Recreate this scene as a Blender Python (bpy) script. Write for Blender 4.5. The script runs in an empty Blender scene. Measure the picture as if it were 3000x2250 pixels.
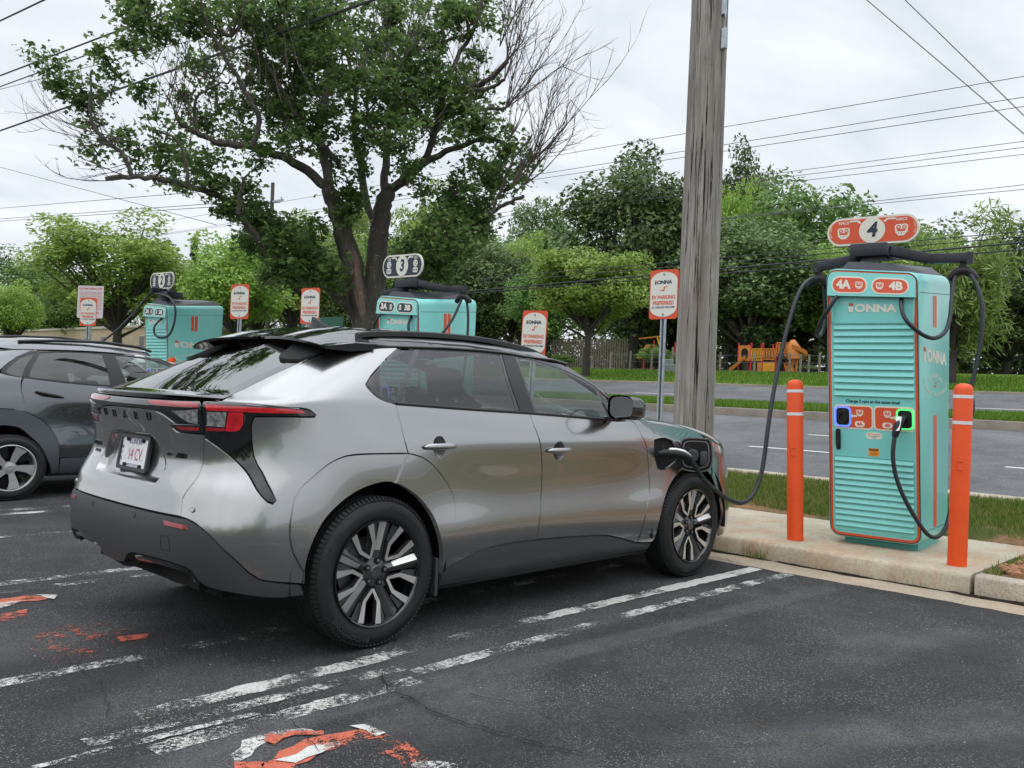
import bpy, bmesh, math, random
import numpy as np
from mathutils import Vector, Matrix
from mathutils.geometry import delaunay_2d_cdt
R_ = math.radians
COL = bpy.context.scene.collection
scn = bpy.context.scene
# ---------------------------------------------------------------- camera
CAM_LOC = Vector((-2.807, -4.435, 1.308))
_ya, _pi, _ro = R_(43.53), R_(0.27), R_(2.31)
_W = Vector((math.cos(_ya)*math.cos(_pi), math.sin(_ya)*math.cos(_pi), math.sin(_pi)))
_R0 = Vector((math.sin(_ya), -math.cos(_ya), 0)); _U0 = _R0.cross(_W)
_RR = _R0*math.cos(_ro)+_U0*math.sin(_ro); _UU = -_R0*math.sin(_ro)+_U0*math.cos(_ro)
cam = bpy.data.cameras.new('camera'); cam_o = bpy.data.objects.new('camera', cam); COL.objects.link(cam_o)
cam_o.matrix_world = Matrix(((_RR.x, _UU.x, -_W.x, CAM_LOC.x), (_RR.y, _UU.y, -_W.y, CAM_LOC.y), (_RR.z, _UU.z, -_W.z, CAM_LOC.z), (0, 0, 0, 1)))
cam.sensor_width = 36; cam.lens = 36*2650/3000; cam.clip_start = .05; cam.clip_end = 3000
scn.camera = cam_o
# ---------------------------------------------------------------- world, sun, exposure
wd = bpy.data.worlds.new('World'); scn.world = wd; wd.use_nodes = True
nt = wd.node_tree; nt.nodes.clear()
def wn(t, **k):
    n = nt.nodes.new(t)
    for a, b in k.items(): setattr(n, a, b)
    return n
out = wn('ShaderNodeOutputWorld')
SUN_EL, SUN_AZ = 58, 200
sky = wn('ShaderNodeTexSky', sky_type='NISHITA', sun_disc=False, sun_elevation=R_(SUN_EL), sun_rotation=R_(90-SUN_AZ))
bg1 = wn('ShaderNodeBackground'); bg1.inputs[1].default_value = .09
nt.links.new(sky.outputs[0], bg1.inputs[0])
tc = wn('ShaderNodeTexCoord')
sep = wn('ShaderNodeSeparateXYZ'); nt.links.new(tc.outputs['Generated'], sep.inputs[0])
# cloud layer coordinates: direction projected on a flat cloud deck
zc = wn('ShaderNodeMath', operation='MAXIMUM'); nt.links.new(sep.outputs[2], zc.inputs[0]); zc.inputs[1].default_value = 0.0
za = wn('ShaderNodeMath', operation='ADD'); nt.links.new(zc.outputs[0], za.inputs[0]); za.inputs[1].default_value = .16
dx = wn('ShaderNodeMath', operation='DIVIDE'); nt.links.new(sep.outputs[0], dx.inputs[0]); nt.links.new(za.outputs[0], dx.inputs[1])
dy = wn('ShaderNodeMath', operation='DIVIDE'); nt.links.new(sep.outputs[1], dy.inputs[0]); nt.links.new(za.outputs[0], dy.inputs[1])
cmb = wn('ShaderNodeCombineXYZ'); nt.links.new(dx.outputs[0], cmb.inputs[0]); nt.links.new(dy.outputs[0], cmb.inputs[1])
n1 = wn('ShaderNodeTexNoise'); n1.inputs['Scale'].default_value = 1.25; n1.inputs['Detail'].default_value = 6; n1.inputs['Roughness'].default_value = .52; n1.inputs['Distortion'].default_value = .3
mp = wn('ShaderNodeMapping'); mp.inputs['Scale'].default_value = (1.0, 1.9, 1); mp.inputs['Rotation'].default_value = (0, 0, .7)
nt.links.new(cmb.outputs[0], mp.inputs[0]); nt.links.new(mp.outputs[0], n1.inputs['Vector'])
cr = wn('ShaderNodeValToRGB'); cr.color_ramp.elements[0].position = .34; cr.color_ramp.elements[0].color = (.55, .60, .66, 1)
cr.color_ramp.elements[1].position = .62; cr.color_ramp.elements[1].color = (.82, .86, .90, 1)
nt.links.new(n1.outputs[0], cr.inputs[0])
hz = wn('ShaderNodeMapRange'); hz.inputs[1].default_value = 0; hz.inputs[2].default_value = .45; nt.links.new(sep.outputs[2], hz.inputs[0])
mixh = wn('ShaderNodeMixRGB'); nt.links.new(hz.outputs[0], mixh.inputs[0]); mixh.inputs[1].default_value = (.80, .83, .87, 1)
mfac = wn('ShaderNodeMath', operation='MULTIPLY_ADD'); nt.links.new(hz.outputs[0], mfac.inputs[0]); mfac.inputs[1].default_value = .3; mfac.inputs[2].default_value = .6
nt.links.new(mfac.outputs[0], mixh.inputs[0]); nt.links.new(cr.outputs[0], mixh.inputs[2])
bg2 = wn('ShaderNodeBackground'); nt.links.new(mixh.outputs[0], bg2.inputs[0])
zen = wn('ShaderNodeMapRange', interpolation_type='SMOOTHSTEP'); zen.inputs[1].default_value = .38; zen.inputs[2].default_value = .95; zen.inputs[3].default_value = .92; zen.inputs[4].default_value = 1.95   # an overcast sky is brightest overhead
nt.links.new(sep.outputs[2], zen.inputs[0]); nt.links.new(zen.outputs[0], bg2.inputs[1])
ms = wn('ShaderNodeMixShader'); ms.inputs[0].default_value = .93
nt.links.new(bg1.outputs[0], ms.inputs[1]); nt.links.new(bg2.outputs[0], ms.inputs[2]); nt.links.new(ms.outputs[0], out.inputs[0])
sun = bpy.data.lights.new('sun', 'SUN'); sun.energy = .75; sun.angle = R_(130); sun.color = (1, .96, .9)
sun_o = bpy.data.objects.new('sun', sun); COL.objects.link(sun_o)
_sd = Vector((math.cos(R_(SUN_EL))*math.cos(R_(SUN_AZ)), math.cos(R_(SUN_EL))*math.sin(R_(SUN_AZ)), math.sin(R_(SUN_EL))))
sun_o.rotation_euler = _sd.to_track_quat('Z', 'Y').to_euler()
vs = scn.view_settings; vs.view_transform = 'Standard'; vs.look = 'None'; vs.gamma = 1; vs.exposure = .44
scn.display_settings.display_device = 'sRGB'

# ---------------------------------------------------------------- helpers
MATS = {}
def new_mat(name):
    m = bpy.data.materials.new(name); m.use_nodes = True; MATS[name] = m
    return m, m.node_tree, m.node_tree.nodes['Principled BSDF']
def pm(name, col, rough=.5, metal=0, coat=0, spec=.5, trans=0, emit=None, es=1, alpha=1, bump=0, bscale=200, var=0, vscale=3, coatr=.03, ior=1.45):
    if name in MATS: return MATS[name]
    m, t, b = new_mat(name)
    b.inputs['Base Color'].default_value = (*col, 1); b.inputs['Roughness'].default_value = rough
    b.inputs['Metallic'].default_value = metal; b.inputs['Coat Weight'].default_value = coat; b.inputs['Coat Roughness'].default_value = coatr
    b.inputs['Specular IOR Level'].default_value = spec; b.inputs['Transmission Weight'].default_value = trans; b.inputs['IOR'].default_value = ior
    if emit: b.inputs['Emission Color'].default_value = (*emit, 1); b.inputs['Emission Strength'].default_value = es
    tcn = None
    if bump or var: tcn = t.nodes.new('ShaderNodeTexCoord')
    if bump:
        n = t.nodes.new('ShaderNodeTexNoise'); n.inputs['Scale'].default_value = bscale; n.inputs['Detail'].default_value = 3
        t.links.new(tcn.outputs['Object'], n.inputs['Vector'])
        bp = t.nodes.new('ShaderNodeBump'); bp.inputs['Strength'].default_value = bump; bp.inputs['Distance'].default_value = .01
        t.links.new(n.outputs[0], bp.inputs['Height']); t.links.new(bp.outputs[0], b.inputs['Normal'])
    if var:
        n = t.nodes.new('ShaderNodeTexNoise'); n.inputs['Scale'].default_value = vscale; n.inputs['Detail'].default_value = 6
        t.links.new(tcn.outputs['Object'], n.inputs['Vector'])
        r = t.nodes.new('ShaderNodeValToRGB'); e = r.color_ramp.elements
        e[0].position = .3; e[0].color = (*[c*(1-var) for c in col], 1); e[1].position = .7; e[1].color = (*[min(1, c*(1+var)) for c in col], 1)
        t.links.new(n.outputs[0], r.inputs[0]); t.links.new(r.outputs[0], b.inputs['Base Color'])
    return m
def mesh_obj(name, verts, faces, mat=None, parent=None, smooth=False, midx=None, autosmooth=None, normals=None):
    me = bpy.data.meshes.new(name)
    me.from_pydata([tuple(v) for v in verts], [], [tuple(f) for f in faces]); 
    if mat is not None:
        for m in (mat if isinstance(mat, (list, tuple)) else [mat]): me.materials.append(m)
    if midx is not None: me.polygons.foreach_set('material_index', midx)
    if smooth: me.polygons.foreach_set('use_smooth', [True]*len(me.polygons))
    me.update()
    if autosmooth: 
        me.polygons.foreach_set('use_smooth', [True]*len(me.polygons)); me.set_sharp_from_angle(angle=R_(autosmooth))
    o = bpy.data.objects.new(name, me); COL.objects.link(o)
    if parent: o.parent = parent
    if normals is not None: me.normals_split_custom_set_from_vertices([tuple(n) for n in normals])
    return o
def tag(o, label=None, cat=None, group=None, kind=None):
    if label: o['label'] = label
    if cat: o['category'] = cat
    if group: o['group'] = group
    if kind: o['kind'] = kind
    return o
def empty(name, loc=(0, 0, 0), rz=0, label=None, cat=None, group=None):
    o = bpy.data.objects.new(name, None); COL.objects.link(o); o.location = loc; o.rotation_euler = (0, 0, rz); o.empty_display_size = .2
    return tag(o, label, cat, group)
def copy_tree(o, parent=None):
    c = o.copy(); COL.objects.link(c)
    if parent: c.parent = parent
    for ch in list(o.children): copy_tree(ch, c)
    return c
class MB:
    def __init__(s): s.v = []; s.f = []; s.m = []
    def add(s, v, f, m=0):
        k = len(s.v); s.v += [tuple(p) for p in v]; s.f += [tuple(i+k for i in q) for q in f]; s.m += [m]*len(f); return s
    def box(s, c, d, rz=0, m=0, bev=0, M=None):
        x, y, z = [a/2 for a in d]
        if bev > 0:
            b = min(bev, x*.9, y*.9, z*.9); vs = []; 
            bm = bmesh.new(); bmesh.ops.create_cube(bm, size=1)
            for v in bm.verts: v.co = Vector((v.co.x*2*x, v.co.y*2*y, v.co.z*2*z))
            bmesh.ops.bevel(bm, geom=list(bm.edges), offset=b, segments=2, affect='EDGES', profile=.5)
            bm.verts.ensure_lookup_table(); vs = [v.co.copy() for v in bm.verts]; fs = [[q.index for q in f.verts] for f in bm.faces]; bm.free()
        else:
            vs = [Vector((i*x, j*y, k*z)) for k in (-1, 1) for j in (-1, 1) for i in (-1, 1)]
            fs = [(0, 2, 3, 1), (4, 5, 7, 6), (0, 1, 5, 4), (2, 6, 7, 3), (0, 4, 6, 2), (1, 3, 7, 5)]
        T = M if M is not None else Matrix.Translation(c) @ Matrix.Rotation(rz, 4, 'Z')
        return s.add([T @ v for v in vs], fs, m)
    def tube(s, path, r, n=8, m=0, caps=True):
        P = [Vector(p) for p in path]; k = len(P); rr = r if isinstance(r, (list, tuple)) else [r]*k
        vs = []; up = None
        for i in range(k):
            t = (P[min(i+1, k-1)]-P[max(i-1, 0)]).normalized()
            if up is None:
                up = Vector((0, 0, 1)) if abs(t.z) < .9 else Vector((1, 0, 0))
            a = (up - t*up.dot(t)); a = a.normalized() if a.length > 1e-6 else t.orthogonal().normalized(); b = t.cross(a); up = a
            for j in range(n):
                an = 2*math.pi*j/n; vs.append(P[i]+(a*math.cos(an)+b*math.sin(an))*rr[i])
        fs = [(i*n+j, i*n+(j+1) % n, (i+1)*n+(j+1) % n, (i+1)*n+j) for i in range(k-1) for j in range(n)]
        if caps: fs += [tuple(range(n))[::-1], tuple((k-1)*n+j for j in range(n))]
        return s.add(vs, fs, m)
    def lathe(s, prof, n=32, m=0, M=None, axis='Z', caps=True):
        vs = []; T = M or Matrix.Identity(4)
        for r, z in prof:
            for j in range(n):
                a = 2*math.pi*j/n
                p = Vector((r*math.cos(a), r*math.sin(a), z)) if axis == 'Z' else Vector((r*math.cos(a), z, r*math.sin(a)))
                vs.append(T @ p)
        k = len(prof)
        fs = [(i*n+j, i*n+(j+1) % n, (i+1)*n+(j+1) % n, (i+1)*n+j) for i in range(k-1) for j in range(n)]
        if caps and prof[0][0] > 1e-5: fs.append(tuple(range(n))[::-1])
        if caps and prof[-1][0] > 1e-5: fs.append(tuple((k-1)*n+j for j in range(n)))
        return s.add(vs, fs, m)
    def prism(s, poly, a, b, M=None, m=0):
        # poly in local (x,z), extruded along y from a to b
        T = M or Matrix.Identity(4); n = len(poly)
        vs = [T @ Vector((x, a, z)) for x, z in poly]+[T @ Vector((x, b, z)) for x, z in poly]
        fs = [tuple(range(n)), tuple(range(2*n-1, n-1, -1))]+[(i, n+i, n+(i+1) % n, (i+1) % n) for i in range(n)]
        return s.add(vs, fs, m)
    def build(s, name, mat, parent=None, smooth=None):
        return mesh_obj(name, s.v, s.f, mat, parent, midx=s.m if isinstance(mat, (list, tuple)) else None, autosmooth=smooth)
def rrect(x0, z0, x1, z1, r, n=6):
    P = []
    for cx, cz, a0 in ((x1-r, z1-r, 0), (x0+r, z1-r, 90), (x0+r, z0+r, 180), (x1-r, z0+r, 270)):
        for i in range(n+1):
            a = R_(a0+90*i/n); P.append((cx+r*math.cos(a), cz+r*math.sin(a)))
    return P
def catmull(P, n=8):
    P = [Vector(p) for p in P]; O = []
    for i in range(len(P)-1):
        a = P[max(i-1, 0)]; b = P[i]; c = P[i+1]; d = P[min(i+2, len(P)-1)]
        for k in range(n):
            t = k/n; O.append(.5*((2*b)+(c-a)*t+(2*a-5*b+4*c-d)*t*t+(3*b-a-3*c+d)*t**3))
    O.append(P[-1]); return O
_TXT = {}
def text_geo(s, size=1, bold=0.0, shear=0, sx=1, spacing=1, align='CENTER'):
    """flat 2-D text outline triangles -> list of (x,y), faces"""
    key = (s, bold, shear, spacing, align)
    if key not in _TXT:
        cu = bpy.data.curves.new('t', 'FONT'); cu.body = s; cu.size = 1; cu.offset = bold; cu.shear = shear; cu.align_x = align; cu.align_y = 'CENTER'
        cu.space_character = spacing; cu.resolution_u = 3
        o = bpy.data.objects.new('t', cu); COL.objects.link(o)
        dg = bpy.context.evaluated_depsgraph_get(); me = bpy.data.meshes.new_from_object(o.evaluated_get(dg))
        _TXT[key] = ([(v.co.x, v.co.y) for v in me.vertices], [tuple(p.vertices) for p in me.polygons])
        bpy.data.objects.remove(o); bpy.data.curves.remove(cu); bpy.data.meshes.remove(me)
    V, Fc = _TXT[key]
    return [(x*size*sx, y*size) for x, y in V], Fc
def put2d(mb, V, Fc, fn, m=0, th=.0015):
    """place 2-D outline via fn(x,y,off)->3-D, with a small thickness"""
    n = len(V); vs = [fn(x, y, th) for x, y in V]
    mb.add(vs, Fc, m)
def _ip(x,xs,ys): return np.interp(x,xs,ys)
ZT=[.18,.26,.34,.42,.50,.57,.64,.72,.80,.88,.95,1.01,1.07,1.13,1.19]
HZ=([.18,.26,.34,.42,.53,.60,.75,.90,1.00,1.10,1.19],[.76,.84,.872,.890,.901,.888,.876,.886,.890,.868,.842])
XR=([.18,.26,.34,.42,.50,.57,.64,.72,.80,.88,.95,1.01,1.07,1.13,1.19],
    [-.80,-.85,-.89,-.92,-.935,-.938,-.935,-.912,-.900,-.848,-.85,-.86,-.87,-.885,-.90])
LO=[(0,0),(.005,.32),(.03,.58),(.09,.75),(.21,.865),(.40,.905)]
HI=[(0,0),(.01,.31),(.04,.55),(.11,.705),(.24,.80),(.43,.84)]
XS=[-.28,-.05,.2,.5,.85,1.2,1.55,1.9,2.2,2.5,2.8,3.1,3.35]
FR=[(3.64,.77),(3.75,.50),(3.79,.25),(3.80,0)]
BELT=[1.19,1.192,1.195,1.2,1.203,1.205]+[1.207,1.205,1.2,1.185,1.172,1.158,1.145,1.130,1.118,1.11,1.09,1.05,.985,.925,.90,.885,.88]
UP={ # t rows .08 .3 .53 .77 1 : explicit for some columns
 0:[(-.80,0,1.218),(-.62,0,1.29),(-.44,0,1.375),(-.25,0,1.465),(-.085,0,1.545)],
 1:[(-.79,.28,1.216),(-.61,.27,1.288),(-.43,.26,1.372),(-.245,.25,1.462),(-.085,.24,1.541)],
 2:[(-.745,.51,1.212),(-.58,.495,1.283),(-.41,.48,1.362),(-.23,.46,1.447),(-.065,.44,1.525)],
 3:[(-.70,.69,1.210),(-.54,.65,1.275),(-.375,.615,1.35),(-.20,.58,1.43),(-.03,.555,1.507)],
 4:[(-.57,.765,1.212),(-.44,.74,1.27),(-.29,.705,1.345),(-.12,.665,1.425),(.05,.615,1.500)],
 5:[(-.42,.825,1.222),(-.31,.795,1.28),(-.17,.752,1.355),(-.01,.70,1.43),(.13,.643,1.500)],
}
EDGE={6:(.2,.656,1.503),7:(.31,.662,1.508),8:(.44,.667,1.513),9:(.6,.671,1.519),10:(.85,.673,1.522),11:(1.08,.672,1.519),12:(1.29,.668,1.505),13:(1.50,.69,1.497),
 14:(1.66,.67,1.48),15:(1.585,.51,1.502),16:(1.60,.42,1.514),17:(1.61,.34,1.522),18:(1.62,.26,1.527),19:(1.625,.19,1.53),20:(1.63,.12,1.532),21:(1.63,.06,1.533),22:(1.63,0,1.534)}
MID={14:[(2.22,.86,1.14),(2.14,.82,1.215),(1.99,.785,1.33),(1.82,.735,1.42)],
 15:[(2.46,.79,1.128),(2.34,.70,1.15),(2.04,.65,1.28),(1.80,.585,1.40)],
 16:[(2.75,.77,1.115),(2.53,.62,1.135),(2.16,.5,1.22),(1.87,.47,1.37)],
 17:[(3.04,.71,1.08),(2.74,.5,1.12),(2.25,.4,1.18),(1.9,.38,1.36)],
 18:[(3.30,.62,1.02),(2.86,.38,1.11),(2.3,.3,1.17),(1.92,.28,1.355)],
 19:[(3.5,.48,.975),(2.95,.26,1.10),(2.34,.22,1.165),(1.94,.2,1.352)],
 20:[(3.56,.31,.92),(3.0,.17,1.07),(2.36,.14,1.163),(1.95,.13,1.35)],
 21:[(3.60,.15,.915),(3.02,.08,1.068),(2.37,.07,1.162),(1.95,.06,1.35)],
 22:[(3.61,0,.912),(3.03,0,1.067),(2.37,0,1.162),(1.95,0,1.35)]}
TR=[.08,.3,.53,.77,1.0]
def flare(X,z):
    f=0
    for cx in (0,2.85):
        r=np.hypot(X-cx-(-.02),(z-.372))
        q=np.clip(1-(r-.40)/.34,0,1); f+=.036*q*q*(3-2*q)
    return np.minimum(f,.034)
NC=23
def cage():
    NR=len(ZT)+5
    G=np.zeros((NC,NR,3))
    for j in range(NC):
        B=BELT[j]
        for i,zt in enumerate(ZT):
            if B>=1.1:
                z=zt if zt<=1.0 else 1.0+(zt-1.0)*(B-1.0)/.19
            else: z=.18+(zt-.18)*(B-.18)/(1.01)
            k=np.clip((zt-.62)/(1.1-.62),0,1); k=k*k*(3-2*k)
            if j<6:
                o=(1-k)*np.array(LO[j])+k*np.array(HI[j])
                X=_ip(zt,*XR)+o[0]; h=o[1]
                und=np.clip((.34-zt)/.2,0,1)*.05
                h-=und*(h>.1)
                if j==5: h+=0
            elif j<19:
                X=XS[j-6]; h=_ip(zt,*HZ)+flare(X,z)
                if j==6: h=h*.6+.4*(.5*(h+ (LO[5][1]*(1-k)+HI[5][1]*k)))
                if X>3.1: h-= .02*((X-3.1)/.25)**2
            else:
                X,h=FR[j-19]; X=X-.14*np.clip((.3-zt)/.3,0,1)-.10*np.clip((zt-.95)/.25,0,1); h-=.03*(h>.1)*k
            G[j,i]=(X,h,z)
        b=G[j,len(ZT)-1].copy()
        for q in range(5):
            if j in UP: P=np.array(UP[j][q])
            elif j>=14: P=np.array((MID[j]+[EDGE[j]])[q])
            else:
                t=TR[q];E=np.array(EDGE[j]);P=b*(1-t)+E*t; P[1]+=.016*4*t*(1-t)
            G[j,len(ZT)+q]=P
    return G
G=cage()
# pad: mirror at u<0 and u>NC-1, linear extrapolate rows
def _pad(G):
    m=G[1:3][::-1].copy();m[:,:,1]*=-1
    n=G[-3:-1][::-1].copy();n[:,:,1]*=-1
    G=np.concatenate([m,G,n],0)
    a=2*G[:,:1]-G[:,1:2];b=2*G[:,-1:]-G[:,-2:-1]
    return np.concatenate([a,G,b],1)
GP=_pad(G)
NRR=G.shape[1]
def _w(t): return np.stack([(1-t)**3,3*t**3-6*t**2+4,-3*t**3+3*t**2+3*t+1,t**3],-1)/6
def S(u,v):
    u=np.asarray(u,float);v=np.asarray(v,float)
    sg=np.where(u<0,-1.,1.);u=np.abs(u)
    u=np.clip(u,0,NC-1-1e-6);v=np.clip(v,0,NRR-1-1e-6)
    i=np.floor(u).astype(int);j=np.floor(v).astype(int)
    wu=_w(u-i);wv=_w(v-j)
    P=np.zeros(u.shape+(3,))
    for a in range(4):
        for b in range(4):
            P+=GP[i+a+1,j+b]*(wu[...,a]*wv[...,b])[...,None]
    P[...,1]*=-sg   # right side (u>0) is y negative
    return P
def N(u,v,e=1e-3):
    u=np.asarray(u,float);v=np.asarray(v,float)
    n=np.cross(S(u+e,v)-S(u-e,v),S(u,v+e)-S(u,v-e))
    n/=np.linalg.norm(n,axis=-1,keepdims=True)+1e-12
    return n
# ---------------------------------------------------------------- car panels cut out of the smooth body surface
KU, KV = .30, .065            # rough metres per unit of (u, v)
REC = np.array([(0, 11.2), (.62, 11.2), (.8, 10.86), (.99, 10.1), (1.2, 8.98), (1.2, 8.4), (1.1, 7.93), (0, 7.85)])
REC = np.concatenate([REC, REC[::-1]*[-1, 1]])*[KU, KV]
def seg_dist(P, Q):
    d = np.full(len(P), 1e9)
    for i in range(len(Q)):
        a = Q[i]; b = Q[(i+1) % len(Q)]; ab = b-a; L = (ab**2).sum()+1e-12
        t = np.clip(((P-a)@ab)/L, 0, 1); d = np.minimum(d, np.linalg.norm(P-a-t[:, None]*ab, axis=1))
    return d
def inside(P, Q):
    c = np.zeros(len(P), bool); n = len(Q)
    for i in range(n):
        a = Q[i]; b = Q[(i+1) % n]
        if a[1] == b[1]: continue
        k = (a[1] > P[:, 1]) != (b[1] > P[:, 1])
        c ^= k & (P[:, 0] < (b[0]-a[0])*(P[:, 1]-a[1])/(b[1]-a[1])+a[0])
    return c
def SD(u, v, off=0.0):
    u = np.asarray(u, float); v = np.asarray(v, float)
    P = S(u, v); n = N(u, v)
    Q = np.stack([u*KU, v*KV], 1)
    k = np.abs(u) < 1.35
    d = np.zeros(len(u))
    if k.any():
        Qk = Q[k]; s = np.where(inside(Qk, REC), seg_dist(Qk, REC), 0); t = np.clip(s/.032, 0, 1); d[k] -= .034*t*t*(3-2*t)
    # soft sculpting of the doors
    X = P[:, 0]; Z = P[:, 2]; side = np.clip((np.abs(u)-6.5)/1.0, 0, 1)*np.clip((14.6-np.abs(u))/.6, 0, 1)
    r = np.hypot((X-1.25)/.85, (Z-.72)/.17); pass
    # wheel-arch cladding stands proud: rear
    return P+n*(off+d)[:, None]
def SN(u, v):
    e = 2e-3; n = np.cross(SD(u+e, v)-SD(u-e, v), SD(u, v+e)-SD(u, v-e)); return n/(np.linalg.norm(n, axis=1, keepdims=True)+1e-12)
def smooth_ring(P, closed=True, ang=48, step=.03):
    P = np.array(P, float)*[KU, KV]; n = len(P); out = []
    def corner(i):
        if not closed and i in (0, n-1): return True
        a = P[i]-P[i-1]; b = P[(i+1) % n]-P[i]
        c = (a@b)/(np.linalg.norm(a)*np.linalg.norm(b)+1e-9); return c < math.cos(R_(ang))
    C_ = [corner(i) for i in range(n)]
    for i in range(n if closed else n-1):
        b = P[i]; c = P[(i+1) % n]; a = P[i-1] if not C_[i] else b; d = P[(i+2) % n] if not C_[(i+1) % n] else c
        k = max(1, int(np.linalg.norm(c-b)/step))
        for q in range(k):
            t = q/k; out.append(.5*((2*b)+(c-a)*t+(2*a-5*b+4*c-d)*t*t+(3*b-a-3*c+d)*t**3))
    if not closed: out.append(P[-1])
    return np.array(out)
def offset_ring(Q, g):
    a = Q-np.roll(Q, 1, 0); b = np.roll(Q, -1, 0)-Q
    A = .5*np.sum(Q[:, 0]*np.roll(Q[:, 1], -1)-np.roll(Q[:, 0], -1)*Q[:, 1]); s = 1 if A > 0 else -1
    na = np.stack([-a[:, 1], a[:, 0]], 1)/(np.linalg.norm(a, axis=1, keepdims=True)+1e-9)
    nb = np.stack([-b[:, 1], b[:, 0]], 1)/(np.linalg.norm(b, axis=1, keepdims=True)+1e-9)
    n = na+nb; n /= np.linalg.norm(n, axis=1, keepdims=True)+1e-9
    return Q+n*s*g
def panel(name, poly, mat, parent, off=0.0, th=.012, gap=.0042, grid=.026, holes=(), mirror=0, sym=False, ang=48, raw=False, lab=None):
    if sym: poly = list(poly)+[(-a, b) for a, b in list(poly)[::-1]]
    Q = smooth_ring(poly, ang=ang)
    if sym:  # drop doubled points on the centre line
        keep = [0]
        for i in range(1, len(Q)):
            if np.linalg.norm(Q[i]-Q[keep[-1]]) > 2e-3: keep.append(i)
        Q = Q[keep]
        if np.linalg.norm(Q[0]-Q[-1]) < 2e-3: Q = Q[:-1]
    if gap: Q = offset_ring(Q, gap)
    H = [smooth_ring(h, ang=ang) for h in holes]
    lo = Q.min(0); hi = Q.max(0)
    gx, gy = np.meshgrid(np.arange(lo[0]+grid*.5, hi[0], grid), np.arange(lo[1]+grid*.4, hi[1], grid*.8))
    gx[1::2] += grid*.5
    I = np.stack([gx.ravel(), gy.ravel()], 1)
    k = inside(I, Q) & (seg_dist(I, Q) > grid*.42)
    for h in H: k &= ~inside(I, h) & (seg_dist(I, h) > grid*.42)
    I = I[k]
    V = np.concatenate([Q]+H+[I]); ed = []; o = 0
    for ring in [Q]+H:
        n = len(ring); ed += [(o+i, o+(i+1) % n) for i in range(n)]; o += n
    r = delaunay_2d_cdt([Vector(p) for p in V], ed, [], 0, 1e-5)
    pv = np.array([tuple(p) for p in r[0]]); fs = [tuple(f) for f in r[2]]
    cen = np.array([pv[list(f)].mean(0) for f in fs]); k = inside(cen, Q)
    for h in H: k &= ~inside(cen, h)
    fs = [f for f, q in zip(fs, k) if q]
    used = sorted({i for f in fs for i in f}); mp_ = {a: b for b, a in enumerate(used)}
    pv = pv[used]; fs = [tuple(mp_[i] for i in f) for f in fs]
    u = pv[:, 0]/KU; v = pv[:, 1]/KV
    P = SD(u, v, off); Nn = SN(u, v)
    # orientation
    f0 = fs[0]; fn = np.cross(P[f0[1]]-P[f0[0]], P[f0[2]]-P[f0[0]])
    if fn@Nn[f0[0]] < 0: fs = [f[::-1] for f in fs]
    from collections import Counter
    cnt = Counter(); 
    for f in fs:
        for i in range(3): cnt[frozenset((f[i], f[(i+1) % 3]))] += 1
    nv = len(P); E2 = {}; V2 = [tuple(p) for p in P]; N2 = [tuple(n) for n in Nn]
    def bk(i):
        if i not in E2:
            E2[i] = len(V2); V2.append(tuple(P[i]-Nn[i]*th)); N2.append(tuple(Nn[i]))
        return E2[i]
    ff = list(fs)
    for f in fs:
        for i in range(3):
            a, b = f[i], f[(i+1) % 3]
            if cnt[frozenset((a, b))] == 1: ff.append((b, a, bk(a), bk(b)))
    o_ = mesh_obj(name, V2, ff, mat, parent, smooth=True, normals=N2)
    if lab: o_['label'] = lab
    res = [o_]
    if mirror:
        Vm = [(x, -y, z) for x, y, z in V2]; Nm = [(x, -y, z) for x, y, z in N2]
        om = mesh_obj(name, Vm, [f[::-1] for f in ff], mat, parent, smooth=True, normals=Nm)
        if lab and isinstance(lab, str): om['label'] = lab
        res.append(om)
    return res
def spt(u, v, off=0):
    return Vector(SD(np.array([float(u)]), np.array([float(v)]), off)[0])
def snm(u, v): return Vector(SN(np.array([float(u)]), np.array([float(v)]))[0])

# materials of vehicles
def paint(name, col, metal=.97, rough=.24):
    m = pm(name, col, rough, metal, coat=1, coatr=.008); m.node_tree.nodes['Principled BSDF'].inputs['Coat IOR'].default_value = 1.7
    t = m.node_tree; b = t.nodes['Principled BSDF']
    tcn = t.nodes.new('ShaderNodeTexCoord'); n = t.nodes.new('ShaderNodeTexNoise'); n.inputs['Scale'].default_value = 1100
    t.links.new(tcn.outputs['Object'], n.inputs['Vector'])
    bp = t.nodes.new('ShaderNodeBump'); bp.inputs['Strength'].default_value = .06; bp.inputs['Distance'].default_value = .002
    t.links.new(n.outputs[0], bp.inputs['Height']); t.links.new(bp.outputs[0], b.inputs['Normal'])
    return m
PAINT = paint('grey_metallic_paint', (.37, .37, .37))
GLOSS = pm('gloss_black', (.006, .006, .007), .06, coat=1)
CLAD = pm('dark_plastic', (.045, .046, .049), .46, bump=.12, bscale=900)
SHELL = pm('shell_black', (.006, .006, .006), .8)
TYRE = pm('tyre_rubber', (.012, .012, .0125), .62, bump=.15, bscale=300)
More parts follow.
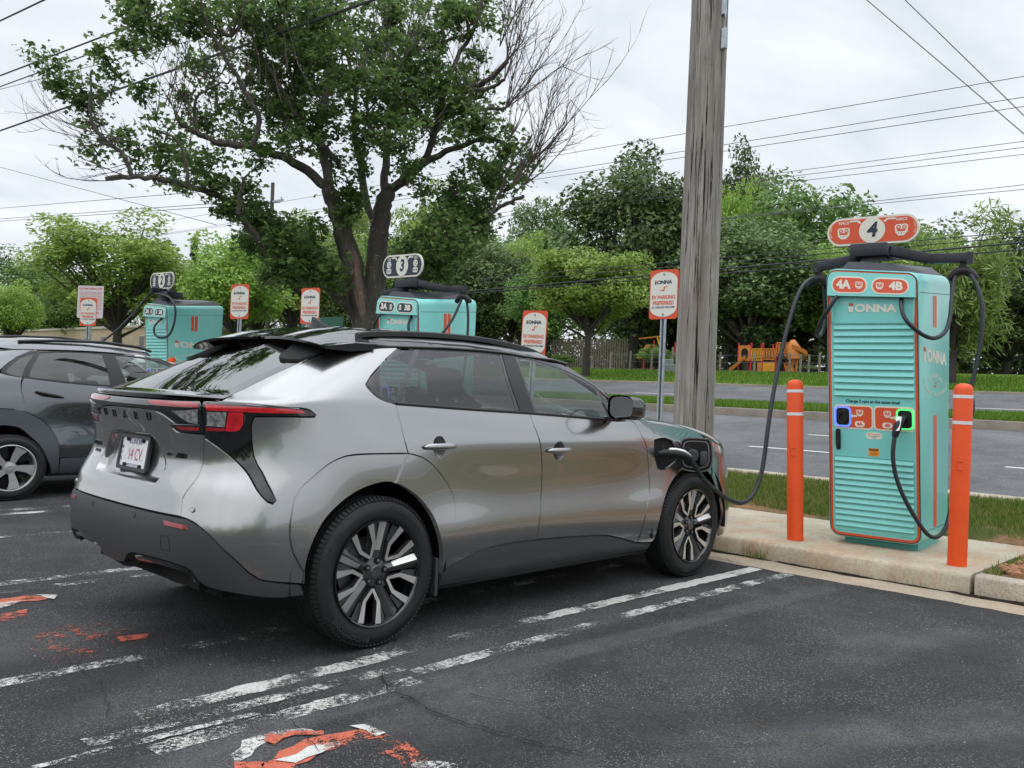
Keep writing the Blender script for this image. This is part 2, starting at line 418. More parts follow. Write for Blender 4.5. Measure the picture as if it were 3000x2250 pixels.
def glass_mat(name, tint, refl=.09):
    m = bpy.data.materials.new(name); m.use_nodes = True; t = m.node_tree; t.nodes.clear()
    o = t.nodes.new('ShaderNodeOutputMaterial'); tr = t.nodes.new('ShaderNodeBsdfTransparent'); tr.inputs[0].default_value = (*tint, 1)
    gl = t.nodes.new('ShaderNodeBsdfGlossy'); gl.inputs['Roughness'].default_value = .0
    lw = t.nodes.new('ShaderNodeLayerWeight'); lw.inputs[0].default_value = .5   # Schlick reflection, the same from inside and outside
    pw = t.nodes.new('ShaderNodeMath'); pw.operation = 'POWER'; t.links.new(lw.outputs['Facing'], pw.inputs[0]); pw.inputs[1].default_value = 4.2
    fr = t.nodes.new('ShaderNodeMath'); fr.operation = 'MULTIPLY_ADD'; t.links.new(pw.outputs[0], fr.inputs[0]); fr.inputs[1].default_value = 1-refl; fr.inputs[2].default_value = refl
    mx = t.nodes.new('ShaderNodeMixShader'); t.links.new(fr.outputs[0], mx.inputs[0]); t.links.new(tr.outputs[0], mx.inputs[1]); t.links.new(gl.outputs[0], mx.inputs[2])
    t.links.new(mx.outputs[0], o.inputs[0]); return m
GL_DARK = glass_mat('privacy_glass', (.16, .175, .175), .10); GL_CLEAR = glass_mat('clear_glass', (.78, .86, .83), .08); GL_REAR = glass_mat('rear_glass', (.03, .032, .032), .34)
LENS = pm('red_lens', (.42, .010, .016), .08, coat=1, emit=(.5, .01, .015), es=.10, var=.35, vscale=26)
LENS_D = pm('dark_red_lens', (.30, .009, .014), .08, coat=1, var=.35, vscale=26); LENS_C = pm('smoked_lens', (.22, .22, .225), .16, coat=1, metal=0, var=.7, vscale=60)
AMBER = pm('amber_lens', (.8, .16, .02), .1, coat=1)
ALU = pm('machined_aluminium', (.72, .71, .69), .30, .8); RIMD = pm('dark_rim_paint', (.085, .087, .09), .30, .6, coat=.5); STEEL = pm('steel', (.35, .35, .36), .35, 1)
SEAT = pm('seat_fabric', (.02, .02, .022), .8); CARD = pm('interior_grey', (.035, .035, .037), .7); BEIGE = pm('headliner', (.18, .18, .17), .9)
MIRR = pm('mirror_glass', (.8, .82, .84), .02, 1)

def build_wheel(mats, parent, name, loc, y_out=-1, R=.372, W_=.235, rr=.262, design='spokes'):
    """wheel centred at loc, outer face towards y_out; parts tyre and rim (> spokes, hub, nuts)"""
    w = empty(name, loc); w.parent = parent
    if y_out > 0: w.rotation_euler = (0, 0, math.pi)
    n = 96; h = W_/2
    prof = [(rr-.012, h-.03), (rr-.004, -h+.012+0), (rr, -h+.006), (rr+.02, -h), (rr+.05, -h-.006), (R-.05, -h-.002), (R-.028, -h+.008), (R-.012, -h+.022), (R-.004, -h+.036)]
    x = -h+.042
    for g in range(4):
        prof += [(R-.002+.002*(g in (1, 2)), x), (R, x+.028), (R-.009, x+.030), (R-.009, x+.036)]; x += .038
    prof += [(R-.002, x), (R-.004, h-.036), (R-.012, h-.022), (R-.028, h-.008), (R-.05, h), (rr+.03, h), (rr, h-.006), (rr-.012, h-.03)]
    mb = MB(); mb.lathe(prof[1:], n, axis='Y', caps=False)
    # shoulder blocks
    for k in range(96):
        a = 2*math.pi*k/96; c, s_ = math.cos(a), math.sin(a)
        M = Matrix.Translation((0, 0, 0)) @ Matrix.Rotation(-a, 4, 'Y') @ Matrix.Translation((R-.010, -h+.026, 0)) @ Matrix.Rotation(R_(-38), 4, 'Z')
        mb.box((0, 0, 0), (.012, .03, .016), M=M)
    ty = mb.build('tyre', TYRE, w, smooth=50)
    return w, h
def rim_main(w, h, rr=.262):
    # barrel with lip
    b = MB(); b.lathe([(rr-.002, -h+.004), (rr+.003, -h-.001), (rr+.001, -h-.005), (rr-.006, -h-.003), (rr-.012, -h+.006), (rr-.018, -h+.03), (rr-.03, h-.04), (rr-.012, h-.012), (rr, h-.004)], 96, axis='Y', caps=False)
    rim = b.build('rim', [GLOSS], w, smooth=40)
    def pt(r, a, y):
        a = R_(a); return Vector((r*math.sin(a), y, r*math.cos(a)))
    yf = -h+.008
    def dish(r): return yf+.030*(1-(r/rr)**1.3)
    # ten machined strips in five chevrons
    for k in range(5):
        a0 = 72*k+190-180*0
        for s in (-1, 1):
            st = MB(); web = MB()
            pts = [(.082, 0), (.150, 17.0*s), (rr-.012, 12.5*s)]
            wd_ = [.0075, .010, .0175]
            L = []; Rr = []
            for i, (r, a) in enumerate(pts):
                p = Vector((r*math.sin(R_(a)), r*math.cos(R_(a))))
                q = []
                prev = Vector((pts[max(i-1, 0)][0]*math.sin(R_(pts[max(i-1, 0)][1])), pts[max(i-1, 0)][0]*math.cos(R_(pts[max(i-1, 0)][1]))))
                nxt = Vector((pts[min(i+1, 2)][0]*math.sin(R_(pts[min(i+1, 2)][1])), pts[min(i+1, 2)][0]*math.cos(R_(pts[min(i+1, 2)][1]))))
                t = (nxt-prev).normalized(); nn = Vector((-t.y, t.x))
                L.append(p+nn*wd_[i]); Rr.append(p-nn*wd_[i])
            def R3(p, y):
                a = R_(a0); return Vector((p.x*math.cos(a)+p.y*math.sin(a), y, -p.x*math.sin(a)+p.y*math.cos(a)))
            V = []; Fz = []
            for i in range(3):
                r = pts[i][0]; y = dish(r)-.006
                V += [R3(L[i], y), R3(Rr[i], y), R3(L[i], y+.03), R3(Rr[i], y+.03)]
            st_m = []
            for i in range(2):
                o = 4*i
                st.add([V[o], V[o+1], V[o+5], V[o+4]], [(0, 1, 2, 3)])
                st.add([V[o], V[o+4], V[o+6], V[o+2], V[o+1], V[o+5], V[o+7], V[o+3]], [(0, 1, 2, 3), (7, 6, 5, 4)], 1)
            st.add([V[8], V[9], V[11], V[10]], [(0, 1, 2, 3)], 1); st.build('machined_strip', [ALU, RIMD], rim)
            # web between the strip and the neighbouring main spoke
            am = 36*s
            Pw = [pts[1][0]*Vector((math.sin(R_(17*s)), math.cos(R_(17*s)))), (rr-.014)*Vector((math.sin(R_(13.5*s)), math.cos(R_(13.5*s)))),
                  (rr-.014)*Vector((math.sin(R_(25*s)), math.cos(R_(25*s)))), .17*Vector((math.sin(R_(25*s)), math.cos(R_(25*s))))]
            web.add([R3(p, dish(p.length)+.010) for p in Pw], [(0, 1, 2, 3)]); web.build('spoke_web', RIMD, rim)
        # main spoke between the chevrons: two facets and a ridge
        a1 = a0+36; dk = MB()
        def Q(r, a, y):
            a = R_(a1+a); return Vector((r*math.sin(a), y, r*math.cos(a)))
        secs = [(.045, 26, .0), (.11, 13, .0), (.18, 10.0, .0), (rr-.012, 8.5, .0)]
        V = []
        for r, da, _ in secs:
            y = dish(r)
            V += [Q(r, -da, y+.012), Q(r, -1.5, y-.004), Q(r, 1.5, y-.004), Q(r, da, y+.012), Q(r, -da, y+.04), Q(r, da, y+.04)]
        for i in range(3):
            o = 6*i; n_ = o+6
            dk.add([V[o], V[o+1], V[n_+1], V[n_], V[o+2], V[n_+2], V[o+3], V[n_+3], V[o+4], V[n_+4], V[o+5], V[n_+5]],
                   [(0, 1, 2, 3), (1, 4, 5, 2), (4, 6, 7, 5), (0, 3, 9, 8), (6, 10, 11, 7)])
        dk.add([V[6]+Vector((0, -.002, 0)), V[7]+Vector((0, -.002, 0)), V[19]+Vector((0, -.002, 0)), V[18]+Vector((0, -.002, 0))], [(0, 1, 2, 3)] if k in (2, 3, 1) else [], 1)
        dk.build('spoke', [RIMD, ALU], rim)
    hb = MB(); hb.lathe([(.0, yf+.012), (.030, yf+.012), (.034, yf+.016), (.034, yf+.02), (.07, yf+.03), (.078, yf+.045), (.078, yf+.08)], 40, axis='Y'); hb.build('hub', RIMD, rim, smooth=35)
    # star-cluster badge on the centre cap
    bd = MB(); 
    N_ = 28
    for rad, w_ in ((.022, .0022),):
        o_ = [(rad*math.cos(2*math.pi*i/N_), yf+.010, rad*.62*math.sin(2*math.pi*i/N_)) for i in range(N_)]; i_ = [((rad-w_)*math.cos(2*math.pi*i/N_), yf+.010, (rad-w_)*.6*math.sin(2*math.pi*i/N_)) for i in range(N_)]
        bd.add(o_+i_, [(i, (i+1) % N_, N_+(i+1) % N_, N_+i) for i in range(N_)])
    for sx, sz, q in ((-.008, .002, .010), (.005, .005, .004), (.011, .001, .004), (.003, -.004, .004), (.010, -.005, .004)):
        bd.add([(sx-q, yf+.010, sz), (sx, yf+.010, sz-q*.25), (sx+q, yf+.010, sz), (sx, yf+.010, sz+q*.25)], [(0, 1, 2, 3)])
        bd.add([(sx, yf+.0099, sz-q*.8), (sx+q*.2, yf+.0099, sz), (sx, yf+.0099, sz+q*.8), (sx-q*.2, yf+.0099, sz)], [(0, 1, 2, 3)])
    bd.build('centre_cap_badge', STEEL, rim)
    for k in range(5):
        a = R_(72*k+190+180); c = Vector((.057*math.sin(a), 0, .057*math.cos(a)))
        nb = MB(); nb.lathe([(.016, yf+.016), (.016, yf+.03)], 14, axis='Y', M=Matrix.Translation(c)); nb.lathe([(0, yf+.012), (.008, yf+.013), (.0095, yf+.018), (.0095, yf+.03)], 6, axis='Y', M=Matrix.Translation(c), m=1)
        nb.build('wheel_nut', [SHELL, STEEL], rim, smooth=30)
    br = MB(); br.lathe([(.06, .0), (.165, .0), (.165, .012), (.06, .012)], 48, axis='Y'); br.build('brake_disc', STEEL, w, smooth=30)
    cp = MB(); cp.box((-.135, -.01, .05), (.06, .07, .12), bev=.01); cp.build('brake_caliper', STEEL, w, smooth=30)
    bk_ = MB(); bk_.lathe([(0, .05), (rr-.01, .05)], 40, axis='Y'); bk_.build('brake_shield', SHELL, w)

def mirror_part(name, o, mat, parent):
    me = o.data; V = [(v.co.x, -v.co.y, v.co.z) for v in me.vertices]; Fz = [tuple(p.vertices)[::-1] for p in me.polygons]
    return mesh_obj(name, V, Fz, mat, parent, autosmooth=40)
def seats(parent, s=1.0):
    for x, ys in ((1.18, (-.40, .40)), (.30, (-.42, .0, .42))):
        for y in ys:
            f = x > 1; wd_ = .50 if f else (.44 if y else .36)
            m = MB(); m.box((x+.18, y, .56), (.52, wd_, .16), bev=.05)
            M = Matrix.Translation((x-.12, y, .60)) @ Matrix.Rotation(R_(-16), 4, 'Y')
            m.box((0, 0, 0), (.13, wd_, .64), bev=.05, M=M @ Matrix.Translation((0, 0, .31)))
            m.box((0, 0, 0), (.10, .27, .19), bev=.045, M=M @ Matrix.Translation((.0, 0, .75)))
            m.box((0, 0, 0), (.02, .10, .12), M=M @ Matrix.Translation((.0, 0, .63)))
            m.build('seat', SEAT, parent, smooth=50)
    m = MB(); m.box((2.05, 0, .90), (.42, 1.42, .22), bev=.05); m.box((1.86, .38, 1.04), (.05, .32, .11), bev=.02); m.build('dashboard', CARD, parent, smooth=50)
    sw = MB(); M = Matrix.Translation((1.70, .38, .97)) @ Matrix.Rotation(R_(-68), 4, 'Y')
    sw.tube([M @ Vector((.185*math.cos(a*math.pi/16), .185*math.sin(a*math.pi/16), 0)) for a in range(33)], .014, 8, caps=False)
    sw.box((0, 0, 0), (.12, .16, .03), M=M, bev=.01); sw.tube([M @ Vector((0, -.18, 0)), M @ Vector((0, .18, 0))], .014, 6); sw.tube([M @ Vector((0, 0, 0)), M @ Vector((.0, 0, -.25))], .03, 8)
    sw.build('steering_wheel', SEAT, parent, smooth=50)
def uv_at(X, Z, u0=15.5, v0=8.0):
    u, v = u0, v0
    for _ in range(25):
        p = S(np.array([u]), np.array([v]))[0]; e = 1e-3
        a = S(np.array([u+e]), np.array([v]))[0]; b = S(np.array([u]), np.array([v+e]))[0]
        J = np.array([[(a[0]-p[0])/e, (b[0]-p[0])/e], [(a[2]-p[2])/e, (b[2]-p[2])/e]])
        d = np.linalg.solve(J, np.array([X-p[0], Z-p[2]])); d = np.clip(d, -.8, .8); u += d[0]; v += d[1]
        v = min(max(v, 0), NRR-1.01)
    return (u, v)
seamT = [(2.41, 14.08), (2.46, 12.78), (2.42, 11.52), (2.43, 11.25), (2.37, 10.34), (2.34, 9.41), (2.31, 8.78), (2.26, 8.31), (2.16, 7.82), (2.1, 7.43), (2.13, 7.0), (2.16, 6.44)]
bumptop = [(2.17, 6.42), (2.47, 6.31), (2.77, 6.06), (3.16, 5.51), (3.48, 4.82), (3.86, 3.99), (4.15, 3.26), (4.33, 2.92), (4.6, 2.72), (5.27, 2.35)]
lamptop = [(2.96, 14.29), (3.72, 14.06), (4.61, 13.66), (5.19, 13.57), (5.43, 13.38), (5.57, 13.04)]
lampbot = [(5.55, 12.95), (5.26, 12.92), (4.12, 12.92), (3.92, 12.82), (3.83, 12.37), (3.79, 11.29), (3.8, 10.08), (3.89, 9.52), (4.17, 8.71), (4.49, 7.95), (4.64, 7.48)]
trimlow = [(4.57, 7.33), (4.43, 7.45), (4.11, 8.06), (3.63, 9.09), (3.16, 10.03), (2.67, 10.88)]
flareo = [(5.36, 3.1), (5.24, 3.74), (5.14, 4.39), (5.08, 5.17), (5.04, 6.59), (5.06, 7.62), (5.21, 8.27), (5.66, 9.25), (6.14, 9.9), (6.58, 10.15), (7.44, 10.15), (7.84, 10.11)]
flareo2 = [(7.87, 10.11), (8.16, 9.84), (8.45, 9.23), (8.75, 8.2), (8.94, 7.25), (9.01, 6.22), (8.96, 4.75), (8.86, 3.23), (8.77, 1.9)]
arch = [(5.33, 2.35), (5.42, 3.68), (5.59, 5.14), (5.83, 6.35), (6.23, 7.27), (6.7, 7.91), (7.21, 8.22), (7.50, 8.15)]
arch2 = [(7.54, 8.12), (7.82, 7.72), (8.17, 6.95), (8.45, 5.81), (8.6, 4.4), (8.70, 3.06), (8.76, 1.6)]
doorR = [(7.68, 14.10), (7.75, 12.31), (7.81, 10.96), (7.86, 10.11)]
doorM = [(10.81, 14.02), (10.87, 12.64), (10.96, 10.91), (11.07, 7.87), (11.03, 5.28), (10.96, 3.02)]
sillR = [(8.79, 1.6), (8.95, 1.96), (9.27, 2.45), (9.76, 2.87), (10.35, 3.03), (10.96, 2.99)]
sillF = [(10.96, 3.02), (12.12, 2.77), (12.89, 2.56), (13.38, 2.17), (14.09, 1.53)]
doorF = [(13.80, 14.22), (13.95, 13.63), (14.08, 11.41), (14.27, 9.54), (14.38, 6.57), (14.21, 3.96), (14.09, 1.53)]
beltR = [(7.68, 14.16), (9.2, 14.08), (10.82, 14.10)]; beltF = [(10.82, 14.10), (11.91, 14.03), (13.17, 13.86), (13.80, 14.10)]
qg = [(6.66, 16.23), (6.54, 16.67), (6.58, 17.91), (6.85, 18.85), (7.60, 18.85), (7.66, 14.44), (7.5, 14.68), (7.06, 15.44), (6.79, 15.86)]
rg = [(7.83, 18.80), (9.44, 18.85), (10.80, 18.88), (10.59, 17.13), (10.52, 14.42), (9.2, 14.32), (7.81, 14.33), (7.75, 16.61)]
fg = [(11.47, 18.90), (11.95, 18.85), (12.55, 18.66), (13.19, 18.20), (13.52, 17.66), (13.75, 17.19), (13.32, 16.08), (13.09, 14.12), (11.92, 14.19), (11.04, 14.3), (11.11, 16.54)]
mg = [(13.90, 16.95), (14.02, 16.5), (13.75, 15.3), (13.30, 14.42), (13.22, 14.3), (13.42, 16.0)]
port = [(14.53, 10.9), (14.95, 11.38), (15.28, 11.22), (15.49, 9.8), (15.42, 9.04), (14.94, 7.9), (14.68, 8.01), (14.54, 9.21)]
tgup = [(.33, 13.14), (.74, 13.1), (1.05, 12.95), (1.3, 12.62), (1.57, 12.13), (1.42, 12.04), (1.43, 11.84), (1.57, 11.55), (2.41, 11.52)]
rv = lambda L: list(L)[::-1]
def cat_geo(V, Fc, th, fn): pass
hcup = lambda u, v: [(u+.046/KU*math.cos(2*math.pi*i/22), v+.056/KV*math.sin(2*math.pi*i/22)) for i in range(22)]
car = empty('parked_car', (0, 0, 0), 0, 'grey metallic crossover with black roof charging beside cabinet 4', 'car')
# shell, interior
def build_shell(car):
    mb = MB()
    us = np.linspace(-21.99, 21.99, 260); vs_ = np.linspace(.6, 13.9, 40)
    UU_, VV_ = np.meshgrid(us, vs_, indexing='ij'); P = SD(UU_.ravel(), VV_.ravel(), -.022).reshape(260, 40, 3)
    V = P.reshape(-1, 3); fs = []
    for i in range(259):
        for j in range(39):
            c = P[i:i+2, j:j+2].reshape(-1, 3).mean(0)
            if min(math.hypot(c[0]+.02, c[2]-.372), math.hypot(c[0]-2.84, c[2]-.372)) < .475 and abs(c[1]) > .5: continue
            uu_ = abs(us[i]); lim = 3.6 if uu_ < 2.7 else (2.3 if uu_ < 5.5 else 0)
            if vs_[j] < lim: continue
            a = i*40+j; fs.append((a, a+1, a+41, a+40))
    mb.add(V, fs)
    for cx in (-.02, 2.84):
        for s in (-1, 1):
            arc = [(cx+.478*math.cos(R_(t)), .372+.478*math.sin(R_(t))) for t in range(-6, 190, 6)]
            n = len(arc); vv = [(x, s*.905, z) for x, z in arc]+[(x, s*.56, z) for x, z in arc]
            mb.add(vv, [(i, i+1, n+i+1, n+i) for i in range(n-1)]+[tuple(range(n, 2*n))])
    mb.box((1.4, 0, .24), (2.0, 1.66, .05)); mb.box((1.42, 0, .3), (4.1, 1.08, .06)); mb.box((3.3, 0, .25), (.5, 1.2, .05)); mb.box((-.55, 0, .36), (.4, 1.1, .08))
    mb.box((0, 0, .372), (.12, 1.5, .12)); mb.box((2.85, 0, .372), (.12, 1.5, .12))
    o = mb.build('underbody', SHELL, car)
    # door cards and cabin floor
    m = MB(); m.box((1.2, 0, .34), (2.3, 1.5, .04)); m.box((-.35, 0, .80), (.8, 1.3, .05)); m.build('cabin_floor', CARD, car)
build_shell(car)
seats(car)
# --- body panels
panel('tailgate', [(0, 13.12)]+tgup+seamT[2:]+[(0, 6.44)], PAINT, car, sym=True, grid=.02)
panel('tailgate_trim', [(0, 14.45), (2.2, 14.30), (2.38, 14.1), (2.43, 12.78)]+rv(tgup)+[(0, 13.14)], GLOSS, car, sym=True, off=-.001)
panel('rear_bumper', [(0, 6.42)]+bumptop+[(5.31, 1.7), (4.6, 1.75), (3.67, 2.15), (2.9, 2.5), (2.68, 3.01), (2.46, 3.44), (1.62, 3.62), (.68, 3.5), (.5, 3.2), (.38, 2.75), (0, 2.6)], CLAD, car, sym=True, off=.004, th=.03)
# lower lip of the bumper
panel('bumper_lip', [(0, 2.5), (.34, 2.65), (.48, 3.1), (.72, 3.38), (1.62, 3.48), (2.40, 3.28), (2.64, 2.9), (2.75, 2.6), (2.5, 2.5), (2.3, 2.75), (1.6, 2.95), (.8, 2.85), (.5, 2.3), (0, 2.0)], SHELL, car, sym=True, off=-.03, th=.02)
panel('bumper_trim', [(.66, 3.30), (1.62, 3.40), (2.36, 3.2), (2.55, 2.85), (2.62, 2.55), (2.5, 2.5), (2.3, 2.95), (1.6, 3.12), (.72, 3.02)], GLOSS, car, mirror=1, off=-.012, th=.02)
quarter = [(2.98, 14.24), (2.86, 14.94), (2.82, 16.28), (3.02, 17.54), (3.26, 18.31), (3.8, 18.75), (5.0, 18.93), (6.7, 18.97), (6.44, 18), (6.40, 16.7), (6.47, 16.1), (6.7, 15.72), (7.0, 15.22), (7.40, 14.52), (7.68, 14.18)] \
    + doorR[1:]+rv(flareo[:-1])+[(5.30, 2.4)]+rv(bumptop[:-1])[:]+rv(seamT[3:-1])+rv(trimlow)+rv(lampbot)+rv(lamptop)[:-1]
panel('quarter_panel', quarter, PAINT, car, mirror=1, grid=.024)
panel('lamp_surround', [(2.46, 14.12)]+lamptop+lampbot+trimlow+[(2.44, 11.28), (2.48, 12.78)], GLOSS, car, mirror=1, off=-.001)
panel('arch_cladding', rv(flareo)+rv(rv(arch))+[], PAINT, car, mirror=1, off=.007, th=.03)
panel('rear_door', beltR+doorM[1:-1]+rv(sillR)+rv(flareo2)[1:]+rv(doorR)[1:-1], PAINT, car, mirror=1, holes=[hcup(8.63, 10.6)])
panel('arch_cladding', flareo2+rv(arch2), PAINT, car, mirror=1, off=.007, th=.03)
panel('front_door', beltF+doorF[1:]+rv(sillF)[1:]+rv(doorM)[1:-1], PAINT, car, mirror=1, holes=[hcup(11.47, 9.95)])
sillbot = [(14.2, .75), (11.64, .75), (10.18, .7), (8.82, .75)]
panel('side_sill', sillR+sillF[1:]+[(14.62, 1.3), (14.6, .8)]+sillbot, pm('sill_plastic', (.06, .061, .064), .36), car, mirror=1, off=.012, th=.05)
AF = lambda t, r=.43: uv_at(2.845+r*math.cos(R_(t)), .372+r*math.sin(R_(t)))
fend = [(13.86, 14.40), (14.5, 14.55), (15.2, 14.35), (16.0, 13.75), (16.7, 13.25), (16.85, 12.5), (16.8, 11.3), (16.9, 10.3)]+[AF(t) for t in range(56, 186, 8)]+[AF(188), (14.66, 1.35), (14.12, 1.53)]+rv(doorF)[1:]
fnew = panel('front_fender', fend, PAINT, car, mirror=0, holes=[port])
# left-hand fender: plain, closed
tmp = panel('front_fender', fend, PAINT, car); lf = tmp[0]; mirror_part('front_fender', lf, PAINT, car); bpy.data.objects.remove(lf)
panel('front_bumper', [(16.95, 13.1), (17.6, 12.75), (18.6, 12.6), (21.99, 12.5), (21.99, 1.2), (19, .9), (17.9, .8)]+[AF(t) for t in range(-12, 56, 8)]+[(17.0, 10.3), (16.9, 11.3), (16.95, 12.4)], PAINT, car, mirror=1)
panel('hood', [(13.95, 14.55), (14.6, 14.68), (15.3, 14.45), (16.1, 13.85), (16.8, 13.35), (17.6, 12.95), (18.6, 12.75), (21.99, 12.65), (21.99, 15.9), (16, 15.9), (14.9, 15.6)], PAINT, car, mirror=1)
panel('headlamp', [(16.70, 12.75), (17.3, 12.72), (18.3, 12.3), (18.2, 11.4), (17.5, 11.2), (16.95, 11.55)], LENS_C, car, mirror=1, off=.004)
panel('indicator_lens', [(16.80, 12.55), (17.2, 12.5), (17.2, 11.95), (17.0, 11.9)], AMBER, car, mirror=1, off=.007)
panel('windshield', [(14.95, 16.05), (21.99, 16.0), (21.99, 18.95), (14.65, 18.9)], GL_CLEAR, car, mirror=1, th=.006)
panel('rear_window', [(0, 15.0), (1.5, 15.0), (2.82, 15.0), (2.78, 16.3), (2.98, 17.54), (3.22, 18.3), (2.6, 18.75), (0, 18.85)], GL_REAR, car, sym=True, off=.001)
frame = [(6.5, 16.1), (6.44, 16.7), (6.5, 18.0), (6.75, 18.97), (14.75, 18.97), (14.95, 16.1), (14.4, 15.0), (13.85, 14.4), (13.80, 14.16), (13.17, 13.90), (11.91, 14.06), (10.82, 14.14), (9.2, 14.12), (7.66, 14.24), (7.42, 14.56), (7.02, 15.26), (6.73, 15.77)]
panel('window_frame', frame, GLOSS, car, mirror=1, off=-.004, holes=[qg, rg, fg, mg], th=.02)
for nm, p, mt in (('side_window', qg, GL_DARK), ('side_window', rg, GL_DARK), ('side_window', fg, GL_CLEAR), ('side_window', mg, GL_CLEAR)):
    panel(nm, p, mt, car, mirror=1, off=-.008, gap=.001, th=.004, lab='clear side window' if mt is GL_CLEAR else 'dark privacy side window')
panel('window_border', [(2.36, 15.02), (2.80, 15.02), (2.76, 16.3), (2.96, 17.54), (3.2, 18.3), (2.85, 18.4), (2.55, 17.6), (2.36, 16.3)], GLOSS, car, mirror=1, off=.004, gap=0, th=.006)
# satin black pillars over the gloss frame
PIL = pm('satin_black', (.02, .021, .022), .3)
panel('door_pillar', [(10.87, 18.9), (11.40, 18.93), (11.05, 16.5), (10.98, 14.25), (10.58, 14.2), (10.64, 17.1)], PIL, car, mirror=1, off=0)
# lamp lenses
for nm, p, mt, o in (('tail_lamp_lens', [(2.59, 13.78), (3.89, 13.61), (4.83, 13.5), (5.19, 13.35), (5.26, 13.19), (4.39, 13.18), (3.3, 13.26), (2.66, 13.31)], LENS, .005),
                     ('tail_lamp_lens', [(3.27, 13.2), (3.66, 13.18), (3.61, 12.36), (3.49, 11.95), (3.25, 11.82), (3.11, 11.86)], LENS, .007),
                     ('tail_lamp_lens', [(2.56, 12.06), (3.10, 12.04), (3.08, 11.84), (2.54, 11.81)], LENS_D, .006),
                     ('reversing_lamp', [(2.66, 13.2), (3.22, 13.18), (3.10, 12.13), (2.59, 12.2)], LENS_C, .006),
                     ('tail_lamp_lens', [(.74, 13.96), (2.34, 13.93), (2.38, 13.48), (.93, 13.55)], LENS_D, .002),
                     ('tail_lamp_lens', [(1.57, 11.98), (2.31, 12.02), (2.29, 11.79), (1.72, 11.75)], LENS_D, .002),
                     ('reversing_lamp', [(1.52, 13.12), (2.36, 13.34), (2.28, 12.27), (1.95, 12.42)], LENS_C, .002),
                     ('reflector', [(1.72, 6.10), (2.44, 6.0), (2.50, 5.78), (1.79, 5.84)], LENS_D, .009)):
    panel(nm, p, mt, car, mirror=1, off=o, gap=0, th=.006, ang=30)
# light line along the bottom of the lamp
for pts in ([(1.5, 12.12), (2.36, 12.2)], [(2.56, 12.18), (3.15, 12.16), (3.26, 12.9)], [(2.56, 13.95), (3.9, 13.75), (5.1, 13.52)]):
    for s in (1, -1):
        mb = MB(); mb.tube([spt(a*s, b, .004) for a, b in pts], .0022, 5); mb.build('chrome_line', STEEL, car)
# ducktail
mb = MB(); V = []; K = 41
for i in range(K):
    u = -2.86+5.72*i/(K-1); e = 1-abs(u/2.86)**6
    a = spt(u, 15.15, .002); d = spt(u, 14.2, .002); b = spt(u, 14.65)
    V += [a, b+Vector((-.006-.034*e, 0, .012*e)), b+Vector((-.010-.036*e, 0, .004*e)), b+Vector((-.004-.024*e, 0, -.010*e)), d]
mb.add(V, [(i*5+j, i*5+j+1, i*5+j+6, i*5+j+5) for i in range(K-1) for j in range(4)]); mb.build('lip_spoiler', GLOSS, car, smooth=40)
# roof
EX = sorted([(EDGE[k][0], EDGE[k][1], EDGE[k][2]) for k in range(6, 23)]+[(-.07, .40, 1.535), (-.05, .50, 1.52), (.0, .58, 1.507), (.08, .625, 1.500)])
ex_, eh_, ez_ = [np.array(q) for q in zip(*EX)]
def roofz(X, t):
    ze = np.interp(X, ex_, ez_); zc = np.interp(X, [-.07, .07, .36, .8, 1.2, 1.45, 1.63], [1.570, 1.604, 1.618, 1.622, 1.604, 1.572, 1.534])
    return ze+(zc-ze)*(1-abs(t)**7.0)
mb = MB(); NX, NT = 60, 40; V = []
for i in range(NX):
    X = -.06+1.685*i/(NX-1); h = float(np.interp(X, ex_, eh_))-.004
    for j in range(NT+1):
        t = -1+2*j/NT; t = math.copysign(abs(t)**.72, t); V.append((X, t*h, roofz(X, t)-.002))
mb.add(V, [(i*(NT+1)+j, (i+1)*(NT+1)+j, (i+1)*(NT+1)+j+1, i*(NT+1)+j+1) for i in range(NX-1) for j in range(NT)])
roof = mb.build('roof', GLOSS, car, smooth=60)
# roof edge moulding that closes the joint above the windows
for s in (-1, 1):
    mb = MB(); mb.tube([(-.02, s*.59, 1.500), (.05, s*.622, 1.500), (.12, s*.646, 1.503)]+[(EDGE[k][0], s*(EDGE[k][1]+.001), EDGE[k][2]-.001) for k in range(6, 15)], [.016, .018, .014]+[.009]*9, 8); mb.build('roof_moulding', GLOSS, car, smooth=50)
    P = catmull([(.06, s*.575, 1.566), (.16, s*.580, 1.583), (.457, s*.585, 1.602), (.8, s*.588, 1.608), (1.06, s*.586, 1.600), (1.35, s*.577, 1.574), (1.50, s*.566, 1.545), (1.585, s*.555, 1.520)], 6)
    mb = MB(); n = len(P); V = []
    for i, p in enumerate(P):
        for a, b in ((-.016, -.030), (-.016, -.006), (-.010, .0), (.008, .0), (.014, -.005), (.015, -.030)): V.append(p+Vector((0, a*s*-1, b)))
    mb.add(V, [(i*6+j, i*6+j+1, i*6+j+7, i*6+j+6) for i in range(n-1) for j in range(5)]+[(0, 1, 2, 3, 4, 5), tuple((n-1)*6+j for j in range(6))])
    mb.build('roof_rail', PIL, car, smooth=40)
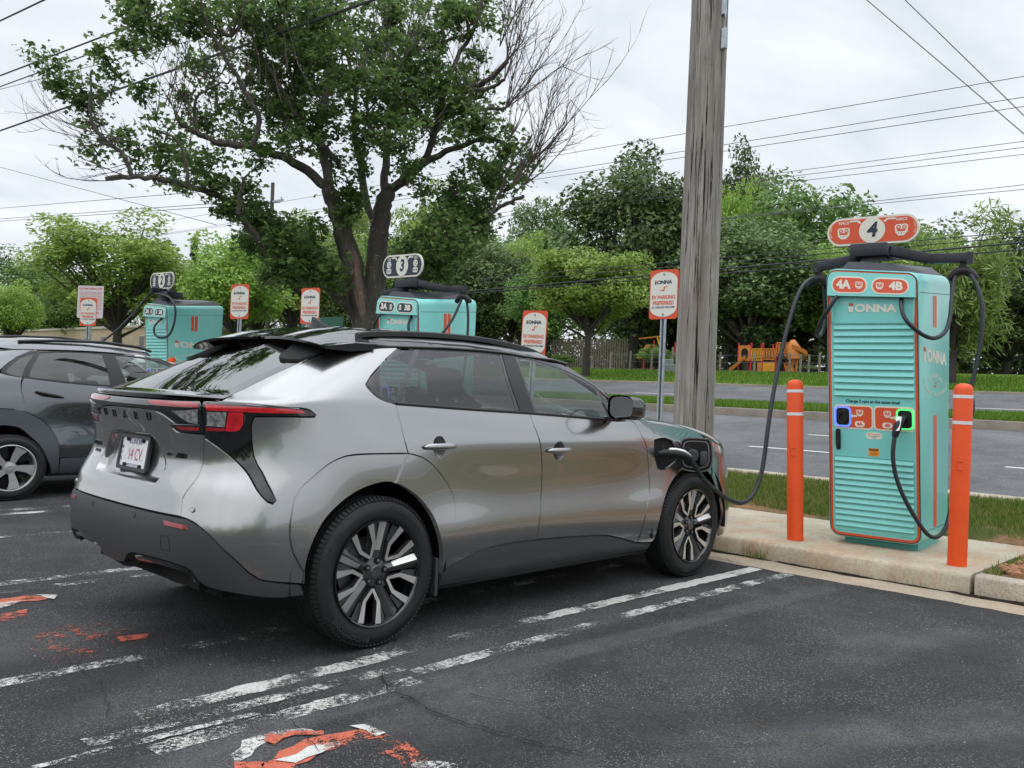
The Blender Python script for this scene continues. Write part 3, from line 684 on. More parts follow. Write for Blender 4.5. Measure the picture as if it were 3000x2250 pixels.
# shark-fin antenna
mb = MB(); sec = []
for t in np.linspace(0, 1, 9):
    z = 1.607+.066*t; x0 = .135+.03*t+.012*math.sin(t*3); x1 = .345-.155*t**.8; w_ = .026*(1-t)**.6+.004
    sec.append([(x1+(x0-x1)*.5*(1-math.cos(math.pi*k/8)), w_*math.sin(math.pi*k/8)*(1-.3*math.cos(math.pi*k/8)), z) for k in range(9)])
V = []
for s_ in sec: V += s_+[(x, -y, z) for x, y, z in s_[1:-1][::-1]]
mb.add(V, [(i*16+j, i*16+(j+1) % 16, (i+1)*16+(j+1) % 16, (i+1)*16+j) for i in range(8) for j in range(16)]+[tuple(8*16+j for j in range(16))])
mb.build('roof_antenna', PAINT if 0 else PIL, car, smooth=50)
# rear roof spoiler in two wings
for s in (-1, 1):
    mb = MB(); V = []; K = 15
    for i in range(K):
        t = i/(K-1); y = .015+.665*t
        xf = .11-.02*t+.03*t*t; zf = float(roofz(max(xf, -.05), min(y/float(np.interp(xf, ex_, eh_)), 1)))+.002 if y < float(np.interp(xf, ex_, eh_)) else 1.505
        xt = -.17-.085*math.sin(math.pi*min(t*1.15, 1)*.5)+.05*t**5; zt = 1.536-.004*t-.052*t**3
        zf = zf if t < .93 else 1.508
        V += [(xf, s*y, zf), ((xf*.5+xt*.5), s*y, zf*.5+zt*.5+.010), (xt, s*y, zt), (xt+.006, s*y, zt-.013), (-.05, s*y, 1.512-.05*t*t), (.08, s*y*.99, 1.495-.02*t)]
    mb.add(V, [(i*6+j, (i+1)*6+j, (i+1)*6+j+1, i*6+j+1) if s > 0 else (i*6+j+1, (i+1)*6+j+1, (i+1)*6+j, i*6+j) for i in range(K-1) for j in range(5)])
    mb.add(V[-6:], [(0, 1, 2, 3, 4, 5)]); mb.build('rear_spoiler', GLOSS, car, smooth=35)
panel('strake_and_wing_shade', [(1.28, 18.88), (1.75, 17.9), (2.0, 17.42), (2.9, 17.5), (3.12, 18.1), (3.35, 18.5), (3.4, 18.85)], SHELL, car, mirror=1, off=.016, th=.02)  # black strake garnish and the wing's shadow on the glass, as one dark panel
# belt moulding under the side glass
for s in (-1, 1):
    mb = MB(); mb.tube([spt(s*u, v, .004) for u, v in ((7.68, 14.28), (8.4, 14.22), (9.2, 14.2), (10, 14.2), (10.8, 14.22), (11.9, 14.12), (13.1, 13.98))], .008, 6); mb.build('belt_moulding', PIL, car, smooth=50)
# handles
def handle(u, v, s):
    P = spt(u*s, v); n = snm(u*s, v); X = Vector((1, 0, 0)); X = (X-n*X.dot(n)).normalized(); Z = n.cross(X); Z = Z if Z.z > 0 else -Z
    cup = MB(); ring = 20; V = [P+n*.0005+X*(.047*math.cos(2*math.pi*i/ring))+Z*(.057*math.sin(2*math.pi*i/ring)) for i in range(ring)]
    rim_ = [P-n*.017+X*(.030*math.cos(2*math.pi*i/ring))+Z*(.036*math.sin(2*math.pi*i/ring)) for i in range(ring)]
    cup.add(V+rim_, [(i, (i+1) % ring, ring+(i+1) % ring, ring+i) for i in range(ring)]+[tuple(range(ring, 2*ring))]); c = cup.build('handle_cup', PAINT, car, smooth=60)
    mb = MB(); V = []; K = 17
    for i in range(K):
        t = -1+2*i/(K-1); r = max(.002, .0165*(1-abs(t)**5)**.5); o = P+X*(.117*t)+n*(.012+.014*(1-t*t))
        for j in range(10):
            a = 2*math.pi*j/10; V.append(o+Z*(r*math.cos(a))+n*(r*.55*math.sin(a)))
    mb.add(V, [(i*10+j, i*10+(j+1) % 10, (i+1)*10+(j+1) % 10, (i+1)*10+j) for i in range(K-1) for j in range(10)]+[tuple(range(10)), tuple((K-1)*10+j for j in range(10))])
    mb.build('door_handle', PAINT, car, smooth=60)
for s in (1, -1):
    handle(8.63, 10.6, s); handle(11.47, 9.95, s)
# parking sensors
for u, v in ((2.48, 6.89), (4.0, 5.83), (.77, 6.01)):
    for s in (1, -1):
        P = spt(u*s, v, .005); n = snm(u*s, v); M = Matrix.Translation(P) @ n.to_track_quat('Z', 'Y').to_matrix().to_4x4()
        mb = MB(); mb.lathe([(0, .001), (.0085, .001), (.0095, -.001), (.0098, .0015), (.0125, .0015), (.013, -.004)], 20, M=M); mb.build('parking_sensor', CLAD if v == 6.01 else PAINT, car, smooth=30)
# tow-hook cover outline
mb = MB(); pts = [(1.69, 5.15), (1.90, 5.2), (1.95, 4.9), (1.97, 4.4), (1.93, 4.3), (1.72, 4.25), (1.69, 4.5)]; mb.tube([spt(a, b, .0045) for a, b in pts+pts[:1]], .0013, 4, caps=False); mb.build('tow_hook_cover', SHELL, car)
# lettering on the tailgate
BADGE = pm('badge_black', (.008, .008, .008), .2)
def wrap_text(name, s, u0, u1, v, size, parent, mat, shear=0, bold=.02, off=.0035, spacing=1.0, sx=None):
    V, Fc = text_geo(s, 1, bold, shear, 1, spacing, 'LEFT'); xs = [p[0] for p in V]; lo, hi = min(xs), max(xs)
    vs3 = []; n = len(V)
    for d in (off, -.004):
        for x, y in V:
            u = u0+(u1-u0)*(x-lo)/(hi-lo); vs3.append(spt(u, v+y*size/KV, d))
    ed = {}
    for f in Fc:
        for i in range(len(f)):
            a, b = f[i], f[(i+1) % len(f)]; ed[(a, b)] = 1
    side = [(a, b, b+n, a+n) for (a, b) in ed if (b, a) not in ed]
    return mesh_obj(name, vs3, list(Fc)+side, mat, parent)
for i, (ch, u) in enumerate(zip('SUBARU', np.linspace(-1.42, .66, 6))):
    wrap_text('lettering', ch, u, u+.135, 12.53, .058, car, BADGE, bold=.02)
wrap_text('lettering', 'SOLTERRA', -2.02, -1.35, 9.75, .03, car, BADGE); wrap_text('lettering', 'TOURING', -1.75, -1.38, 9.2, .02, car, BADGE)
wrap_text('lettering', 'e-', 1.20, 1.42, 9.86, .03, car, BADGE, shear=.3); wrap_text('lettering', 'AWD', 1.47, 1.82, 9.80, .032, car, BADGE, shear=.3)
# number plate with frame
pc = spt(0, 9.62); 
WHITE = pm('plate_white', (.78, .78, .8), .35); RED_T = pm('plate_red', (.42, .03, .06), .4); BLUE_T = pm('plate_blue', (.10, .10, .22), .4); PGREY = pm('plate_grey', (.66, .66, .69), .4)
PX_ = pc.x-.016; PZ = .915
def pf(x, y, o): return Vector((PX_-o+.011*(y/.08), -x+.0, PZ+y))
def plate_prism(name, pts, a, b, mat, parent):
    mb = MB(); n = len(pts); V = [pf(x, y, a) for x, y in pts]+[pf(x, y, b) for x, y in pts]
    mb.add(V, [tuple(range(n)), tuple(range(2*n-1, n-1, -1))]+[(i, n+i, n+(i+1) % n, (i+1) % n) for i in range(n)]); return mb.build(name, mat, parent)
pl = plate_prism('number_plate', rrect(-.152, -.076, .152, .076, .012), 0, .004, WHITE, car)
for rr_ in (0,):
    o_ = rrect(-.165, -.088, .165, .088, .014); i_ = rrect(-.148, -.071, .148, .071, .010); n = len(o_)
    mb = MB(); V = [pf(x, y, -.004) for x, y in o_]+[pf(x, y, .013) for x, y in o_]+[pf(x, y, .013) for x, y in i_]+[pf(x, y, .004) for x, y in i_]
    mb.add(V, [(k*n+i, k*n+(i+1) % n, (k+1)*n+(i+1) % n, (k+1)*n+i) for k in range(3) for i in range(n)]); mb.build('plate_frame', CLAD, pl, smooth=30)
for x, y in ((-.085, .066), (.085, .066), (-.085, -.066), (.085, -.066)): plate_prism('plate_clip', rrect(x-.013, y-.013, x+.013, y+.011, .008), .004, .011, SHELL, pl)
def ptext(s, x, y, size, mat, bold=.0, sx=1.0, th=.0052, rot=0, spacing=1):
    V, Fc = text_geo(s, size, bold, 0, sx, spacing); mb = MB(); put2d(mb, V, Fc, lambda a, b, o: pf(x+a, y+b, th)); mb.build('lettering', mat, pl)
ptext('2026', 0, -.006, .115, PGREY, -.012, 1.0, .0045)
ptext('14 CV', .008, -.012, .084, RED_T, -.002, .72, spacing=1.0); ptext('ILLINOIS', -.004, .052, .036, BLUE_T, .01); ptext('20', -.062, .053, .016, BLUE_T); ptext('25', .062, .053, .016, BLUE_T)
ptext('LAND OF LINCOLN', .0, -.063, .019, BLUE_T, .01)
for i, ch in enumerate('MFR'): ptext(ch, -.136, .02-.028*i, .026, BLUE_T, .01)
# mirror
mb = MB(); V = []; K = 11
for i in range(K):
    t = i/(K-1); x = 1.80+.20*t; sc = (1-(max(t-.35, 0)/.65)**2.6*.55); 
    for j in range(20):
        a = 2*math.pi*j/20; c, s_ = math.cos(a), math.sin(a)
        V.append((x, -1.005-.098*math.copysign(abs(c)**.6, c)*(sc**.7)-.0, 1.215+.078*math.copysign(abs(s_)**.55, s_)*sc+(-.012*t)))
mb.add(V, [(i*20+j, i*20+(j+1) % 20, (i+1)*20+(j+1) % 20, (i+1)*20+j) for i in range(K-1) for j in range(20)]+[tuple((K-1)*20+j for j in range(20))[::-1]])
mb.box((1.90, -.89, 1.135), (.09, .13, .03), bev=.01)
mr = mb.build('door_mirror', GLOSS, car, smooth=45)
mb = MB(); mb.add([(1.812, -1.005-.088*math.copysign(abs(math.cos(a))**.6, math.cos(a)), 1.215+.068*math.copysign(abs(math.sin(a))**.6, math.sin(a))) for a in [2*math.pi*i/28 for i in range(28)]], [tuple(range(28))]); mb.build('mirror_glass', MIRR, mr)
mirror_part('door_mirror', mr, GLOSS, car)
# charge-port recess, flap held open and its hinge
panel('charge_port_recess', port, CARD, car, off=-.030, th=.002, gap=-.004)
mb = MB(); V = []
pr = [spt(a, b, -.0) for a, b in smooth_ring(port)/[KU, KV]]; pi_ = [spt(a, b, -.032) for a, b in smooth_ring(port)/[KU, KV]]; n = len(pr)
mb.add(pr+pi_, [(i, (i+1) % n, n+(i+1) % n, n+i) for i in range(n)]); mb.build('charge_port_rim', CLAD, car)
pc_ = spt(15.0, 9.7, -.03)
mb = MB(); M = Matrix.Translation(pc_) @ Matrix.Rotation(R_(90), 4, 'X'); mb.lathe([(.0, .02), (.036, .02), (.042, .012), (.042, 0)], 24, M=M); mb.build('charge_socket', SHELL, car, smooth=30)
FL = Matrix.Translation((2.735, -.99, .905)) @ Matrix.Rotation(R_(-62), 4, 'Z')
fp = [(-.11, -.10), (-.115, .05), (-.08, .10), (.06, .105), (.105, .08), (.115, -.08), (.06, -.13), (-.06, -.13)]
fp = [(x, z) for x, z in smooth_ring([(a/KU, b/KV) for a, b in fp], ang=75, step=.02)]
mb = MB(); mb.prism(fp, -.008, .008, FL); flap = mb.build('charge_port_flap', PAINT, car, smooth=30)
mb = MB(); mb.prism([(x*.93, z*.93) for x, z in fp], -.012, -.008, FL); mb.build('flap_lining', SHELL, flap)
i1 = [(x*.80, z*.80) for x, z in fp]; i2 = [(x*.74, z*.74) for x, z in fp]; n = len(fp)
mb = MB(); mb.add([FL @ Vector((x, -.014, z)) for x, z in i1]+[FL @ Vector((x, -.014, z)) for x, z in i2], [(i, (i+1) % n, n+(i+1) % n, n+i) for i in range(n)]); mb.build('flap_seal', STEEL, flap)
mb = MB(); mb.lathe([(0, 0), (.045, 0), (.045, -.035), (.038, -.045), (0, -.045)], 24, axis='Y', M=FL @ Matrix.Translation((-.02, -.012, -.02))); mb.box((0, 0, 0), (.05, .05, .10), M=FL @ Matrix.Translation((.055, -.03, -.035)), bev=.01)
mb.build('socket_cap', CLAD, flap, smooth=40)
mb = MB(); mb.tube([(2.66, -.90, .92), (2.69, -.95, .93), (2.70, -.98, .92)], .016, 8); mb.build('flap_hinge', SHELL, car)
# wheels
for x, y, s in ((0, -.80, -1), (2.85, -.80, -1), (0, .80, 1), (2.85, .80, 1)):
    w, h_ = build_wheel(None, car, 'wheel', (x, y, .372), s)
    rim_main(w, h_)
    if s < 0:
        for txt, ac in (('BRIDGESTONE', 32), ('TURANZA', -62), ('BRIDGESTONE', 212)):
            V, Fc = text_geo(txt, .034, .012, 0, 1.15); mb = MB()
            put2d(mb, V, Fc, lambda a, b, o: Vector(((.322+b)*math.sin(R_(ac)+a/.322), -h_-.0085, (.322+b)*math.cos(R_(ac)+a/.322)))); mb.build('lettering', pm('tyre_letter', (.03, .03, .031), .5), w)
# rear mud flap
mb = MB(); mb.box((.40, -.80, .30), (.02, .2, .2), rz=.0, bev=.004); mb.build('mud_flap', CLAD, car)
# ---------------------------------------------------------------- the neighbouring dark crossover (same panel tool, its own outlines)
PAINT2 = paint('slate_metallic_paint', (.13, .135, .145), .95, .26); CLAD2 = pm('faded_cladding', (.075, .085, .095), .6)
n2 = empty('parked_car', (.27, 6.2, 0), 0, 'dark slate grey crossover parked beyond the silver one, cut off by the left edge', 'car')
build_shell(n2); seats(n2)
cq = [(6.48, 15.62), (6.28, 16.5), (6.12, 17.85), (6.38, 18.6), (7.0, 18.86)]
bl2 = [(7.66, 14.5), (9.0, 13.95), (10.0, 13.75), (10.66, 13.75)]
q2 = [(6.72, 15.65), (6.58, 16.23), (6.42, 17.8), (6.98, 18.60), (7.60, 14.72), (6.91, 15.37)]; r2_ = [(7.38, 18.58), (9.08, 18.80), (10.45, 18.8), (10.44, 17.03), (10.42, 14.2), (9.7, 14.2), (7.83, 14.87), (7.58, 16.89)]; f2 = [(11.03, 18.74), (12.14, 18.78), (12.9, 18.5), (13.55, 17.6), (13.7, 17.0), (13.2, 15.8), (12.9, 14.3), (10.95, 14.3), (10.97, 17.0)]
co = [(6.81, 9.36), (7.3, 9.3), (7.81, 8.9), (8.45, 7.47), (8.8, 5.43), (8.89, 2.9)]
ar2 = [(6.3, 6.8), (6.83, 7.23), (7.23, 7.16), (7.63, 6.71), (8.2, 4.73), (8.57, 2.24), (8.7, 1.0)]
sm = [(7.65, 14.51), (7.59, 12.49), (7.67, 10.88), (7.76, 8.96)]
panel('quarter_panel', [(2.98, 14.3), (2.82, 16.28), (3.26, 18.31), (5.0, 18.93), (6.9, 18.95), (6.36, 18.66), (6.08, 17.9), (6.24, 16.5), (6.46, 15.55), (6.9, 15.1), (7.62, 14.56)]+sm[1:]+[(7.3, 9.3), (6.81, 9.36), (6.2, 9.2), (5.5, 8.1), (5.1, 6.5), (5.1, 3.6), (2.5, 6.4), (2.4, 10)], PAINT2, n2, mirror=1)
panel('tailgate', [(0, 14.4), (2.9, 14.3), (2.38, 10), (2.46, 6.44), (0, 6.44)], PAINT2, n2, sym=True)
panel('rear_bumper', [(0, 6.42), (2.47, 6.38), (5.1, 3.55), (5.3, 1.2), (0, 1.2)], CLAD2, n2, sym=True)
panel('arch_cladding', [(5.1, 3.5), (5.1, 6.5), (5.5, 8.1), (6.2, 9.2)]+co+[(8.92, .9), (8.72, .8)]+rv(ar2)+[(5.9, 5.6), (5.5, 3.6), (5.35, 1.6)], CLAD2, n2, mirror=1, off=.012, th=.03)
panel('rear_door', [(7.68, 14.46)]+bl2[1:]+[(10.66, 13.75), (10.8, 8), (10.7, 2.85), (8.9, 2.9)]+rv(co)[1:-1]+[(7.70, 9.1), (7.67, 10.88), (7.60, 12.49)], PAINT2, n2, mirror=1)
panel('front_door', [(10.68, 13.75), (13.2, 13.6), (13.9, 13.4), (14.2, 8), (14.0, 2.85), (10.72, 2.85), (10.82, 8)], PAINT2, n2, mirror=1)
panel('side_sill', [(8.93, 2.85), (14.3, 2.8), (14.3, .8), (8.93, .8)], CLAD2, n2, mirror=1, off=.008, th=.04)
panel('front_fender', [(13.95, 13.6), (16.9, 12.8), (17.4, 9), (17.7, 2)]+[AF(t, .42) for t in range(4, 180, 12)]+[(14.4, 1.2), (14.05, 2.85), (14.25, 8)], PAINT2, n2, mirror=1)
panel('front_bumper', [(16.95, 12.8), (21.99, 12.4), (21.99, 1), (17.8, 1), (17.45, 9)], PAINT2, n2, mirror=1); panel('hood', [(13.9, 13.7), (14.8, 15.6), (21.99, 15.9), (21.99, 12.5), (16.9, 12.9)], PAINT2, n2, mirror=1)
panel('windshield', [(14.95, 16.05), (21.99, 16.0), (21.99, 18.95), (14.65, 18.9)], GL_CLEAR, n2, mirror=1, th=.006); panel('rear_window', [(0, 14.6), (2.82, 14.5), (3.2, 18.3), (0, 18.85)], GL_REAR, n2, sym=True)
panel('window_frame', cq+[(14.75, 18.97), (14.95, 16.1), (14.4, 15.0), (13.9, 13.5)]+rv(bl2)+[(6.92, 15.13)], PIL, n2, mirror=1, off=-.003, holes=[q2, r2_, f2], th=.02)
for p, mt in ((q2, GL_DARK), (r2_, GL_DARK), (f2, GL_CLEAR)): panel('side_window', p, mt, n2, mirror=1, off=-.008, gap=.001, th=.004)
mb = MB(); V = []
for i in range(NX):
    X = -.06+1.685*i/(NX-1); h = float(np.interp(X, ex_, eh_))-.002
    for j in range(NT+1): t = -1+2*j/NT; t = math.copysign(abs(t)**.72, t); V.append((X, t*h, roofz(X, t)-.006+.01))
mb.add(V, [(i*(NT+1)+j, (i+1)*(NT+1)+j, (i+1)*(NT+1)+j+1, i*(NT+1)+j+1) for i in range(NX-1) for j in range(NT)]); mb.build('roof', PAINT2, n2, smooth=60)
for s in (-1, 1):
    mb = MB(); mb.tube([(.15, s*.56, 1.585), (.5, s*.57, 1.615), (1.0, s*.57, 1.63), (1.4, s*.56, 1.60), (1.55, s*.55, 1.56)], .016, 8); mb.build('roof_rail', PIL, n2, smooth=50)
    P = spt(8.53*s, 11.6); nn = snm(8.53*s, 11.6); mb = MB(); mb.tube([P+Vector((-.13, 0, .035))+nn*.01, P+Vector((-.05, 0, .008))+nn*.035, P+Vector((.06, 0, -.012))+nn*.035, P+Vector((.14, 0, -.025))+nn*.01], [.010, .016, .015, .008], 8); mb.build('door_handle', PIL, n2, smooth=50)
SIL = pm('silver_wheel', (.55, .55, .56), .35, .7)
def rim_blades(w, h, rr=.262):
    b = MB(); b.lathe([(rr+.002, -h+.0), (rr-.006, -h-.003), (rr-.016, -h+.008), (rr-.02, -h+.03), (rr-.03, h-.04), (rr, h-.004)], 72, axis='Y', caps=False); rim = b.build('rim', SIL, w, smooth=40)
    for k in range(5):
        a0 = R_(72*k+20)
        def Q(r, da, y): a = a0+R_(da); return (r*math.sin(a), y, r*math.cos(a))
        m_ = MB(); m_.add([Q(.055, -30, -h+.02), Q(.055, 30, -h+.02), Q(.16, 17, -h+.012), Q(rr-.014, 21, -h+.004), Q(rr-.014, -8, -h+.004), Q(.16, -13, -h+.012)], [(0, 1, 2, 5), (5, 2, 3, 4)]); m_.build('spoke', SIL, rim)
        m_ = MB(); m_.add([Q(.12, 18, -h+.03), Q(rr-.02, 23, -h+.02), Q(rr-.02, 45, -h+.02), Q(.12, 45, -h+.03)], [(0, 1, 2, 3)]); m_.build('spoke_insert', GLOSS, rim)
    hb = MB(); hb.lathe([(0, -h+.008), (.03, -h+.008), (.034, -h+.014), (.07, -h+.02), (.075, -h+.06)], 32, axis='Y'); hb.build('hub', SIL, rim, smooth=35)
    bk_ = MB(); bk_.lathe([(0, .03), (rr-.01, .03)], 40, axis='Y'); bk_.build('brake_shield', SHELL, w)
for x, y, s in ((0, -.86, -1), (2.84, -.86, -1), (0, .86, 1), (2.84, .86, 1)):
    w, h_ = build_wheel(None, n2, 'wheel', (x, y, .325), s); w.scale = (.874/.95, .9/.97, .874); rim_blades(w, h_)

def repaint(root, mat, cm=None):
    for o in root.children_recursive:
        for sl in o.material_slots:
            if sl.material == PAINT2: sl.link = 'OBJECT'; sl.material = mat
n3 = copy_tree(n2); n3.location = (.9, 9.15, .12); n3['label'] = 'white car of which only a sliver of roof shows above the dark crossover'
n4 = copy_tree(n2); n4.location = (11.8, 27.0, .52); n4.rotation_euler = (0, 0, R_(90)); n4['label'] = 'silver car far off on the road, glimpsed left of cabinet 2'
bpy.context.view_layer.update(); repaint(n3, pm('white_car_paint', (.75, .75, .74), .3, coat=1)); repaint(n4, paint('silver_car_paint', (.5, .5, .5)))
# ---------------------------------------------------------------- ground materials
def nodes_mat(name):
    m = bpy.data.materials.new(name); m.use_nodes = True; t = m.node_tree; b = t.nodes['Principled BSDF']
    tc_ = t.nodes.new('ShaderNodeTexCoord')
    return m, t, b, tc_
def nz(t, vec, scale, detail=4, rough=.5, dist=0, mapscale=None, rot=None):
    n = t.nodes.new('ShaderNodeTexNoise'); n.inputs['Scale'].default_value = scale; n.inputs['Detail'].default_value = detail; n.inputs['Roughness'].default_value = rough; n.inputs['Distortion'].default_value = dist
    if mapscale:
        mp_ = t.nodes.new('ShaderNodeMapping'); mp_.inputs['Scale'].default_value = mapscale
        if rot: mp_.inputs['Rotation'].default_value = rot
        t.links.new(vec, mp_.inputs[0]); vec = mp_.outputs[0]
    t.links.new(vec, n.inputs['Vector']); return n.outputs[0]
def ramp(t, fac, *st):
    r = t.nodes.new('ShaderNodeValToRGB'); e = r.color_ramp.elements
    while len(e) < len(st): e.new(.5)
    for q, (p, c) in zip(e, st): q.position = p; q.color = (*c, 1) if isinstance(c, (tuple, list)) else (c, c, c, 1)
    t.links.new(fac, r.inputs[0]); return r.outputs[0]
def mixc(t, fac, a, b, mode='MIX'):
    m = t.nodes.new('ShaderNodeMixRGB'); m.blend_type = mode
    for i, x in enumerate((fac, a, b)):
        if isinstance(x, (int, float)): m.inputs[i].default_value = x
        elif isinstance(x, tuple): m.inputs[i].default_value = (*x, 1)
        else: t.links.new(x, m.inputs[i])
    return m.outputs[0]
def bump(t, b, h, s=.5, d=.01, prev=None):
    bp = t.nodes.new('ShaderNodeBump'); bp.inputs['Strength'].default_value = s; bp.inputs['Distance'].default_value = d
    t.links.new(h, bp.inputs['Height']); 
    if prev: t.links.new(prev, bp.inputs['Normal'])
    t.links.new(bp.outputs[0], b.inputs['Normal']); return bp.outputs[0]
def mathn(t, op, a, b=None):
    n = t.nodes.new('ShaderNodeMath'); n.operation = op
    for i, x in enumerate((a, b)):
        if x is None: continue
        if isinstance(x, (int, float)): n.inputs[i].default_value = x
        else: t.links.new(x, n.inputs[i])
    return n.outputs[0]
def voro(t, vec, scale, feat='F1', rnd=1):
    v = t.nodes.new('ShaderNodeTexVoronoi'); v.feature = feat; v.inputs['Scale'].default_value = scale; v.inputs['Randomness'].default_value = rnd; t.links.new(vec, v.inputs['Vector']); return v
def asphalt_mat(name, base, lo, hi, grain=420, cracks=True, tint=(1, 1, 1.04)):
    m, t, b, tc_ = nodes_mat(name); vec = tc_.outputs['Object']
    big = nz(t, vec, .55, 7, .62, .3); mid = nz(t, vec, 3.5, 6, .65); fine = nz(t, vec, grain, 3, .6)
    c = ramp(t, big, (.32, tuple(base*lo*k for k in tint)), (.5, tuple(base*k for k in tint)), (.68, tuple(base*hi*k for k in tint)))
    c = mixc(t, .55, c, ramp(t, mid, (.3, .35), (.7, .68)), 'OVERLAY')
    v = voro(t, vec, grain*.36); g = ramp(t, v.outputs['Distance'], (0, .75), (.45, .5), (1, .25))
    c = mixc(t, .7, c, g, 'OVERLAY')
    g3 = nz(t, vec, 52, 7, .9); c = mixc(t, .95, c, ramp(t, g3, (.36, .14), (.64, .90)), 'OVERLAY')
    g4 = voro(t, vec, 92); c = mixc(t, mathn(t, 'MULTIPLY', ramp(t, g4.outputs['Color'], (.50, 0.0), (.56, 1.0)), mathn(t, 'MULTIPLY', ramp(t, g4.outputs['Distance'], (.16, 1.0), (.36, 0.0)), ramp(t, nz(t, vec, 1.1, 5, .7), (.40, .12), (.60, 1.0)))), c, (.34, .335, .325))
    # pale stone chips, thinned out by a larger noise
    sp = voro(t, vec, grain*.30); sel = ramp(t, sp.outputs['Color'], (.68, 0.0), (.72, 1.0)); dot = ramp(t, sp.outputs['Distance'], (.18, 1.0), (.34, 0.0))
    dens = ramp(t, nz(t, vec, 2.2, 5, .7), (.40, .18), (.60, 1.0))
    f = mathn(t, 'MULTIPLY', mathn(t, 'MULTIPLY', sel, dot), dens)
    c = mixc(t, mathn(t, 'MULTIPLY', f, .75), c, (.34, .33, .31))
    if cracks:
        w = voro(t, mixv(t, vec, 1.6, .35), .42, 'DISTANCE_TO_EDGE'); ck = ramp(t, w.outputs['Distance'], (0, 1.0), (.006, 0.0)); msk = ramp(t, nz(t, vec, .35, 2), (.52, 0.0), (.56, 1.0))
        ckf = mathn(t, 'MULTIPLY', ck, msk); c = mixc(t, mathn(t, 'MULTIPLY', ckf, .8), c, (.012, .012, .012))
    t.links.new(c, b.inputs['Base Color']); b.inputs['Roughness'].default_value = .82; b.inputs['Specular IOR Level'].default_value = .35
    n1_ = bump(t, b, v.outputs['Distance'], .8, .009); bump(t, b, fine, .3, .004, n1_)
    return m
def mixv(t, vec, scale, amt):
    n = t.nodes.new('ShaderNodeTexNoise'); n.inputs['Scale'].default_value = scale; n.inputs['Detail'].default_value = 4; t.links.new(vec, n.inputs['Vector'])
    s_ = t.nodes.new('ShaderNodeVectorMath'); s_.operation = 'SCALE'; s_.inputs[3].default_value = amt; t.links.new(n.outputs['Color'], s_.inputs[0])
    a = t.nodes.new('ShaderNodeVectorMath'); a.operation = 'ADD'; t.links.new(vec, a.inputs[0]); t.links.new(s_.outputs[0], a.inputs[1]); return a.outputs[0]
def concrete_mat(name, base, agg=0, stain=(.42, .24, .13), stain_amt=.5, scale=1.0):
    m, t, b, tc_ = nodes_mat(name); vec = tc_.outputs['Object']
    c = ramp(t, nz(t, vec, 2.2*scale, 8, .65), (.3, tuple(x*.78 for x in base)), (.7, tuple(min(1, x*1.12) for x in base)))
    c = mixc(t, .55, c, ramp(t, nz(t, vec, 40, 6, .8), (.3, .25), (.7, .75)), 'OVERLAY')
    c = mixc(t, ramp(t, nz(t, vec, 7, 7, .8), (.58, 0.0), (.70, .55)), c, tuple(x*.45 for x in base))
    st = ramp(t, nz(t, vec, 1.3, 6, .7, .6, (1, 2.2, 1)), (.48, 0.0), (.66, 1.0)); c = mixc(t, mathn(t, 'MULTIPLY', st, stain_amt), c, stain)
    if agg:
        v = voro(t, vec, 95); sel = ramp(t, v.outputs['Color'], (.40, 1.0), (.46, 0.0)); d = ramp(t, v.outputs['Distance'], (.28, 1.0), (.42, 0.0)); c = mixc(t, mathn(t, 'MULTIPLY', mathn(t, 'MULTIPLY', sel, d), agg), c, (.13, .12, .11))
    t.links.new(c, b.inputs['Base Color']); b.inputs['Roughness'].default_value = .9
    k = bump(t, b, nz(t, vec, 35, 6, .7), .35, .01); bump(t, b, nz(t, vec, 260, 2, .6), .25, .004, k)
    return m
ASPH = asphalt_mat('car_park_asphalt', .037, .66, 1.9, cracks=False)
ROADM = asphalt_mat('road_asphalt', .115, .72, 1.3, 120, False, (.98, 1, 1.05))
CONC = concrete_mat('pad_concrete', (.47, .41, .31), stain=(.42, .22, .11), stain_amt=.62); KERB = concrete_mat('kerb_concrete', (.44, .38, .30), .75, stain_amt=.15)
GUT = concrete_mat('gutter_concrete', (.40, .335, .25), .25, stain_amt=.3); RKERB = concrete_mat('road_kerb_concrete', (.26, .225, .185), .3, stain=(.3, .25, .2), stain_amt=.35); GUT2 = concrete_mat('road_gutter_concrete', (.46, .40, .31), .2, stain_amt=.2)
def dirt_grass_mat(name, g1, g2, dirt, thr=.5, blades=True):
    m, t, b, tc_ = nodes_mat(name); vec = tc_.outputs['Object']
    g = ramp(t, nz(t, vec, 9, 6, .7), (.3, g1), (.7, g2)); d = ramp(t, nz(t, vec, 14, 6, .75), (.3, tuple(x*.65 for x in dirt)), (.7, tuple(x*1.15 for x in dirt)))
    f = ramp(t, nz(t, vec, 1.1, 6, .65), (thr-.05, 1.0), (thr+.05, 0.0)); c = mixc(t, f, g, d)
    t.links.new(c, b.inputs['Base Color']); b.inputs['Roughness'].default_value = .95; b.inputs['Specular IOR Level'].default_value = .1
    k = bump(t, b, nz(t, vec, 25, 6, .75), .9, .04); return m
STRIPM = dirt_grass_mat('verge_soil', (.07, .095, .025), (.12, .14, .045), (.33, .20, .11), .46)
LAWNM = dirt_grass_mat('lawn', (.085, .14, .022), (.14, .20, .04), (.16, .15, .06), .24); MEDM = dirt_grass_mat('median_soil', (.05, .085, .016), (.09, .13, .03), (.12, .1, .05), .3)
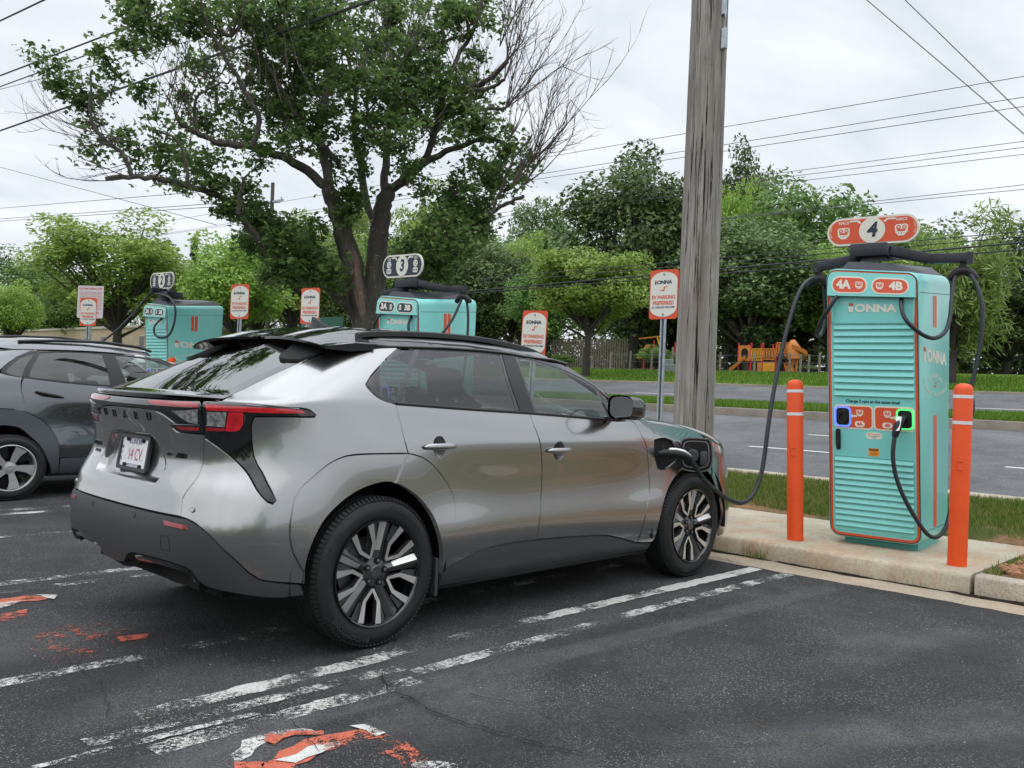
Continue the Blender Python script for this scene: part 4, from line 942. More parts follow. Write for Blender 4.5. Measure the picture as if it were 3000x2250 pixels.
# ---------------------------------------------------------------- the ground: parking lot, kerbs, verge, road, median, far road, lawn
PROF = [(4.11, .146), (5.7, .15), (6.4, .24), (7.08, .415)]
def gz(X):   # height of the land as one moves away from the car park
    return float(np.interp(X, [3.6, 3.97, 4.11, 5.7, 6.4, 7.08, 7.3, 16.2, 16.5, 16.65, 19.6, 20, 27, 27.15, 27.4, 30, 34, 38, 50, 80, 140, 900],
                           [0, -.01, .146, .15, .24, .415, .30, .775, .80, 1.06, 1.18, 1.06, 1.61, 1.80, 1.81, 1.98, 2.35, 2.6, 3.1, 3.9, 4.6, 4.6]))
def sheet(name, Xs, Y0, Y1, mat, ny=40, dz=0, jit=0, zf=gz, seed=0, kind='structure'):
    rnd = random.Random(seed); Ys = np.linspace(Y0, Y1, ny+1); V = []; 
    for i, X in enumerate(Xs):
        for Y in Ys: V.append((X, Y, zf(X)+dz+(rnd.uniform(-jit, jit) if 0 < i < len(Xs)-1 else 0)))
    n = ny+1; F_ = [(i*n+j, (i+1)*n+j, (i+1)*n+j+1, i*n+j+1) for i in range(len(Xs)-1) for j in range(ny)]
    o = mesh_obj(name, V, F_, mat, smooth=True); 
    if kind: o['kind'] = kind
    return o
base = sheet('ground', [-900, -60, -9, 3.5, 3.9, 7.2, 16.4, 19.9, 27.05, 30, 34, 38, 50, 80, 140, 900], -900, 900, LAWNM, 40, -.35 , zf=lambda X: gz(X) if X > 3.9 else 0)
base.location.z = -.02
o = mesh_obj('parking_lot', [(-260, -260, 0), (3.66, -260, 0), (3.66, 90, 0), (-260, 90, 0)], [(0, 1, 2, 3)], ASPH, None); tag(o, kind='structure')
mb = MB(); rnd = random.Random(3)
# concrete gutter strip in front of the kerb, laid just proud with a ragged outer edge
Ys = np.arange(-40, 60, .12); V = []
for Y in Ys: V += [(3.60+rnd.uniform(-.012, .012)+(.02*math.sin(Y*1.7)), Y, .003), (3.99, Y, .006)]
mb.add(V, [(2*i, 2*i+1, 2*i+3, 2*i+2) for i in range(len(Ys)-1)]); tag(mb.build('gutter', GUT), kind='structure')
# dirt seam between gutter and kerb
SOIL = dirt_grass_mat('seam_soil', (.02, .018, .014), (.05, .04, .03), (.045, .035, .028), .5)
mb = MB(); V = []
for Y in Ys: V += [(3.905+.02*math.sin(Y*5)+rnd.uniform(-.02, .02), Y, .009), (3.955, Y, .022+rnd.uniform(-.006, .008)), (4.02, Y, .02)]
mb.add(V, [(3*i+k, 3*i+k+1, 3*i+k+4, 3*i+k+3) for i in range(len(Ys)-1) for k in range(2)]); tag(mb.build('soil_seam', SOIL), kind='stuff')
def rough_block(name, x0, x1, y0, y1, z0, z1, mat, kind='structure', seg=.06, chip=.006, seed=1, rake=.0, r=.02):
    """long concrete block with softened, slightly chipped arrises; runs along Y"""
    rn = random.Random(seed); n = max(2, int((y1-y0)/seg)); V = []
    prof = [(x0, z0), (x0+rake*.5, (z0+z1)/2), (x0+rake, z1-r), (x0+rake+r*.3, z1-r*.3), (x0+rake+r, z1), ((x0+x1)/2, z1+.001), (x1-r, z1), (x1, z1-r), (x1, z0)]
    for i in range(n+1):
        Y = y0+(y1-y0)*i/n
        for k, (x, z) in enumerate(prof):
            e = chip*(2.2 if k in (3, 4) else (.8 if 0 < k < 7 else 0)); V.append((x+rn.uniform(-e, e)*.6, Y, z+rn.uniform(-e, e*.3)*.6))
    k = len(prof); F_ = [(i*k+j, i*k+j+1, (i+1)*k+j+1, (i+1)*k+j) for i in range(n) for j in range(k-1)]
    F_ += [tuple(range(k)), tuple(n*k+j for j in range(k))[::-1]]
    o = mesh_obj(name, V, F_, mat, smooth=True); o.data.set_sharp_from_angle(angle=R_(50)); 
    if kind: o['kind'] = kind
    return o
# kerb blocks of the car park; the raised pad interrupts them
rough_block('kerb', 3.94, 4.10, -12.0, -2.49, -.12, .150, KERB, seed=2, chip=.004)
pads = [(-2.46, .42), (2.6, 5.5), (8.9, 11.8)]
def pad_mesh(y0, y1, seed):
    rn = random.Random(seed); xs = np.concatenate([[3.925, 3.93, 3.935, 3.945, 3.965], np.linspace(4.0, 5.72, 26)]); zs_ = [-.1, .05, .120, .137, .146]+[.150]*26
    ys = np.linspace(y0, y1, 70); V = []
    for X, z in zip(xs, zs_):
        for Y in ys: V.append((X+rn.uniform(-.003, .003)-(.006*math.sin(Y*3) if X < 3.95 else 0), Y, z+rn.uniform(-.002, .001)))
    n = len(ys); F_ = [(i*n+j, (i+1)*n+j, (i+1)*n+j+1, i*n+j+1) for i in range(len(xs)-1) for j in range(n-1)]
    b0 = len(V)
    for j in (0, n-1):
        q = [i*n+j for i in range(len(xs))]; V += [(xs[-1], ys[j], -.1)]; F_.append(tuple(q+[len(V)-1]) if j == 0 else tuple(([len(V)-1]+q[::-1])))
    F_.append(tuple([(len(xs)-1)*n+j for j in range(n)]+[b0+1, b0]))
    return mesh_obj('concrete_pad', V, F_, CONC, smooth=False)
for (a, b_), lab in zip(pads, ('raised concrete pad with rusty stains under the turquoise cabinet numbered 4', 'raised concrete pad under the turquoise cabinet numbered 3', 'raised concrete pad under the turquoise cabinet numbered 2')):
    o = pad_mesh(a, b_, int(b_*7)); o.data.polygons.foreach_set('use_smooth', [True]*len(o.data.polygons)); o.data.set_sharp_from_angle(angle=R_(40)); tag(o, lab, 'pad', 'concrete pads under the chargers')
for a, b_ in ((.44, 2.58), (5.52, 8.88), (11.82, 40)): rough_block('kerb', 3.94, 4.10, a, b_, -.12, .150, KERB, seed=int(a*9))
def verge_z(X, Y):
    return gz(X)-.012+.012*math.sin(X*4+Y*2.3)+.01*math.sin(Y*5.1-X)
XS_ = list(np.linspace(4.08, 7.1, 34))
def inpad(X, Y): return X < 5.74 and any(a-.02 < Y < b_+.02 for a, b_ in pads)
V = []; Ysv = np.arange(-14, 40, .12); n = len(Ysv); rn = random.Random(5)
for X in XS_:
    for Y in Ysv: V.append((X, Y, verge_z(X, Y)-.01+rn.uniform(0, .012)+(-.06 if inpad(X, Y) else 0)+(.05*math.exp(-((X-5.0)**2+(Y+3.3)**2)/.25))))
o = mesh_obj('verge', V, [(i*n+j, (i+1)*n+j, (i+1)*n+j+1, i*n+j+1) for i in range(len(XS_)-1) for j in range(n-1)], STRIPM, smooth=True); tag(o, kind='structure')
# road side kerb/gutter top, road, markings
rough_block('road_kerb', 7.08, 7.34, -40, 70, .1, .425, GUT2, seed=11, seg=.25)
sheet('road', [7.3, 9, 12, 14, 16.55], -200, 220, ROADM, 60)
def rstrip(name, X, w, Y0, Y1, mat, dz=.004):
    o = mesh_obj(name, [(X, Y0, gz(X)+dz), (X+w, Y0, gz(X+w)+dz), (X+w, Y1, gz(X+w)+dz), (X, Y1, gz(X)+dz)], [(0, 1, 2, 3)], mat); return tag(o, kind='structure')
YEL = pm('yellow_road_paint', (.75, .36, .05), .7, var=.15, vscale=6); WHT = pm('white_road_paint', (.62, .62, .60), .7, var=.15, vscale=6)
rstrip('yellow_line', 16.08, .13, -60, 120, YEL)
rough_block('median_kerb', 16.45, 16.68, -40, 90, .6, 1.06, RKERB, seed=12, seg=.35)
sheet('median', [16.66, 17.4, 18.5, 19.7], -120, 160, MEDM, 120, .0, .02)
rough_block('median_kerb', 19.68, 19.86, -40, 90, .8, 1.17, RKERB, seed=13, seg=.5)
sheet('far_road', [19.8, 22, 24, 27.1], -200, 220, ROADM, 60)
rough_block('far_kerb', 27.0, 27.22, -60, 110, 1.3, 1.80, RKERB, seed=14, seg=.4)
sheet('lawn', [27.2, 28.5, 30, 32, 34, 36, 38, 44, 50, 65, 80, 110, 140], -220, 260, LAWNM, 160, 0, .04)
def worn(name, col, keep, fs=52, stretch=(1, 1, 1)):
    """paint broken up by wear: keep = share of the film that is left"""
    m = bpy.data.materials.new(name); m.use_nodes = True; t = m.node_tree; b = t.nodes['Principled BSDF']; o = t.nodes['Material Output']
    tc_ = t.nodes.new('ShaderNodeTexCoord'); vec = tc_.outputs['Object']
    a = nz(t, vec, fs, 6, .78, .2, stretch); c = nz(t, vec, 3.2, 4, .6, 0, stretch); g = nz(t, vec, fs*5, 2, .6)
    s_ = mathn(t, 'ADD', mathn(t, 'MULTIPLY', a, .36), mathn(t, 'ADD', mathn(t, 'MULTIPLY', c, .40), mathn(t, 'MULTIPLY', g, .24)))
    x = .5+(.5-keep)*.20
    f = ramp(t, s_, (x-.012, 0.0), (x+.012, 1.0))
    b.inputs['Base Color'].default_value = (*col, 1); b.inputs['Roughness'].default_value = .7
    t.links.new(mixc(t, ramp(t, nz(t, vec, 90, 3, .7), (.35, 1.0), (.7, 0.0)), col, tuple(k*.7 for k in col)), b.inputs['Base Color'])
    tr = t.nodes.new('ShaderNodeBsdfTransparent'); mx = t.nodes.new('ShaderNodeMixShader'); t.links.new(f, mx.inputs[0]); t.links.new(tr.outputs[0], mx.inputs[1]); t.links.new(b.outputs[0], mx.inputs[2]); t.links.new(mx.outputs[0], o.inputs[0]); return m
WP = [worn('worn_white_%d' % i, (.66, .66, .62), k) for i, k in enumerate((.60, .49, .40, .29))]
OR_ = (.58, .135, .075)
OP = [worn('worn_orange_%d' % i, OR_, k, 26) for i, k in enumerate((.70, .56, .36, .22))]
def film_mat(name, col, amt, fs):
    m = bpy.data.materials.new(name); m.use_nodes = True; t = m.node_tree; b = t.nodes['Principled BSDF']; o = t.nodes['Material Output']
    vec = t.nodes.new('ShaderNodeTexCoord').outputs['Object']; at = t.nodes.new('ShaderNodeAttribute'); at.attribute_name = 'edge'
    n = mathn(t, 'MULTIPLY', ramp(t, nz(t, vec, fs, 6, .8), (.38, 0.0), (.62, 1.0)), ramp(t, nz(t, vec, 4, 5, .7), (.35, .35), (.65, 1.0)))
    f = mathn(t, 'MULTIPLY', mathn(t, 'MULTIPLY', n, at.outputs['Fac']), amt); b.inputs['Base Color'].default_value = (*col, 1); b.inputs['Roughness'].default_value = .85
    tr = t.nodes.new('ShaderNodeBsdfTransparent'); mx = t.nodes.new('ShaderNodeMixShader'); t.links.new(f, mx.inputs[0]); t.links.new(tr.outputs[0], mx.inputs[1]); t.links.new(b.outputs[0], mx.inputs[2]); t.links.new(mx.outputs[0], o.inputs[0]); return m
FILM = film_mat('chalky_film', (.20, .20, .20), .55, 90)
def soft_strip(pts, hw, mat, z, name='old_line_scar'):
    P = [Vector(p) for p in pts]; V = []; A = []; n = len(P)
    for i, p in enumerate(P):
        d = (P[min(i+1, n-1)]-P[max(i-1, 0)]).normalized(); q = Vector((-d.y, d.x))
        for k, a in ((-1, 0), (-.55, 1), (.55, 1), (1, 0)): V.append((p.x+q.x*hw*k, p.y+q.y*hw*k, z)); A.append(a if 0 < i < n-1 else 0)
    o = mesh_obj(name, V, [(4*i+k, 4*i+k+1, 4*i+k+5, 4*i+k+4) for i in range(n-1) for k in range(3)], mat); at = o.data.attributes.new('edge', 'FLOAT', 'POINT'); at.data.foreach_set('value', A); return tag(o, kind='structure')
def soft_patch(x, y, rx, ry, rot, mat, z, seed):
    rn = random.Random(seed); n = 28; V = [(x, y, z)]; A = [1.0]; c, s_ = math.cos(rot), math.sin(rot)
    for rr_, a in ((.5, .8), (1, 0)):
        for i in range(n): t = 2*math.pi*i/n; q = rr_*(1+.22*math.sin(3*t+seed)+.15*math.sin(5*t+2*seed)); u, w = rx*q*math.cos(t), ry*q*math.sin(t); V.append((x+u*c-w*s_, y+u*s_+w*c, z)); A.append(a)
    o = mesh_obj('faded_patch', V, [(0, 1+i, 1+(i+1) % n) for i in range(n)]+[(1+i, 1+n+i, 1+n+(i+1) % n, 1+(i+1) % n) for i in range(n)], mat); at = o.data.attributes.new('edge', 'FLOAT', 'POINT'); at.data.foreach_set('value', A); return tag(o, kind='structure')
def flat(name, pts, mat, z, ragged=.0, seed=0, label=None):
    rn = random.Random(seed); P = []
    n = len(pts)
    for i in range(n):
        a = Vector(pts[i]); b = Vector(pts[(i+1) % n]); k = max(1, int((b-a).length/.05))
        for q in range(k):
            p = a.lerp(b, q/k); P.append((p.x+rn.uniform(-ragged, ragged), p.y+rn.uniform(-ragged, ragged), z))
    o = mesh_obj(name, P, [tuple(range(len(P)))], mat); tag(o, kind='structure'); return o
def line(name, x0, x1, y, w, mat, z, y1=None, seed=0):
    y1 = y if y1 is None else y1
    return flat(name, [(x0, y-w/2), (x1, y1-w/2), (x1, y1+w/2), (x0, y+w/2)], mat, z, .009, seed)
Z1, Z2, Z3 = .004, .0075, .011
line('stall_line', 2.3, 3.56, -1.04, .11, worn('fresh_white', (.66, .66, .62), .86), Z1, -1.05, 1); line('stall_line', 1.2, 2.3, -1.03, .10, WP[0], Z1, -1.04, 41); line('stall_line', -.05, 1.2, -1.03, .10, WP[3], Z1, -1.03, 2); line('stall_line', -1.25, -.05, -1.06, .11, WP[1], Z1, -1.05, 3)
line('stall_line', 2.2, 3.55, -1.29, .09, WP[1], Z1, -1.31, 4); line('stall_line', -.1, 2.2, -1.33, .09, WP[2], Z1, -1.29, 5); line('stall_line', -1.5, -.1, -1.20, .08, WP[2], Z1, -1.23, 6)
line('stall_line', -1.35, -.15, -1.40, .10, WP[2], Z1, -1.41, 7); line('stall_line', -1.7, -.9, -1.30, .04, WP[1], Z2, -1.33, 8)
line('stall_line', -1.7, .5, -.36, .10, WP[3], Z1, -.33, 9); line('stall_line', .5, 3.5, -.33, .10, WP[3], Z1, -.33, 19)
line('stall_line', -4, .6, 1.60, .11, WP[2], Z1, 1.50, 10); line('stall_line', .6, 3.55, 1.5, .1, WP[1], Z1, 1.50, 11); line('stall_line', -4, 3.5, 1.34, .09, WP[3], Z1, 1.27, 12)
line('stall_line', -4, 3.55, 4.62, .11, WP[2], Z1, 4.62, 13); line('stall_line', -4, 3.55, 4.38, .1, WP[2], Z1, 4.36, 14); line('stall_line', -4, 3.5, 7.6, .1, WP[1], Z1, 7.6, 15); line('stall_line', -4, 3.5, 3.2, .08, WP[3], Z1, 3.2, 16)
line('stall_line', -4, 3.5, -4.3, .1, WP[1], Z1, -4.3, 17)
soft_strip([(3.52, -1.74), (3.3, -1.72), (2.4, -1.66), (1.5, -1.62), (.6, -1.55), (0, -1.5), (-.6, -1.48), (-1.2, -1.5), (-1.5, -1.5)], .11, film_mat('line_scar_film', (.15, .15, .152), .85, 110), .0022)
for i, q in enumerate([(-.2, -1.75, .8, .28, .1), (-1.3, -1.75, .6, .35, .5), (.5, -2.9, .9, .22, -.5), (2.2, -2.6, .9, .25, -.2), (1.2, -3.3, .9, .3, -.7), (-.6, -2.7, .6, .25, .3), (2.9, -3.2, .7, .2, .1), (-.1, -1.2, .7, .25, 0), (1.6, -1.2, 1.3, .18, 0), (-1.0, .2, .9, .3, .2), (-.9, -.9, .7, .3, 0)]): soft_patch(*q, FILM, .0014+.0001*i, i)
def gp(x, y):   # spot on the parking lot seen at (x, y) of the 2212-px photograph while measuring
    k = 3000/2212; d = _W+_RR*((x*k-1500)/2650)-_UU*((y*k-1125)/2650); t = -CAM_LOC.z/d.z; p = CAM_LOC+d*t; return (p.x, p.y)
def blob(pts, mat, z, seed): return flat('painted_emblem', [gp(*p) for p in pts], mat, z, .016, seed)
blob([(505, 1632), (530, 1602), (580, 1582), (640, 1573), (690, 1583), (640, 1590), (585, 1600), (545, 1622), (520, 1650)], WP[1], Z1, 21)
blob([(560, 1604), (610, 1580), (690, 1583), (690, 1592), (640, 1594), (585, 1610)], OP[1], Z2, 22)
blob([(560, 1658), (600, 1625), (660, 1598), (740, 1580), (800, 1576), (838, 1588), (810, 1598), (740, 1612), (690, 1630), (640, 1656), (610, 1690)], OP[1], Z1, 23)
blob([(755, 1574), (800, 1569), (842, 1586), (820, 1594), (790, 1584)], WP[0], Z2, 24)
blob([(600, 1648), (660, 1620), (735, 1603), (740, 1612), (690, 1632), (630, 1652)], WP[1], Z2, 25)
blob([(780, 1600), (850, 1592), (910, 1630), (930, 1670), (800, 1670), (800, 1630)], OP[3], Z1, 26)
blob([(505, 1650), (560, 1648), (620, 1690), (500, 1700)], OP[1], Z1, 27); blob([(900, 1640), (990, 1650), (1000, 1672), (900, 1670)], WP[2], Z1, 28)
blob([(-60, 1318), (-10, 1296), (60, 1288), (120, 1286), (105, 1296), (40, 1302), (0, 1312), (-60, 1340)], OP[0], Z1, 31); blob([(75, 1286), (125, 1288), (122, 1296), (90, 1293)], WP[0], Z2, 32)
blob([(-60, 1345), (0, 1328), (60, 1318), (55, 1330), (0, 1345), (-60, 1365)], OP[1], Z1, 33); blob([(0, 1305), (50, 1300), (20, 1310), (-30, 1325)], WP[1], Z2, 34)
blob([(60, 1395), (90, 1362), (160, 1348), (240, 1345), (265, 1360), (250, 1385), (200, 1425), (110, 1440), (75, 1420)], OP[3], Z1, 35)
blob([(255, 1378), (320, 1372), (322, 1380), (262, 1388)], OP[1], Z1, 36); blob([(150, 1365), (200, 1350), (240, 1350), (230, 1375), (180, 1390)], OP[2], Z2, 37)
def crack(pts, w, seed):
    rn = random.Random(seed); P = [Vector((*gp(*p), 0)) for p in pts]; Q = []
    for a, b in zip(P, P[1:]):
        k = max(2, int((b-a).length/.035))
        for i in range(k): p = a.lerp(b, i/k); Q.append((p.x+rn.gauss(0, .008), p.y+rn.gauss(0, .008)))
    V = []
    for i, (x, y) in enumerate(Q):
        a = Q[max(i-1, 0)]; b = Q[min(i+1, len(Q)-1)]; d = Vector((b[0]-a[0], b[1]-a[1])).normalized(); ww = w*rn.uniform(.3, 1.2)*(0.2 if i in (0, len(Q)-1) else 1)
        V += [(x-d.y*ww, y+d.x*ww, .0125), (x+d.y*ww, y-d.x*ww, .0125)]
    o = mesh_obj('crack', V, [(2*i, 2*i+1, 2*i+3, 2*i+2) for i in range(len(Q)-1)], CRK); tag(o, kind='structure')
CRK = pm('crack_dark', (.006, .006, .006), .95)
crack([(822, 1455), (835, 1492), (880, 1512), (940, 1545), (1010, 1570), (1095, 1592), (1180, 1618), (1290, 1640)], .0045, 1); crack([(1000, 1502), (1040, 1512), (1120, 1522), (1230, 1508)], .003, 2)
crack([(835, 1490), (900, 1470), (960, 1478)], .003, 3); crack([(360, 1245), (420, 1260), (520, 1262)], .004, 4); crack([(1540, 1205), (1700, 1247), (1900, 1283), (2060, 1310), (2212, 1338)], .0035, 5); crack([(1800, 1262), (1850, 1300), (1900, 1310)], .002, 6)
crack([(560, 1520), (640, 1570), (700, 1640)], .002, 7); crack([(1230, 1508), (1400, 1545), (1500, 1600)], .0022, 8); crack([(130, 1420), (220, 1480), (240, 1560)], .002, 9)
# loose grit, twigs and leaves lying on the asphalt
rn = random.Random(8); mb = MB()
for _ in range(220):
    x = rn.uniform(-1.8, 3.5); y = rn.uniform(-3.6, .3) if rn.random() < .8 else rn.uniform(.3, 4); r = rn.uniform(.0015, .0055)
    v = [(x+r*math.cos(a)*rn.uniform(.6, 1.2), y+r*math.sin(a)*rn.uniform(.6, 1.2), .001) for a in (0, 1.3, 2.5, 3.8, 5)]+[(x, y, r*.8)]
    mb.add(v, [(i, (i+1) % 5, 5) for i in range(5)])
tag(mb.build('grit', pm('pebble', (.38, .36, .32), .9)), kind='stuff')
mb = MB()
for _ in range(26):
    x = rn.uniform(-1.4, 3.4); y = rn.uniform(-3.4, -1); a = rn.uniform(0, 6.3); L = rn.uniform(.02, .06)
    mb.tube([(x, y, .004), (x+L*.5*math.cos(a), y+L*.5*math.sin(a), .006), (x+L*math.cos(a+.3), y+L*math.sin(a+.3), .004)], .0012, 4)
tag(mb.build('twig_litter', pm('twig', (.16, .10, .05), .9)), kind='stuff')
# ---------------------------------------------------------------- grass blades
def blade_mat(name, c1, c2, c3):
    m, t, b, tc_ = nodes_mat(name); g = t.nodes.new('ShaderNodeNewGeometry')
    c = ramp(t, g.outputs['Random Per Island'], (.0, c1), (.6, c2), (1, c3)); t.links.new(c, b.inputs['Base Color']); b.inputs['Roughness'].default_value = .55; b.inputs['Specular IOR Level'].default_value = .25
    o = t.nodes['Material Output']; tl = t.nodes.new('ShaderNodeBsdfTranslucent'); t.links.new(c, tl.inputs[0]); mx = t.nodes.new('ShaderNodeMixShader'); mx.inputs[0].default_value = .3
    t.links.new(b.outputs[0], mx.inputs[1]); t.links.new(tl.outputs[0], mx.inputs[2]); t.links.new(mx.outputs[0], o.inputs[0]); return m
BL1 = blade_mat('grass_blade', (.075, .14, .016), (.16, .23, .035), (.34, .32, .13)); BL2 = blade_mat('median_blade', (.06, .15, .01), (.12, .24, .02), (.22, .30, .06))
def grass(name, n, fx, fy, zf, h, w, mat, dens=None, seed=1):
    r = np.random.default_rng(seed); X = r.uniform(*fx, n); Y = r.uniform(*fy, n)
    if dens is not None:
        k = np.array([dens(x, y) for x, y in zip(X, Y)]) > r.random(n); X = X[k]; Y = Y[k]
    n = len(X); Z = np.array([zf(x, y) for x, y in zip(X, Y)]); H = h*r.uniform(.35, 1.1, n)**1.0; A = r.uniform(0, 6.283, n); B = r.uniform(0, 6.283, n); L = H*r.uniform(.1, .7, n)
    dx_, dy_ = np.cos(A)*w*.5, np.sin(A)*w*.5; lx, ly = np.cos(B)*L, np.sin(B)*L
    V = np.stack([np.stack([X-dx_, Y-dy_, Z-.01], 1), np.stack([X+dx_, Y+dy_, Z-.01], 1), np.stack([X+lx*.35+dx_*.8, Y+ly*.35+dy_*.8, Z+H*.6], 1), np.stack([X+lx*.35-dx_*.8, Y+ly*.35-dy_*.8, Z+H*.6], 1), np.stack([X+lx, Y+ly, Z+H], 1)], 1).reshape(-1, 3)
    me = bpy.data.meshes.new(name); i = np.arange(n)*5
    F_ = np.concatenate([np.stack([i, i+1, i+2], 1), np.stack([i, i+2, i+3], 1), np.stack([i+3, i+2, i+4], 1)])
    me.vertices.add(len(V)); me.vertices.foreach_set('co', V.ravel()); me.loops.add(len(F_)*3); me.loops.foreach_set('vertex_index', F_.ravel().astype(np.int32)); me.polygons.add(len(F_)); me.polygons.foreach_set('loop_start', np.arange(len(F_), dtype=np.int32)*3); me.polygons.foreach_set('loop_total', np.full(len(F_), 3, np.int32))
    me.update(calc_edges=True); me.materials.append(mat); o = bpy.data.objects.new(name, me); COL.objects.link(o); return tag(o, kind='stuff')
def vdens(x, y):
    if inpad(x, y): return 0
    q = .5+.5*math.sin(x*2.3+1.3*math.sin(y*1.7))*math.cos(y*1.9+.8*math.sin(x*2.1))
    bare = math.exp(-((x-5.1)**2/.5+(y+3.2)**2/.8))+math.exp(-((x-5.2)**2/.4+(y-.6)**2/.5))+(.9 if x < 5.95 and -2.8 < y < .8 and x > 5.7 else 0)
    return max(0, min(1, (.12+.85*q+(.40 if x > 6.2 else 0)-(.45 if y < -2.6 and x < 6.0 else 0))-1.45*bare))
grass('grass', 120000, (4.14, 7.08), (-4.2, 1.4), verge_z, .058, .0055, BL1, vdens, 1)
grass('grass', 14000, (4.14, 7.08), (1.4, 12), verge_z, .07, .012, BL1, vdens, 2)
grass('grass', 46000, (16.68, 19.66), (-4, 16), lambda x, y: gz(x), .11, .016, BL2, None, 3)
grass('grass', 42000, (27.3, 37), (-3, 38), lambda x, y: gz(x), .13, .035, BL2, None, 4)
grass('grass', 130, (3.90, 3.98), (-.95, -.7), lambda x, y: .02, .09, .004, BL1, None, 5); grass('grass', 140, (3.90, 3.98), (-3, 1), lambda x, y: .02, .035, .003, BL1, None, 6)
grass('grass', 260, (4.6, 4.95), (-2.78, -2.5), lambda x, y: .15, .07, .005, BL1, None, 7)
# torn-up red soil beside the pad
mb = MB(); rn = random.Random(4)
for _ in range(520):
    x = rn.gauss(4.72, .38); y = rn.gauss(-2.95, .28); r = rn.uniform(.012, .05)
    if x < 4.14 or y > -2.52: continue
    c = Vector((x, y, .16)); vs_ = [c+Vector((math.cos(a)*math.cos(b), math.sin(a)*math.cos(b), math.sin(b)*.6))*r*rn.uniform(.7, 1.2) for b in (-.4, .5) for a in (0, 1.25, 2.5, 3.8, 5)]+[c+Vector((0, 0, r*.7))]
    mb.add(vs_, [(i, (i+1) % 5, 5+(i+1) % 5, 5+i) for i in range(5)]+[(5+i, 5+(i+1) % 5, 10) for i in range(5)])
tag(mb.build('soil_clods', pm('red_soil', (.30, .15, .08), .95, var=.3, vscale=8)), kind='stuff')
# white lane dashes
for x, y0, y1 in ((10.9, -5.2, -2.2), (10.9, 1.3, 3.1), (10.9, 8, 11), (10.9, -1.4, -.8), (13.7, 2.6, 3.4), (13.7, 10, 13), (13.7, -6, -3), (23.3, 12.6, 14.4), (22.7, -.2, 3.1), (23.3, 21, 24)): 
    o = mesh_obj('lane_dash', [(x, y0, gz(x)+.005), (x+.12, y0, gz(x+.12)+.005), (x+.12, y1, gz(x+.12)+.005), (x, y1, gz(x)+.005)], [(0, 1, 2, 3)], WHT); tag(o, kind='structure')
# ---------------------------------------------------------------- charging cabinets
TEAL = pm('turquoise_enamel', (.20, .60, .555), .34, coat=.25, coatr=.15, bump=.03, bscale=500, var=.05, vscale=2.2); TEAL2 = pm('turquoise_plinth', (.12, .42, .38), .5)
ORG = pm('orange_film', (.66, .085, .03), .38); CREAM = pm('cream_film', (.72, .70, .60), .4); NAVY = pm('navy_film', (.018, .03, .055), .4); WHT2 = pm('white_film', (.80, .80, .78), .35)
CHAR = pm('charcoal_steel', (.030, .034, .042), .42, .2); CABLE = pm('cable_rubber', (.018, .020, .024), .42, bump=.05, bscale=200); BLK = pm('matt_black', (.008, .008, .009), .5)
BLUEL = pm('blue_led', (.1, .2, .9), .3, emit=(.12, .22, 1.0), es=.75); GRNL = pm('green_led', (.1, .8, .2), .3, emit=(.08, .95, .22), es=.6); WARN = pm('warning_orange', (.80, .30, .03), .4)
HW, HH, HD = .72, 2.37, .88
def warp(x, y, z):
    k = z-.24; q = min(max((z-1.9)/.45, 0), 1)
    return Vector((x-.038*k, -.043*k+(y*(1+.12*k) if y > 0 else y), z+q*(-.09*(x-.36)+.12*max(y, 0))))
def wf(x, z, off): return warp(x, -off, z)
def ws(y, z, off): return warp(HW+off, y, z)
def slab2(name, pts, fn, a, b, mat, parent, smooth=None):
    """solid plate: 2-D outline placed with fn between offsets a and b"""
    n = len(pts); V = [fn(x, z, a) for x, z in pts]+[fn(x, z, b) for x, z in pts]; mb = MB()
    mb.add(V, [tuple(range(n)), tuple(range(2*n-1, n-1, -1))]+[(i, n+i, n+(i+1) % n, (i+1) % n) for i in range(n)]); return mb.build(name, mat, parent, smooth=smooth)
def ring2(name, A, B, fn, a, b, mat, parent, smooth=None):
    n = len(A); V = [fn(x, z, a) for x, z in A]+[fn(x, z, b) for x, z in A]+[fn(x, z, b) for x, z in B]+[fn(x, z, a) for x, z in B]; mb = MB()
    mb.add(V, [(k*n+i, k*n+(i+1) % n, (k+1)*n+(i+1) % n, (k+1)*n+i) for k in range(3) for i in range(n)]); return mb.build(name, mat, parent, smooth=smooth)
def txt(name, s, fn, x, z, size, mat, parent, bold=.02, sx=1, off=.002, rot=0, shear=0, spacing=1, fit=None):
    V, Fc = text_geo(s, size, bold, shear, sx, spacing)
    if fit:
        w = max(p[0] for p in V)-min(p[0] for p in V); V = [(a*fit/w, b) for a, b in V]
    cr_, sr = math.cos(rot), math.sin(rot); mb = MB(); mb.add([fn(x+a*cr_-b*sr, z+a*sr+b*cr_, off) for a, b in V], Fc); return mb.build(name, mat, parent)
def circ(x, z, r, n=24, ry=None): return [(x+r*math.cos(2*math.pi*i/n), z+(ry or r)*math.sin(2*math.pi*i/n)) for i in range(n)]
def pill(x, z, w, h): return rrect(x-w/2, z-h/2, x+w/2, z+h/2, h/2-.0005, 8)
def bolt(name, fn, x, z, s, mat, parent, off=.002, sx=1):
    P = [(-.5, -.10), (-.02, .04), (.12, -.26), (.12, -.26), (-.02, -.5), (-.16, -.42)]
    P = [(-.62, -.30), (.0, -.12), (-.02, .30), (.16, .42), (.70, .42), (.14, .24), (.10, -.34), (.0, -.42)]
    mb = MB(); mb.add([fn(x+a*s*sx, z+b*s, off) for a, b in P], [(0, 1, 7), (1, 2, 5), (1, 5, 6), (1, 6, 7), (2, 3, 5), (3, 4, 5)]); return mb.build(name, mat, parent)
